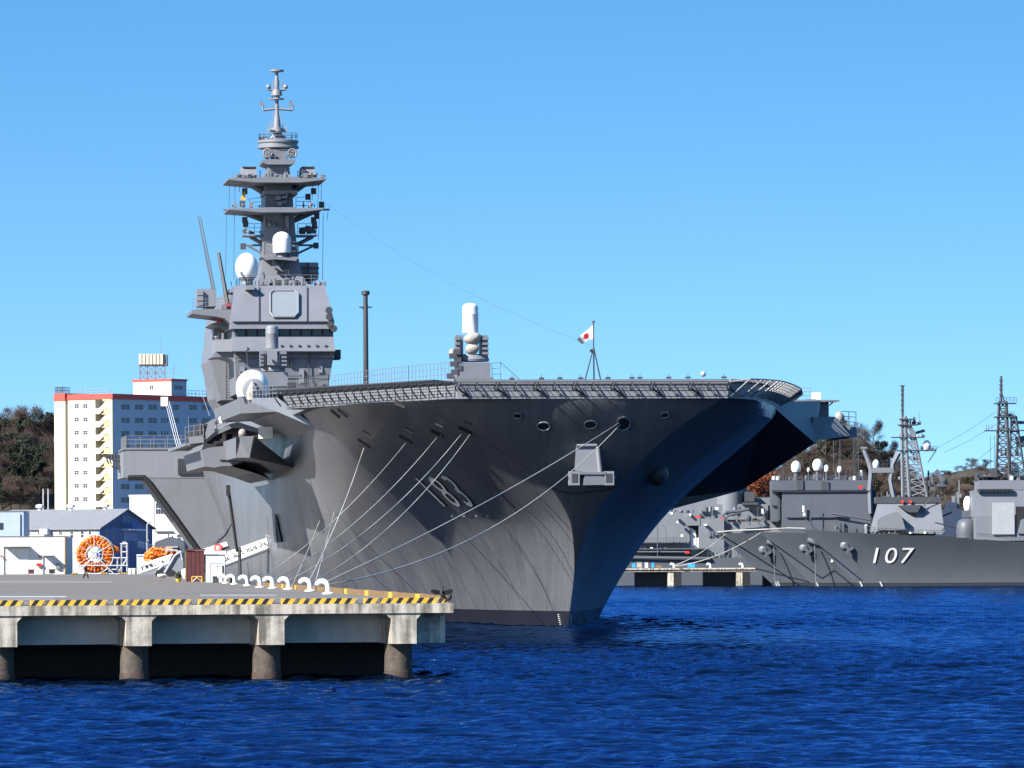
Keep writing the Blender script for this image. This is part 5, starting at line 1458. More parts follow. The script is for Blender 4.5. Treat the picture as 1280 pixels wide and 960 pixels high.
for (x, y, m, lab) in ((29, 717.5, 'white', 'white tub standing outside the shed door'), (39, 717.8, 'maroon', 'dark red crate right of the white tub'), (65, 717.5, 'black', 'small black box under the right canopy')):
    q = W(x, y + .6, dS - 6); mb = MB(); mb.box(q + UZ*.45, (.9 if m != 'white' else 1.0, .8, .6)); mb.box(q + UZ*.8, (1.2, .9, .1))
    o = mb.build('supply_box', M[m], None, loc=tuple(q)); tag(o, lab, 'box')

# ---- block far left, the shade of its face put into a blue-grey colour
dB = 1015
t = thing('shaded_annex', 'plain block building coloured in blue-grey shade behind the shed at the left edge', 'building', tuple(W(0, 700, dB)))
mb = MB(); vbox(mb, -70, 640, 29.5, 716, dB, 12); mb.build('wall', M['bluegrey'], t)
mb = MB(); vbox(mb, -71, 638.6, 30, 640, dB - .1, 12.2); mb.build('roof_edge', M['greyl'], t)
mb = MB(); vbox(mb, -3, 653.5, 4, 662, dB - .06, .1); mb.build('window', M['pane'], t)
mb = MB(); vtube(mb, 24.5, 642, 24.5, 670, dB - .2, .1); mb.build('drain_pipe', M['steel'], t)

# ---- generic local frames for buildings seen corner-on
class Frame:
    def __init__(s, px, d, wl):          # corner, and the unit direction of its left face
        s.o = W(px, 700, d); s.o.z = ZP; s.eu = Vector((-wl[0], wl[1], 0)).normalized(); s.ew = Vector((s.eu.y, -s.eu.x, 0))
        if s.ew.y < 0: s.ew = -s.ew
    def p(s, u, w, z): return s.o + s.eu * u + s.ew * w + UZ * (z - ZP)
    def u(s, px, py=600):                # along the left face, under a pixel column
        k = ray(px, py)[0]; return (k * s.o.y - s.o.x) / (s.eu.x - k * s.eu.y)
    def w(s, px, py=600):
        k = ray(px, py)[0]; return (k * s.o.y - s.o.x) / (s.ew.x - k * s.ew.y)
    def z(s, py, px, u=0, w=0):
        q = s.o + s.eu * u + s.ew * w; return H + ray(px, py)[1] * q.y
    def box(s, mb, u0, u1, w0, w1, z0, z1):
        mb.hexa([s.p(u0,w0,z0), s.p(u1,w0,z0), s.p(u1,w1,z0), s.p(u0,w1,z0), s.p(u0,w0,z1), s.p(u1,w0,z1), s.p(u1,w1,z1), s.p(u0,w1,z1)])
def window(fr, par, u0, u1, w0, w1, z0, z1, left, m='offw', bars=1):
    mb = MB(); e = .06
    if left: fr.box(mb, u0 - .1, u1 + .1, -e, .05, z0 - .1, z1 + .1)
    else: fr.box(mb, -e, .05, w0 - .1, w1 + .1, z0 - .1, z1 + .1)
    o = mb.build('window', M[m], par)
    mb = MB(); n = bars + 1
    for i in range(n):
        for j in range(2 if bars else 1):
            f0, f1 = (i + .06) / n, (i + .94) / n; g0, g1 = (0, 1) if not bars else ((0, .47) if j == 0 else (.53, 1))
            if left: fr.box(mb, u0 + (u1-u0)*f0, u0 + (u1-u0)*f1, -e - .02, -e + .01, z0 + (z1-z0)*g0, z0 + (z1-z0)*g1)
            else: fr.box(mb, -e - .02, -e + .01, w0 + (w1-w0)*f0, w0 + (w1-w0)*f1, z0 + (z1-z0)*g0, z0 + (z1-z0)*g1)
    mb.build('pane', M['pane'], o)
# ---- house with the blue gable
fr = Frame(124.5, 1035, (.86, .5))
t = thing('gabled_house', 'white house with grey roof and a shaded blue gable end', 'house', tuple(fr.o))
wg = fr.w(190.5, 680); ul = fr.u(-20, 675); ze = fr.z(660, 124); wa = wg / 2; zr = fr.z(637.5, 159, 0, wa)
mb = MB(); fr.box(mb, 0, ul, .02, wg, ZP, ze); mb.build('wall', M['wallw'], t)
mb = MB(); mb.add([fr.p(-.03, -.02, ZP), fr.p(-.03, wg, ZP), fr.p(-.03, wg, ze), fr.p(-.03, wa, zr - .15), fr.p(-.03, 0, ze)], [(0,1,2,3,4)])
mb.prism([fr.p(-.03, -.02, ZP), fr.p(-.03, wg, ZP), fr.p(-.03, wg, ze), fr.p(-.03, wa, zr - .15), fr.p(-.03, 0, ze)], fr.eu * .5)
gb = mb.build('gable_wall', M['bluew'], t)
mb = MB()
for (w0, w1) in ((-.5, wa), (wg + .5, wa)):
    zo = ze - .25
    A = [fr.p(-.5, w0, zo), fr.p(-.5, w1, zr), fr.p(-.5, w1, zr + .22), fr.p(-.5, w0, zo + .22)]
    mb.prism(A, fr.eu * (ul + .5))
mb.build('roof', M['roof'], t)
for (x0, x1, y0, y1) in ((33.5, 38, 664, 668.5), (47.5, 51.5, 664, 668.5), (74, 78, 664, 668.5), (88, 92, 664, 672), (101, 105, 664, 672), (111, 114, 664, 673)):
    window(fr, t, fr.u(x1, 665), fr.u(x0, 665), 0, 0, fr.z(y1, x0, fr.u(x0)), fr.z(y0, x0, fr.u(x0)), True)
for (x0, x1, y0, y1) in ((153.5, 156, 646, 652.5), (158.5, 161, 646, 652.5), (131.5, 134.5, 663, 673), (139, 142, 663, 673), (173, 175.5, 664, 673), (180, 182, 664, 672)):
    window(fr, t, 0, 0, fr.w(x0), fr.w(x1), fr.z(y1, x0, 0, fr.w(x0)), fr.z(y0, x0, 0, fr.w(x0)), False, 'bluew', 0)
mb = MB(); w0, w1 = fr.w(152), fr.w(172); fr.box(mb, -1.6, .0, w0, w1, fr.z(663, 160, 0, w0), fr.z(661.4, 160, 0, w0)); mb.build('porch_canopy', M['offw'], t)
mb = MB(); fr.box(mb, -.12, .02, fr.w(154), fr.w(170), fr.z(676, 160, 0, w0), fr.z(664, 160, 0, w0)); mb.build('door', M['bluew'], t)
mb = MB()
for k in range(12): 
    ww = fr.w(160 + k*1.8); zz = fr.z(684 + .5*k, 160, 0, w0); mb.tube(fr.p(-2, ww, zz), fr.p(-2, ww, zz + 1.0), .06, 4)
mb.tube(fr.p(-2, fr.w(160), fr.z(676.5, 160, 0, w0)), fr.p(-2, fr.w(181), fr.z(682, 160, 0, w0)), .07, 4)
mb.build('stair_railing', M['offw'], t)
for x in (16, 55, 98):
    uu = fr.u(x, 636); q = fr.p(uu, wa, zr); mb = MB(); mb.lathe([(.35, 0), (.35, .5), (.7, .55), (.7, 1.0), (.2, 1.15)], q, 12)
    mb.build('roof_vent', M['offw'], t, smooth=30)
mb = MB(); uu = fr.u(59, 665); fr.box(mb, fr.u(64, 665), fr.u(54, 665), -1.2, .0, fr.z(668, 59, uu), fr.z(661, 59, uu)); mb.build('wall_unit', M['bluegrey'], t)
# ---- white hall behind it
fr = Frame(193, 1100, (.95, .3))
t = thing('white_hall', 'large plain white building between the blue gable and the ship', 'building', tuple(fr.o))
u1 = fr.u(162, 640); zt_ = fr.z(620.5, 193); mb = MB(); fr.box(mb, 0, u1, 0, 26, ZP, zt_); mb.build('wall', M['wallw'], t)
mb = MB(); fr.box(mb, -.1, u1 + .1, -.1, 26.1, zt_, zt_ + .3); fr.box(mb, -6, -.2, 1, 24, ZP, fr.z(650, 200)); mb.build('parapet', M['offw'], t)
fr2 = Frame(231, 1085, (1, .12))
mb = MB(); fr2.box(mb, 0, fr2.u(193.5), 0, 8, ZP, fr2.z(624, 215)); mb.build('wing', M['wallw'], t)
window(fr2, t, fr2.u(206.5), fr2.u(194.5), 0, 0, fr2.z(642.5, 200), fr2.z(629, 200), True, 'offw', 3)
window(fr2, t, fr2.u(226), fr2.u(221), 0, 0, fr2.z(676, 224), fr2.z(668, 224), True, 'offw', 1)
mb = MB(); fr2.box(mb, fr2.u(216), fr2.u(194), -.5, 0, fr2.z(664.6, 200), fr2.z(663.6, 200)); mb.build('canopy', M['greyl'], t)
# ---- grey canvas hut
dH = 905
t = thing('canvas_hut', 'dark grey canvas hut with a low gabled front beside the white hall', 'hut', tuple(W(212, 700, dH)))
mb = MB(); vpoly(mb, [(193.5, 718), (193.5, 680), (195, 677), (211.5, 671), (229, 676.5), (230.8, 680), (230.8, 718)], dH, 9); mb.build('canvas', mat('grey hut canvas', (.075, .085, .105), .8, .15, .8), t)
mb = MB(); vbox(mb, 207, 683, 222, 684.5, dH - .5, .5); mb.build('door_rail', M['steel'], t)
mb = MB(); vtube(mb, 211, 671, 210.6, 668, dH + 3, .1); vtube(mb, 215.5, 672, 215.5, 669.5, dH + 3, .1); mb.build('vent_pipe', M['black'], t)
t = thing('lamp_post', 'slim grey lamp post in front of the blue gable', 'lamp post', tuple(W(184, 717, 960)))
mb = MB(); vtube(mb, 184, 717, 184, 655, 960, .11); mb.path([W(184, 656, 960), W(185.5, 653.8, 960), W(188.5, 653.2, 960)], .08); mb.build('pole', M['steel'], t)
mb = MB(); vbox(mb, 182.5, 674.5, 186, 677, 959.6, .5); vbox(mb, 186.5, 652.6, 189.5, 654, 959.8, .4); mb.build('lamp_head', M['greyl'], t)
for i, (x, lab) in enumerate(((54, 'thin utility pole left of the tall building, left one'), (60.2, 'thin utility pole left of the tall building, right one'))):
    q = W(x, 660, 1120); q.z = ZP; mb = MB(); mb.tube(q, W(x, 611, 1120), .16, 8, .11); o = mb.build('utility_pole', M['steel'], None, loc=tuple(q)); tag(o, lab, 'pole')

# ---- tall apartment block
fr = Frame(141.3, 1150, (.84, .54))
t = thing('apartment_block', 'tall cream apartment block with red parapet and outside stairs', 'building', tuple(fr.o))
ul = fr.u(84, 560); ul2 = fr.u(70.5, 560); us0, us1 = fr.u(138.5), fr.u(119.5)
zt_ = fr.z(495, 141); WD = 62.0
mb = MB()
foot = [(0, 0), (us0, 0), (us0, 1.9), (us1, 1.9), (us1, 0), (ul, 0), (ul, 16), (0, 16)]
mb.prism([fr.p(u, w, ZP) for u, w in foot], UZ * (zt_ - ZP)); mb.build('wall', M['cream'], t)
M['shadewall'] = M['bluegrey']
mb = MB(); fr.box(mb, 0.01, 15, 16.01, WD, ZP, zt_); fr.box(mb, -.05, .6, .25, WD, ZP, zt_ + .01); mb.build('side_wall', mat('side wall in blue shade', (.37, .45, .55), .75, .07, .3, streak=.5), t)  # side away from the sun, its blue shade put into the wall colour
mb = MB(); fr.box(mb, us0, us1, 1.85, 1.9, ZP, zt_ - .5); mb.build('stair_recess', M['tan'], t)
# projecting end bay
mb = MB(); fr.box(mb, ul + .01, ul2, -.6, 14, ZP, zt_ + .7); eb = mb.build('end_bay', M['cream'], t)
mb = MB(); fr.box(mb, ul - .02, fr.u(79, 560) + .3, -.3, -.02, ZP, zt_); mb.build('bay_return', M['tan'], eb)
mb = MB(); fr.box(mb, ul, ul2 + .05, -.7, 14.1, zt_ - .75, zt_ + .72); mb.build('bay_parapet', M['redroof'], eb)
mb = MB(); q0 = fr.p(ul, 0, zt_ + .7); 
rail(mb, [fr.p(ul + .2, -.5, zt_ + .72), fr.p(ul2 - .2, -.5, zt_ + .72), fr.p(ul2 - .2, 4, zt_ + .72)], 1.2, .4, .05, 2); mb.build('bay_railing', M['greyd'], eb)
mb = MB(); fr.box(mb, -.2, ul - .02, -.2, 0, zt_ - .55, zt_ + .45); fr.box(mb, -.2, -.02, .02, WD, zt_ - .55, zt_ + .45); mb.build('parapet', M['redroof'], t)
rows = [507.5 + 16.62 * k for k in range(9)]
for i, y in enumerate(rows):
    for (x0, x1) in ((93, 99), (104, 110)):
        u0, u1 = fr.u(x1, y), fr.u(x0, y)
        window(fr, t, u0, u1, 0, 0, fr.z(y + 2.6, x0, u0), fr.z(y - 2.6, x0, u0), True)
    wins = [(151, 162), (168, 179), (185, 196), (201, 203.2), (204.6, 206.6), (208, 210), (216, 223.5), (235.5, 246), (252, 263)]
    for (x0, x1) in wins:
        if i == 3 and x0 in (204.6,): continue
        w0, w1 = fr.w(x0, y), fr.w(x1, y); dy = (x0 - 141) * .03
        if i > 4 and x0 > 185: continue
        window(fr, t, 0, 0, w0, w1, fr.z(y + 3 + dy*.2 + 1, x0, 0, w0), fr.z(y - 3 + dy*.2 + 1, x0, 0, w0), False, 'bluegrey', 1 if x1 - x0 > 5 else 0)
    # stair parapet: a sloped panel between two landings
    um = (us0 + us1) / 2; zf = fr.z(y + 7.8, 128, um); h = 1.35
    pts = [(us1, zf + 1.0), (us1, zf + 1.0 + h), (us1 - .9, zf + 1.0 + h), (us0 + .9, zf - .55 + h + 2.0), (us0, zf + 1.5 + h), (us0, zf + 1.5), (us0 + .9, zf + 1.5), (us1 - .9, zf - .1 + 0.0)]
    z0 = zf - .3
    poly = [(us1, z0), (us1 - 1.0, z0), (us0 + 1.1, z0 + 1.25), (us0, z0 + 1.25), (us0, z0 + 2.35), (us0 + 1.1, z0 + 2.35), (us1 - 1.0, z0 + 1.1), (us1, z0 + 1.1)]
    mb = MB(); mb.prism([fr.p(u, -.05, z) for u, z in poly], fr.ew * .25); sp_ = mb.build('stair_parapet', M['cream'], t)
    mb = MB(); fr.box(mb, us0, us1, .25, 1.85, z0 - .1, z0 + .1); mb.build('landing', M['tan'], sp_)
# penthouse, tank on its trestle, aerials
p0 = 9.0; wq = fr.w(215, 490)
mb = MB(); uh = 12.0
fr3 = Frame(215.3, fr.p(0, wq, 0).y, (.84, .54))
h0 = zt_ - 1; h1 = fr3.z(476, 215)
u3 = fr3.u(166.5, 485); w3 = fr3.w(233, 485)
fr3.box(mb, 0, u3, -.02, w3, h0, h1); ph = mb.build('penthouse', M['cream'], t)
mb = MB(); fr3.box(mb, -.02, .4, .2, w3 + .02, h0, h1 - .02); mb.build('shaded_wall', M['bluegrey'], ph)  # blue-grey sheet over the cream, painting this side's shade
mb = MB(); fr3.box(mb, -.15, u3 + .15, -.2, w3 + .15, h1, h1 + .4); mb.build('parapet', M['redroof'], ph)
window(fr3, ph, fr3.u(193), fr3.u(187.5), 0, 0, fr3.z(487, 190, 4), fr3.z(482, 190, 4), True)
window(fr3, ph, 0, 0, fr3.w(218), fr3.w(229), fr3.z(487, 222, 0, 3), fr3.z(482, 222, 0, 3), False, 'bluegrey', 1)
dT = fr3.o.y + 4
mb = MB()
for j in range(7): vbox(mb, 173.5 + j*4.45, 443, 173.5 + j*4.45 + 3.5, 455.5, dT - .25, 4.8)
vbox(mb, 174, 443.4, 204, 455.2, dT + .1, 4.6); vbox(mb, 173.2, 442.2, 204.8, 443, dT - .1, 5); tk = mb.build('water_tank', mat('cream tank panels', (.50, .47, .39), .6, .1, 1.0), t)
mb = MB(); vbox(mb, 204.6, 443, 208.4, 455.5, dT + .2, 4.4); vbox(mb, 173, 455.5, 208, 457, dT, 4.8); mb.build('tank_end', M['greyl'], tk)
mb = MB()
for dd in (.2, 4.4):
    xs_ = (174.5, 184, 194, 206)
    for x in xs_: vtube(mb, x, 457, x, 475, dT + dd, .12)
    for x, x2 in zip(xs_[:-1], xs_[1:]):
        vtube(mb, x, 457, x2, 466, dT + dd, .07); vtube(mb, x2, 457, x, 466, dT + dd, .07); vtube(mb, x, 466, x2, 475, dT + dd, .07); vtube(mb, x2, 466, x, 475, dT + dd, .07); vtube(mb, x, 466, x2, 466, dT + dd, .08)
mb.build('trestle', M['mesh'], tk)
mb = MB(); vtube(mb, 201.5, 442, 201.5, 424, dT, .05); vtube(mb, 217, 475, 217, 457, dT, .05); vtube(mb, 214, 461, 221, 461, dT, .04); vtube(mb, 215, 466, 220, 466, dT, .04); mb.build('aerial', M['greyl'], ph)
mb = MB(); pts = [fr.p(1, .5, zt_ + .4), fr.p(ul - 2, .5, zt_ + .4)]; rail(mb, pts, 1.1, 1.2, .04, 2); mb.build('roof_railing', M['greyl'], t); mb = MB(); rail(mb, [fr.p(.5, fr.w(238, 500), zt_ + .4), fr.p(.5, WD - 2, zt_ + .4)], 1.2, 1.2, .05, 2); mb.build('roof_railing', M['greyl'], t)
# ---------------------------------------------------------------- grey escort ships across the basin, far pier
GB = mat('escort ship grey', (0.085, 0.096, 0.115), .5, .10, .25, streak=.5)
GBL = mat('escort ship light grey', (0.165, 0.178, 0.20), .5, .08, .3, streak=.4)
GBD = mat('escort ship dark grey', (0.05, 0.055, 0.065), .6, .15, .5)
def escort(label, tip, base, d, sheer_px, length=110, beam=8.7):
    """hull with its bow to the left; tip and base of the stem in pixels"""
    T = W(*tip, d); B = W(base[0], base[1], d); B.z = 0.55
    t = thing('escort_ship', label, 'warship', (B.x + 40, d + beam, 0), 'grey escort ships moored across the basin')
    ze = H + ray(*sheer_px[:2])[1] * d
    mb = MB(); n = 46; zf = [-1.2, 0.0, .55, .56, 1.8, 3.2, 4.8, 6.4, 8.0, 1e9]
    rows = []
    for i in range(n + 1):
        s = (i / n) ** 1.7 * length
        ztop = max(ze - .6, T.z + (ze - T.z) * min(1, s / (sheer_px[2] if len(sheer_px) > 2 else 38)) ** .9)
        bd = beam * (1 - math.exp(-s / 13.5)) ; bw = beam * .93 * (1 - math.exp(-s / 26))
        row = []
        for z in zf:
            z = min(z, ztop) if z < 1e8 else ztop
            f = max(0, (z - .55) / (ztop - .55)); x0 = B.x + (T.x - B.x) * (f ** 1.0 if f > 0 else 0) + (0 if z > 0 else .3)
            b = bw + (bd - bw) * f ** 1.6
            row.append((x0 + s * (1 if f > 0 else 1), b, z))
        rows.append(row)
    m = len(zf)
    for side in (-1, 1):
        o = len(mb.v)
        for row in rows:
            for (x, b, z) in row: mb.v.append((x, d + beam + side * b, z))
        for i in range(n):
            for j in range(m - 1): mb.f.append((o+i*m+j, o+(i+1)*m+j, o+(i+1)*m+j+1, o+i*m+j+1))
    k = (n + 1) * m
    for i in range(n): mb.f.append((i*m+m-1, (i+1)*m+m-1, k+(i+1)*m+m-1, k+i*m+m-1))
    mb.f.append(tuple([n*m+j for j in range(m)] + [k+n*m+j for j in range(m-1, -1, -1)]))
    h = mb.build('hull', GB, t, smooth=35)
    h.data.materials.append(M['black'])
    off = ORG[h]
    for p in h.data.polygons:
        if p.center.z + off.z < .555: p.material_index = 1
    return t, h, T, B
def vrail(mb, x0, y0, x1, y1, d, hpx=4.5, every=5):
    vtube(mb, x0, y0 - hpx, x1, y1 - hpx, d, .035); vtube(mb, x0, y0 - hpx/2, x1, y1 - hpx/2, d, .03)
    n = max(1, int(abs(x1 - x0) / every))
    for i in range(n + 1): x = x0 + (x1-x0)*i/n; y = y0 + (y1-y0)*i/n; vtube(mb, x, y, x, y - hpx, d, .035)
def gear(par, x0, x1, y, d, n, hmax=8, seed=0, dd=6):
    """small deck gear, each piece a part of its own"""
    r = random.Random(seed)
    for _ in range(n):
        x = x0 + (x1-x0)*r.random(); q = d + dd*r.random(); w = .6 + r.random()*2.2; h = 1 + hmax*r.random()**2
        kind = r.random(); mb = MB(); m = r.choice((GB, GBL, GBL, GBD, GB))
        if kind < .55: vbox(mb, x, y - h, x + w, y, q, .6 + r.random()*.8); nm = r.choice(('deck_locker', 'gear_box', 'clutter_box'))  # alike clutter boxes, the part name picked at random
        elif kind < .8: vtube(mb, x, y, x + r.gauss(0, .6), y - h*1.7, q, .06); nm = 'aerial_rod'
        else: mb.lathe([(.3, 0), (.34, .3), (.25, h*.13)], W(x, y, q), 8); nm = 'ventilator'; m = r.choice((GB, GBL, GBL, M['offw']))
        mb.build(nm, m, par)
def ship_dome(par, x, y0, y1, r, d, foot=2.0, name='radome'):
    k = d / F; b = W(x, y1, d); h = (y1 - y0)*k; rr = r*k; mb = MB()
    prof = [(rr*.7, 0), (rr*.93, h*.18), (rr, h*.45)] + [(rr*math.cos(q), h*.45 + h*.55*math.sin(q)) for q in np.linspace(.2, math.pi/2, 7)]
    mb.lathe(prof, b, 18); o = mb.build(name, M['white'], par, smooth=40)
    mb = MB(); mb.lathe([(rr*.45, -foot), (rr*.4, 0)], b, 10); mb.build('pedestal', GB, o)
def lattice(mb, legs, d, dep, r=.13, n=8, rb=.06):
    """legs: (x_bottom, y_bottom, x_top, y_top) pairs in front plane; braced, with a back plane"""
    for dd, sc in ((0, 1), (dep, 1)):
        for (xb, yb, xt, yt) in legs: vtube(mb, xb, yb, xt, yt, d + dd, r)
        (a, b) = legs[0], legs[-1]
        pt = lambda l, f: (l[0] + (l[2]-l[0])*f, l[1] + (l[3]-l[1])*f)
        for i in range(n):
            p0, p1 = pt(a, i/n), pt(a, (i+1)/n); q0, q1 = pt(b, i/n), pt(b, (i+1)/n)
            vtube(mb, *p0, *q1, d + dd, rb); vtube(mb, *q0, *p1, d + dd, rb); vtube(mb, *p1, *q1, d + dd, rb)
    for l in legs:
        for i in range(n + 1):
            f = i / n; x = l[0] + (l[2]-l[0])*f; y = l[1] + (l[3]-l[1])*f; vtube(mb, x, y, x, y, d, rb, d + dep)
def anchor_pair(par, x, y, d):
    k = d / F; c = W(x, y, d)
    mb = MB(); mb.lathe([(.85, -.3), (.7, .08), (.4, .26), (.05, .32)], c, 12, ax=Vector((-.35, -.8, -.2))); o = mb.build('anchor_bolster', GBL, par, smooth=40)
    mb = MB(); mb.box(c + Vector((.5, -.55, -.3)), (.5, .3, 1.4), ax=Vector((.8, 0, .6)), ay=YA, az=Vector((-.6, 0, .8))); mb.box(c + Vector((.9, -.5, -.75)), (1.5, .35, .5), ax=Vector((.8, 0, .6)), ay=YA, az=Vector((-.6, 0, .8))); mb.build('anchor', GB, par)
def ship_side(x, y, d_near, hull_obj):      # the near shell under a pixel, by ray
    o = Vector((0, 0, H)); h, v = ray(x, y); dr = Vector((h, 1, v)).normalized()
    bm = hull_obj.data; 
    from mathutils.bvhtree import BVHTree
    if not hasattr(ship_side, 'c'): ship_side.c = {}
    if hull_obj.name not in ship_side.c:
        off = ORG[hull_obj]; ship_side.c[hull_obj.name] = BVHTree.FromPolygons([v_.co + off for v_ in bm.vertices], [p.vertices[:] for p in bm.polygons])
    r = ship_side.c[hull_obj.name].ray_cast(o, dr)
    return r[0] if r[0] is not None else W(x, y, d_near)
def side_text(par, h, body, x0, y0, x1, y1, d, shear=.18, m=None):
    vs, fs = text_mesh(body, 1.0, shear=shear, spacing=1.15); V = np.array(vs)
    ax0, ax1, ay0, ay1 = V[:,0].min(), V[:,0].max(), V[:,1].min(), V[:,1].max()
    for (nm, mm, dx, dy, off) in (('hull_number_shade', M['black'], .7, .5, .10), ('hull_number', M['numw'], 0, 0, .16)):
        mb = MB(); pts = []
        for v_ in vs:
            px = x0 + (x1-x0)*(v_[0]-ax0)/(ax1-ax0) + dx; py = y1 + (y0-y1)*(v_[1]-ay0)/(ay1-ay0) + dy
            q = ship_side(px, py, d, h); pts.append(q + Vector((0, -off, -.01)))
        mb.add(pts, fs); mb.build(nm, mm, h)
dA, dBb, dC = 1032, 1052, 1072
A, hA, TA, _ = escort('nearest grey escort ship, number 107 on its bow', (1006, 661.5), (1073, 729), dA, (1280, 680, 44))
Bs, hB, TB, _ = escort('middle escort ship, bow showing between its two neighbours', (953, 664.5), (1016, 729), dBb, (1230, 676, 60), length=95)
Cs, hC, TC, _ = escort('innermost escort ship whose bow reaches farthest left over the far pier', (897, 665.5), (966, 729), dC, (1180, 674, 70), length=95)
side_text(A, hA, '107', 1091, 684.5, 1143, 704, dA)
mb = MB(); 
for h_, par, xx, yy in ((hA, A, 1055, 682), (hB, Bs, 1004, 685), (hC, Cs, 953, 687)):
    anchor_pair(h_, xx, yy, ship_side(xx, yy, dA, h_).y - .1)
for h_, (x0, x1, y0, y1) in ((hB, (1038, 1043, 692, 703)), (hC, (988, 992, 697, 703.5))):
    mb = MB(); q = [ship_side(x, y, dA, h_) + Vector((0, -.12, 0)) for x, y in ((x0, y1), (x0 + 3.2, y1), (x1 + 1, y0), (x1 - 2.2, y0))]; mb.quad(*q); mb.build('hull_number', M['white'], h_)
for h_, xs_ in ((hA, (1075, 1100)), (hB, (1020,)), (hC, (969, 972))):
    mb = MB()
    for x in xs_:
        for k in range(5): q = ship_side(x + k*.6, 727.5 + k*1.2, dA, h_); mb.box(q + Vector((0, -.1, 0)), (.22, .1, .12))
    mb.build('draft_marks', M['white'], h_)
for h_, x, y0, x1, y1 in ((hC, 967, 684, 967, 733), (hB, 1018, 682, 1019, 733)):
    mb = MB(); q = ship_side(x, y0, dA, h_) + Vector((0, -.8, 0)); q2 = Vector((q.x + .2, q.y - .3, -.3)); n = 26
    for k in range(n): a = q.lerp(q2, k/n); b = q.lerp(q2, (k+.62)/n); mb.tube(a, b, .11, 5)
    mb.build('anchor_chain', GBL, h_)
    mb = MB(); c = q + Vector((0, .5, .2)); mb.path([c + Vector((-1.2, 0, .8)), c + Vector((0, 0, .5)), c + Vector((1.5, 0, -.3)), c + Vector((2.6, 0, -.4))], .45, 8, rs=[.5, .55, .4, .25]); mb.build('anchor', GBL, h_, smooth=50)

# -- 107: gun, close-in gun, bridge, mast
dA2 = dA + 8.7
mb = MB(); k = dA2 / F; c = W(1208.5, 672, dA2); mb.lathe([(13*k, 0), (13*k, 3*k), (13.5*k, 5*k), (13.3*k, 12*k), (12.4*k, 17*k), (10*k, 21.5*k), (6*k, 23.6*k), (.1, 24*k)], c, 22); gt = mb.build('gun_turret', GB, A, smooth=40)
mb = MB(); mb.tube(c + Vector((-11*k, 0, 12*k)), c + Vector((-40*k, -1, 19*k)), .16, 8, .1); mb.build('gun_barrel', GBD, gt)
ship_dome(A, 1209.5, 620, 638, 5.2, dA2 + 4, foot=3.5, name='close_in_gun')
mb = MB(); vbox(mb, 1204, 638, 1216, 647, dA2 + 3, 2.5); vbox(mb, 1206, 646, 1214, 668, dA2 + 3.5, 2); mb.build('gun_mount', GB, A)
mb = MB(); vbox(mb, 1220, 645, 1300, 676, dA2 - 7, 14); vbox(mb, 1218, 612.5, 1300, 646, dA2 - 5, 11, .5); vbox(mb, 1223, 600, 1300, 612.4, dA2 - 4.4, 9); br = mb.build('bridge', GBL, A)
mb = MB(); vbox(mb, 1222, 611, 1266, 615.6, dA2 - 5.2, .4)
mb.build('window_band', GBD, br)
for j in range(9):
    mb = MB(); vbox(mb, 1224 + j*4.7, 611.6, 1227.6 + j*4.7, 615.2, dA2 - 5.35, .2); mb.build('bridge_window', M['glass'], br)
mb = MB(); vbox(mb, 1240.5, 628, 1268, 668, dA2 - 7.4, .5); mb.build('white_screen', mat('pale grey screen', (.33, .34, .36), .6, .1, .4), br)
mb = MB(); vbox(mb, 1270, 633, 1300, 666, dA2 - 7.1, .2); mb.build('boat_bay', M['black'], br)
mb = MB(); vpoly(mb, [(1272, 667), (1276, 650), (1300, 640), (1300, 667)], dA2 - 7.4, .3); mb.build('boat_bay_rail', GBL, br)
mb = MB(); vbox(mb, 1222, 590, 1224, 601, dA2 - 4, 6); vbox(mb, 1240, 585, 1246, 606, dA2 - 3, 4); vbox(mb, 1222, 594, 1247, 596.5, dA2 - 4, 6); vrail(mb, 1222, 593, 1247, 593, dA2 - 4); vrail(mb, 1222, 671, 1280, 677, dA2 - 8); mb.build('deck_fittings', GBD, A)
gear(A, 1222, 1280, 600, dA2 - 4, 26, 9, 3)
ship_dome(A, 1267, 577, 596, 7.5, dA2, foot=1.5, name='radome')
mb = MB(); lattice(mb, [(1245, 598, 1249, 502), (1262, 598, 1258, 502)], dA2 - 2, 3, .26, 11, .11); lattice(mb, [(1262, 598, 1264, 520), (1282, 598, 1270, 520)], dA2 - 2, 3, .2, 8, .1); ms = mb.build('lattice_mast', GBD, A)
mb = MB()
for (x0, x1, y) in ((1244, 1271, 504), (1244, 1270, 521), (1232, 1290, 538)): vbox(mb, x0, y - .7, x1, y + .7, dA2 - 2.5, 3.5)
vrail(mb, 1245, 503, 1271, 503, dA2 - 2.4, 6, 4); vrail(mb, 1248, 520, 1268, 520, dA2 - 2.4, 5, 4)
vtube(mb, 1251.5, 503, 1251.5, 470, dA2, .2); vtube(mb, 1256, 503, 1252, 490, dA2, .1)
for y in (474, 480, 485, 492): vbox(mb, 1249.6, y, 1253.6, y + 3, dA2 - .3, .6)
for x in (1233, 1236, 1240): vtube(mb, x, 538, x, 531, dA2, .05)
for x in (1238, 1243): vtube(mb, x, 600, x, 545, dA2, .04)
mb.build('mast_platforms', GBD, ms)
gear(A, 1245, 1266, 538, dA2 - 2, 14, 7, 5, 3); gear(A, 1247, 1266, 521, dA2 - 2, 10, 5, 6, 3); gear(A, 1246, 1276, 570, dA2 - 2, 22, 10, 16, 3); gear(A, 1243, 1272, 590, dA2 - 2, 16, 9, 17, 3)
mb = MB(); vbox(mb, 1266, 526, 1285, 530, dA2 - 1, 1.5); vpoly(mb, [(1269, 546), (1286, 544), (1286, 559), (1271, 559)], dA2 - 1, .8); mb.build_each('air_search_radar', mat('blue grey radar', (.09, .13, .2), .5, .1, 1.0), ms)

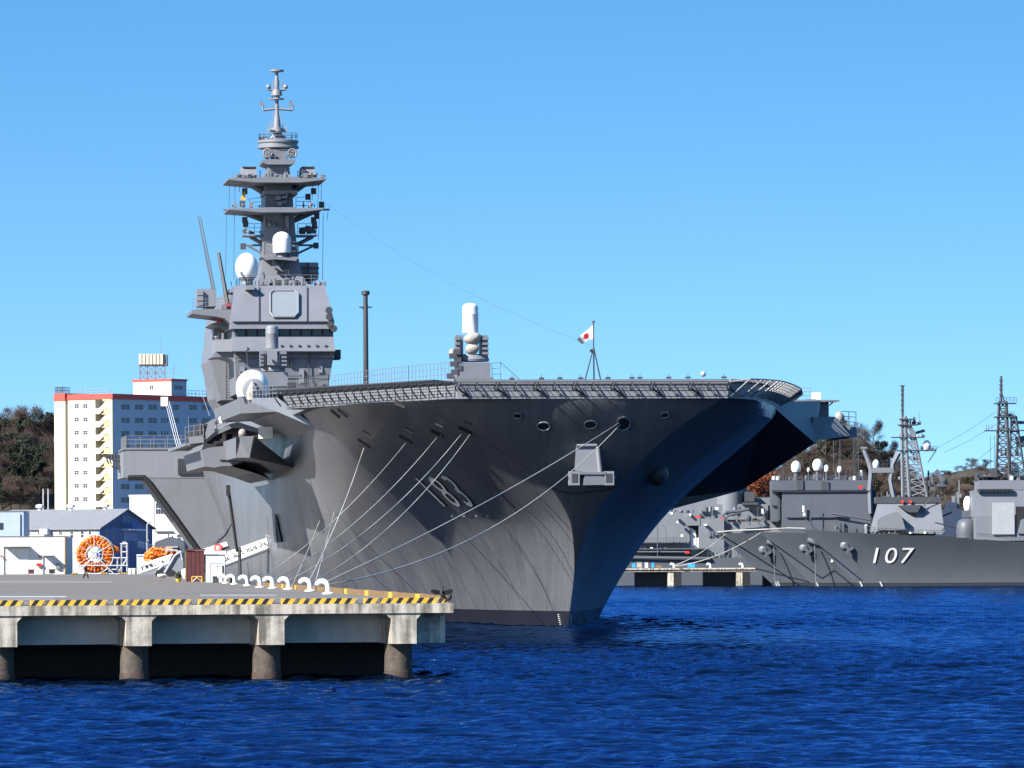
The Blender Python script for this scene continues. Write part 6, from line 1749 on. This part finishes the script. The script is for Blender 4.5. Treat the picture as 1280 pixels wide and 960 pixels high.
# -- middle ship: angular gun, sloped superstructure, lattice mast, goal-post kingposts beyond
dB2 = dBb + 8.7
mb = MB(); vpoly(mb, [(1139, 669), (1151, 649), (1168, 647.5), (1170, 669)], dB2 - 2, 4); gt = mb.build('gun_turret', GBL, Bs)
mb = MB(); vbox(mb, 1149, 657, 1160, 664, dB2 - 2.1, .2); mb.build('turret_window', M['black'], gt)
mb = MB(); vtube(mb, 1168, 650, 1190, 640, dB2, .15); mb.build('gun_barrel', GBD, gt)
ss = MB(); a = [W(1087, 664, dB2 - 5), W(1181, 668, dB2 - 5), W(1181, 668, dB2 + 5), W(1087, 664, dB2 + 5)]; b = [W(1097, 629, dB2 - 2.5), W(1176, 629, dB2 - 2.5), W(1176, 629, dB2 + 2.5), W(1097, 629, dB2 + 2.5)]
ss.hexa(a + b); su = ss.build('superstructure', GBL, Bs)
mb = MB(); vbox(mb, 1095, 621, 1177, 629, dB2 - 2.7, 6); mb.build('dark_bulwark', GBD, su)
mb = MB(); vpoly(mb, [(1097, 663), (1097, 650), (1103, 645), (1121, 639.5), (1127, 645), (1132, 662)], dB2 - 6.4, 3); mb.build('gun_shield', GBL, su)
mb = MB(); vpoly(mb, [(1123, 632), (1152, 631), (1147, 640.5), (1136, 640.5)], dB2 - 4.6, 2.5); mb.build('sight_hood', GBD, su)
mb = MB(); 
for x in (1128, 1138): mb.lathe([(.3, 0), (.3, .2)], W(x, 627, dB2 - 2.9), 10, ax=-YA)
mb.build('lifebuoy', M['red'], su)
mb = MB(); vtube(mb, 1152, 648, 1157, 630, dB2 - 3.5, .06); vtube(mb, 1145, 640, 1165, 622, dB2 - 3.5, .09); vrail(mb, 1088, 664, 1178, 668, dB2 - 8); mb.build('deck_fittings', GBD, Bs)
gear(Bs, 1090, 1180, 667, dB2 - 7, 34, 5, 8, 3); gear(Bs, 1100, 1176, 621, dB2 - 2, 22, 8, 9, 4)
mb = MB(); lattice(mb, [(1128.5, 621, 1127, 522), (1137, 621, 1131, 522)], dB2 - 1, 2.2, .3, 12, .12); lattice(mb, [(1137, 621, 1132, 520), (1159, 621, 1143, 540)], dB2 - 1, 2.2, .22, 10, .11); ms = mb.build('lattice_mast', GBL, Bs)
mb = MB(); vtube(mb, 1128.2, 524, 1128.2, 483, dB2, .22)
for y in (486, 492, 499, 505, 511): vbox(mb, 1126.4, y, 1130.2, y + 2.6, dB2 - .3, .6)
vbox(mb, 1125.5, 481.5, 1131, 483, dB2 - .3, .8)
for (x0, x1, y) in ((1115, 1156, 546.5), (1122, 1171, 563), (1123, 1148, 531), (1125, 1144, 524)): vbox(mb, x0, y - .7, x1, y + .7, dB2 - 1.5, 3)

gear(Bs, 1126, 1150, 531, dB2 - 1, 20, 9, 21, 2); gear(Bs, 1122, 1150, 575, dB2 - 1, 12, 9, 24, 2); gear(Bs, 1124, 1156, 600, dB2 - 1, 16, 10, 25, 2); gear(Bs, 1118, 1154, 546, dB2 - 1, 12, 5, 22, 2); gear(Bs, 1150, 1170, 563, dB2 - 1, 8, 4, 23, 2)
vtube(mb, 1170, 563, 1160, 578, dB2, .08); vtube(mb, 1145, 541, 1156, 538, dB2, .25); vrail(mb, 1150, 562, 1171, 562, dB2 - 1.4, 4, 4)
mb.build('mast_platforms', GBD, ms)
ship_dome(Bs, 1158.5, 550, 562, 5, dB2, foot=.3)
mb = MB(); vbox(mb, 1161, 606, 1183, 608, dB2 - 1, 3); vtube(mb, 1183, 607, 1174, 620, dB2, .1); vpoly(mb, [(1168, 590), (1172, 586), (1182, 600), (1178, 604)], dB2, 1); vbox(mb, 1163, 605, 1168, 613, dB2 - 1, 1.5); vtube(mb, 1160.5, 621, 1160.5, 588, dB2, .15); mb.build('director_platform', GB, Bs)
gear(Bs, 1160, 1182, 606, dB2 - 1, 12, 10, 31, 2)
# -- large auxiliary ship behind everything: block with domes, funnel, kingposts
dD = 1128
D = thing('auxiliary_ship', 'large grey support ship with a row of white domes, behind the escorts', 'warship', (W(940, 700, dD).x, dD + 10, 0), None)
mb = MB(); a = W(770, 700, dD); b = W(1130, 700, dD)
mb.hexa([(a.x, dD, -1), (b.x, dD, -1), (b.x, dD + 22, -1), (a.x, dD + 22, -1), (a.x, dD - .3, W(900, 697, dD).z), (b.x, dD - .3, W(900, 697, dD).z), (b.x, dD + 22, W(900, 697, dD).z), (a.x, dD + 22, W(900, 697, dD).z)])
mb.build('hull', GB, D)
mb = MB(); vbox(mb, 780, 641, 862, 697, dD + 4, 10); vbox(mb, 873.5, 648, 905, 697, dD + 3, 10); vbox(mb, 858, 641, 875, 657, dD + 2.9, 8); vbox(mb, 905, 652, 975, 697, dD + 4.2, 10); vbox(mb, 843, 630, 960, 650, dD + 6, 9); vbox(mb, 838, 634, 850, 650, dD + 7, 6); vbox(mb, 858, 612, 905, 640, dD + 10, 6); vbox(mb, 925, 622, 966, 650, dD + 9, 6); mb.build('superstructure', GBL, D)
mb = MB(); vbox(mb, 861, 657, 874, 697, dD + 5, .3); bay = mb.build('open_bay', M['black'], D)
mb = MB(); vpoly(mb, [(863, 659), (870, 664), (870, 695), (863, 695)], dD + 4.6, .3); vbox(mb, 866, 672, 873, 695, dD + 4.7, .2); mb.build('bay_lining', M['offw'], bay)
mb = MB(); vbox(mb, 785, 677, 858, 679, dD + 2, 3); vbox(mb, 785, 685, 885, 687, dD + .2, 4); vtube(mb, 785, 697, 888, 698.5, dD - .6, .35, n=8); vtube(mb, 785, 690, 860, 690, dD, .2)
vrail(mb, 785, 677, 858, 677, dD + 2, 5, 4); vrail(mb, 885, 697, 940, 697, dD - .2, 12, 4)

gear(D, 800, 858, 690, dD + .5, 40, 6, 41, 3); gear(D, 875, 965, 652, dD + 3.5, 70, 10, 42, 5); gear(D, 830, 960, 640, dD + 5, 70, 9, 43, 5); gear(D, 885, 940, 697, dD, 30, 8, 44, 3); gear(D, 876, 960, 672, dD + 2.6, 24, 8, 45, 1)
vtube(mb, 822, 697, 822, 648, dD - .5, .08); mb.path([W(833, 678, dD), W(833, 664, dD), W(831, 659, dD), W(828, 657, dD)], .06)
mb.build('deck_fittings', GB, D)
mb = MB()
for (x0, x1, y0, y1) in ((868, 877, 645, 647), (921, 932, 684, 688), (856, 862, 689, 692), (901, 903, 646, 649)): vbox(mb, x0, y0, x1, y1, dD - .6, .4)
mb.build('red_fittings', M['red'], D)
mb = MB()
for (x0, y0, w, h, s) in ((838, 640, 3, 3, 1), (862, 642, 2, 3, 2), (880, 655, 4, 2, 1), (894, 634, 4, 3, 1), (905, 640, 2, 5, 2), (952, 636, 2.4, 6, 1), (846, 651, 2, 3, 1), (851, 668, 3, 3, 1), (813, 684, 3, 3, 1)): vbox(mb, x0, y0, x0 + w, y0 + h, dD + 2, .8)
mb.build('white_fittings', M['offw'], D)
k = dD / F
mb = MB(); c = W(912, 642, dD + 8); mb.lathe([(16.5*k, 0), (16.5*k, 40*k)], c, 24); mb.build('funnel', GBL, D, smooth=30)
mb = MB(); c = W(921, 640, dD + 10); mb.lathe([(15*k, 0), (12*k, 54*k)], c, 20); mb.build('mast_base', GB, D, smooth=30)
mb = MB(); vbox(mb, 931, 615, 943, 627, dD + 5, 3); vbox(mb, 928, 628, 948, 631, dD + 4, 5); mb.build('louvred_box', GBD, D)
mb = MB(); mb.path([W(903, 645, dD + 1), W(908, 640, dD + 1), W(925, 638.5, dD + 1), W(936, 636.5, dD + 1)], .3, 7); mb.path([W(905, 648, dD + 1), W(912, 644, dD + 1), W(926, 641, dD + 1)], .2, 6); vtube(mb, 905, 646, 918, 664, dD + 1, .15); vtube(mb, 945, 650, 957, 664, dD + 1, .1); vtube(mb, 952, 650, 958, 637, dD + 1, .12); mb.build('deck_crane', GB, D, smooth=40)
mb = MB(); vbox(mb, 978, 614, 1088, 668, dD - 6, 14); vbox(mb, 965, 600, 1086, 613, dD - 4, 10); vbox(mb, 965, 613, 978, 652, dD - 3, 9)
blk = mb.build('deckhouse', GB, D)
mb = MB(); vbox(mb, 966, 613, 1089, 614.6, dD - 6.5, 15); vbox(mb, 983, 646, 1060, 647.4, dD - 6.4, .5); vbox(mb, 965, 631, 978, 632.5, dD - 3.5, 1); vbox(mb, 972, 613, 975, 650, dD - 3.6, .5); vbox(mb, 996, 600, 1004, 612.5, dD - 4.3, .5); vbox(mb, 1027, 602, 1036, 612.5, dD - 4.3, .5); vbox(mb, 1085, 612, 1095, 645, dD - 2, 3); mb.build('ledges', GBD, blk)
mb = MB(); vrail(mb, 966, 600, 1086, 600, dD - 4, 5, 4); vrail(mb, 980, 665, 1095, 665, dD - 7, 4, 4)
gear(D, 966, 1086, 600, dD - 4, 60, 9, 51, 8); gear(D, 1040, 1095, 668, dD - 7, 30, 16, 52, 1)
vtube(mb, 1013, 665, 1013, 627, dD - 8, .09); vtube(mb, 1040, 642, 1088, 650, dD - 7, .16); vtube(mb, 1042, 600, 1042, 540, dD, .05); vtube(mb, 1050, 600, 1050, 540, dD, .06); mb.path([W(1004, 642, dD - 7), W(1010, 655, dD - 7), W(1020, 663, dD - 7)], .05)
mb.build('roof_fittings', GB, blk)
mb = MB(); mb.lathe([(.35, 0), (.35, .3)], W(1075.5, 609, dD - 4.6), 12, ax=-YA); mb.build('lifebuoy', M['red'], blk)
for (x, y0, y1, r) in ((995, 576, 590, 6.2), (1010.5, 584.5, 589.5, 1.8), (1022, 573.5, 588, 6.4), (1033, 581, 589.5, 3.2), (1049.5, 582.5, 590.5, 3.2), (979, 640, 649, 4.2)):
    ship_dome(D, x, y0, y1, r, dD - 2, foot=2.2 if y1 < 600 else 2.6)
mb = MB(); vbox(mb, 1003, 632, 1005.3, 640, dD - 7, .3); vbox(mb, 1003.7, 641, 1006.5, 645, dD - 7, .3); mb.build('signal_lamp', M['white'], D)
mb = MB(); mb.path([W(1079, 560, dD - 6), W(1084.5, 574, dD - 6), W(1089, 588, dD - 6), W(1087, 612, dD - 6), W(1088, 642, dD - 6)], .4, 6, rs=[.45, .42, .5, .45, .4]); mb.path([W(1123, 566, dD - 6), W(1116, 580, dD - 6), W(1113, 600, dD - 6), W(1117, 622, dD - 6)], .45, 6, rs=[.6, .45, .42, .5]); vbox(mb, 1088, 584.5, 1117, 591, dD - 6.5, 1.5); vbox(mb, 1076, 558.5, 1084, 561, dD - 6.5, 1)
mb.build('kingpost_frame', GBL, D, smooth=30)
ship_dome(D, 1095, 574.5, 585, 4.2, dD - 6, foot=.3)
mb = MB(); vrail(mb, 1100, 584, 1116, 584, dD - 6, 8, 3); lattice(mb, [(1066, 600, 1068, 528), (1074, 600, 1072, 528)], dD, 1.5, .08, 8, .05)
for y in (540, 555, 570): vtube(mb, 1060, y, 1080, y, dD, .06)
mb.build('signal_mast', GBD, D)
gear(D, 1060, 1080, 600, dD, 10, 14, 61, 2)
# dark patrol craft glimpsed beyond
t = thing('patrol_craft', 'small dark vessel glimpsed between two escorts before the hill', 'boat', tuple(W(1190, 668, 1350)))
mb = MB(); vpoly(mb, [(1172, 690), (1170, 640), (1180, 637), (1200, 636), (1206, 640), (1206, 690)], 1350, 8); vbox(mb, 1184, 628, 1196, 637, 1351, 5); mb.build('hull', mat('dark blue vessel paint', (.02, .035, .07), .6, .1, .5), t)
mb = MB(); vbox(mb, 1196, 615, 1199, 636, 1352, 1); vbox(mb, 1190, 620, 1194, 630, 1352, 1); vbox(mb, 1197, 617, 1202, 622, 1350, 1); vtube(mb, 1199, 600, 1199, 616, 1352, .15); mb.build('mast', GBL, t)
# wires between the masts
wz = thing('signal_wires', 'faint aerial wires strung between the two lattice masts', 'wire', tuple(W(1200, 550, dA2)))
mb = MB()
for (x0, y0, x1, y1) in ((1171, 560, 1245, 515), (1180, 566, 1246, 530), (1183, 604, 1246, 555)): mb.path([W(x0, y0, dB2), W((x0+x1)/2, (y0+y1)/2 + 2, (dA2+dB2)/2), W(x1, y1, dA2)], .03, 4)
mb.build('wire_run', GBD, wz)

# ---- far pier
dP = 1092
fp = thing('far_pier', 'low far concrete jetty on square piers under the escort bows', 'pier', tuple(W(870, 733, dP)))
mb = MB(); vbox(mb, 760, 709.5, 985, 715, dP, 14); mb.build('deck_slab', M['conc'], fp)
mb = MB(); vbox(mb, 760, 711.2, 985, 712.6, dP - .25, .3); mb.build('rubbing_rail', M['concd'], fp)
for x in (842.5, 928.5, 757):
    mb = MB(); vbox(mb, x - 8, 714.9, x + 9, 736, dP + .2, 4); o = mb.build('pier_leg', M['conc'], fp)
    mb = MB(); vbox(mb, x - .5, 715.1, x + 9.3, 734, dP + .1, .5); mb.build('shade_panel', M['black'], o)  # black sheet painting the shaded right half of the leg
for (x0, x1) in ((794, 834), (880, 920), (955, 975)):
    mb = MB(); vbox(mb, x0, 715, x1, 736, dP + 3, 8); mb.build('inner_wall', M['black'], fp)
q0 = None
for i, (x, lab) in enumerate(((842.5, 'white bollard on the far jetty with two ropes on it'), (888, 'middle white bollard on the far jetty'), (928.5, 'white bollard on the far jetty above its right leg'))):
    q = W(x, 709.4, dP + 1)
    if q0 is None:
        mb = MB(); mb.path([q, q + UZ*.4, q + Vector((-.15, 0, .62)), q + Vector((-.5, 0, .68)), q + Vector((-.65, 0, .5))], .19, 8, rs=[.24, .2, .22, .22, .15]); q0 = mb.build('jetty_bollard', M['bollard'], None, smooth=50, loc=tuple(q)); tag(q0, lab, 'bollard', 'white bollards on the far jetty')
    else: dup(q0, q, None, lab)
def jetty_item(name, x, w, h, m, lab, cat):
    q = W(x, 709.4, dP + 3); k_ = dP / F; mb = MB(); mb.box(q + UZ*h*k_/2, (w*k_, .9, h*k_), taper=.9); mb.box(q + UZ*(h*k_ + .05), (w*k_*1.05, .95, .1)); o = mb.build(name, M[m], None, loc=tuple(q)); tag(o, lab, cat)
jetty_item('blue_drum', 792, 4.5, 5, 'cyan', 'bright blue drum at the left end of the far jetty', 'drum')
jetty_item('beige_sack_pile', 799, 6.5, 6, 'canvas', 'beige covered pile next to the leftmost blue drum', 'pile')
jetty_item('white_sack_pile', 808, 4, 5.5, 'offw', 'white bundle on the far jetty between two blue drums', 'pile')
jetty_item('blue_drum', 816, 3.5, 5.5, 'cyan', 'blue drum right of the white bundle on the jetty', 'drum')
jetty_item('rust_crate', 823, 7, 2.5, 'wood', 'low rusty crate left of the roped jetty bollard', 'crate')
jetty_item('blue_tarp_pile', 864, 9, 5, 'cyan', 'long bright blue tarpaulin pile right of the roped bollard', 'pile')
mb = MB(); vtube(mb, 832, 709, 846, 702, dP + 4, .05)
for (a, b, sag, lab) in (((842, 707.5), (907, 667.5), .6, 'white mooring line to the left bow over the far jetty'), ((844, 708), (952, 665), 1.0, 'longer white mooring line to the middle bow over the far jetty')):
    A_, B_q = W(*b, dC - 2), W(*a, dP + .6); mb = MB(); mb.path([A_.lerp(B_q, t_) - UZ*sag*4*t_*(1-t_) for t_ in np.linspace(0, 1, 14)], .07, 6); o = mb.build('mooring_rope', M['rope'], None, smooth=60, loc=tuple(B_q)); tag(o, lab, 'rope', 'mooring ropes of the escorts')
mb = MB(); mb.path([W(897, 665, dC + 8), W(920, 663, dC), W(960, 661.5, dBb), W(985, 660, dBb), W(1006, 660.5, dA)], .1, 6); o = mb.build('deck_hawser', M['rope'], None, smooth=60, loc=tuple(W(950, 662, dC))); tag(o, 'pale hawser laid across the three escort bows', 'rope')
# ---------------------------------------------------------------- wooded hills
def hill(name, xs_, tops, d, back, m):
    """low ridge running across; tops in pixels"""
    mb = MB(); prof = [(-60, -.2), (-35, .25), (-12, .75), (0, .96), (12, 1.0), (back, .9), (back*2.5, 0)]
    for i, (x, y) in enumerate(zip(xs_, tops)):
        q = W(x, y, d)
        for (dy, f) in prof: mb.v.append((q.x, d + dy, ZP - 1 + max(.0, f) * (q.z - ZP + 1) + (mnoise.noise(Vector((x*.1, dy*.1, 0)))*1.5 if f > 0 else 0)))
    n = len(prof)
    for i in range(len(xs_) - 1):
        for j in range(n - 1): mb.f.append((i*n+j, (i+1)*n+j, (i+1)*n+j+1, i*n+j+1))
    o = mb.build(name, m, None, smooth=80); struct(o); return o
M['soil'] = mat('leaf litter and scrub', (.045, .036, .025), .95, .4, .2)
hill('hill', [-120, -60, -10, 20, 45, 75, 110, 150, 250], [560, 556, 556, 554, 552, 551, 553, 560, 580], 1420, 40, M['soil'])
hill('hill', [900, 940, 990, 1040, 1075, 1100, 1125, 1150, 1180], [636, 606, 578, 550, 545, 561, 590, 620, 650], 1480, 40, M['soil'])
hill('hill', [1080, 1120, 1150, 1180, 1205, 1230, 1260, 1300, 1360], [632, 612, 598, 593, 584, 583, 593, 596, 606], 2150, 60, M['soil'])
LEAF = [mat('bare brown twigs', (.058, .038, .031), .95, .45, .25), mat('dark evergreen leaves', (.018, .026, .012), .8, .5, .3), mat('dull olive leaves', (.036, .035, .02), .85, .5, .3), mat('russet leaves', (.22, .055, .018), .85, .4, .4)]
M['bark'] = mat('grey brown bark', (.085, .065, .05), .9, .3, 1.0)
def tree_proto(kind, seed, h=11.0):
    r = random.Random(seed); t = thing('bare_tree' if kind == 0 else ('evergreen_tree' if kind == 1 else ('scrub_tree' if kind == 2 else 'russet_tree')), 'x y z w', 'tree', (0, -5000, 0))
    o = Vector((0, -5000, 0)); mb = MB()
    lean = Vector((r.gauss(0, .4), r.gauss(0, .4), 0))
    mb.path([o, o + UZ*h*.25 + lean*.3, o + UZ*h*.55 + lean, o + UZ*h*.8 + lean*1.3], .2, 7, rs=[.26, .2, .13, .05])
    ends = []
    for i in range(11 if kind == 0 else 8):
        f = .25 + .5*i/10; a = r.random()*6.28; L_ = h*(.42 - .22*f)*(.8 + .5*r.random())
        s = o + UZ*h*f + lean*f*1.5; e = s + Vector((math.cos(a)*L_, math.sin(a)*L_, L_*(.5 + .5*r.random())))
        mb.path([s, s.lerp(e, .5) + UZ*.2, e], .08, 5, rs=[.1, .06, .025]); ends.append(e); ends.append(s.lerp(e, .6))
        for _ in range(3):
            g = e + Vector((r.gauss(0, 1), r.gauss(0, 1), abs(r.gauss(.6, .6))))*h*.08; mb.tube(s.lerp(e, .5 + .4*r.random()), g, .03, 4, .012); ends.append(g)
    ends.append(o + UZ*h*.85 + lean*1.3)
    mb.build('trunk', M['bark'], t)
    mb = MB()
    for c in ends:
        rad = h*(.095 + .05*r.random())
        for _ in range(46 if kind == 0 else 60):
            v = Vector((r.gauss(0, 1), r.gauss(0, 1), r.gauss(0, .8))).normalized()*rad*(r.random()**.5); q = c + v
            if kind == 0:
                a = (v*.6 + Vector((r.gauss(0, .4), r.gauss(0, .4), .5 + r.random()))).normalized()*(.35 + .45*r.random()); b = a.orthogonal().normalized()*(.035 + .03*r.random())
                mb.quad(q - b, q + b, q + a + b*.3, q + a - b*.3)
            else:
                a = Vector((r.gauss(0, 1), r.gauss(0, 1), r.gauss(0, 1))).normalized()*(.22 + .2*r.random()); b = a.cross(Vector((r.gauss(0, 1), r.gauss(0, 1), r.gauss(0, 1)))).normalized()*.2
                mb.quad(q - a, q + b, q + a, q - b)
    mb.build('crown', LEAF[kind], t)
    return t
PROT = [(0, tree_proto(0, 1)), (0, tree_proto(0, 2)), (1, tree_proto(1, 3)), (1, tree_proto(1, 4)), (2, tree_proto(2, 5)), (0, tree_proto(0, 6))]
KIDS_OF = {p.name: [c for c in bpy.data.objects if c.parent == p] for _, p in PROT}
def plant(i, p, sc, rz, label, group, used=set()):
    k, src = PROT[i]
    o = src.copy(); COL.objects.link(o)
    for c in KIDS_OF[src.name]:
        q = c.copy(); COL.objects.link(q); q.parent = o
    o.location = p; o.rotation_euler = (0, 0, rz); o.scale = (sc, sc, sc*(.9 + .3*rng.random())); o['label'] = label; o['group'] = group
    return o
KN = ['bare brown winter tree', 'dark evergreen tree', 'dull olive scrub tree']
def wood(n, x0, x1, topf, ybot, d, where, group, mix, hpx, seed):
    r = random.Random(seed)
    for j in range(n):
        x = x0 + (x1-x0)*((j + r.random())/n); f = ((j*7) % 5 + r.random())/5
        dd = d + 12 - 62*f; ytop = topf(x)
        y = ytop + hpx*.75 + (ybot - ytop - hpx*.6)*f
        i = r.choice(mix); q = W(x, y, dd); sc = hpx*dd/F/11.0*(.75 + .5*r.random())
        plant(i, q, sc, r.random()*6.28, KN[PROT[i][0]] + where, group)
lt = lambda x: np.interp(x, [-60, 0, 20, 45, 70, 120], [526, 524, 521, 519, 516, 522])
wood(60, -45, 86, lt, 640, 1420, ' on the wooded hill left of the tall block', 'trees on the hill at the left', [0, 1, 5, 0, 1, 2, 3], 44, 1)
rt = lambda x: np.interp(x, [930, 980, 1035, 1060, 1080, 1100, 1120, 1150], [600, 572, 535, 530, 532, 548, 580, 610])
wood(95, 940, 1140, rt, 640, 1480, ' on the near hill behind the carrier sponson', 'trees on the near hill at the right', [0, 1, 5, 0, 4, 1, 4], 30, 2)
ft = lambda x: np.interp(x, [1100, 1150, 1180, 1200, 1225, 1300], [600, 594, 589, 579, 578, 590])
wood(110, 1105, 1290, ft, 650, 2150, ' on the far hill between the two masts', 'trees on the far hill at the right', [0, 1, 5, 0, 0, 4], 15, 3)
rp_ = tree_proto(3, 9); rp_.location = W(959, 640, 1250); rp_.scale = (.7, .7, .7); rp_['label'] = 'russet-leaved tree showing between the two deckhouses of the support ship'
for _, p in PROT:
    for c in KIDS_OF[p.name]: bpy.data.objects.remove(c)
    bpy.data.objects.remove(p)
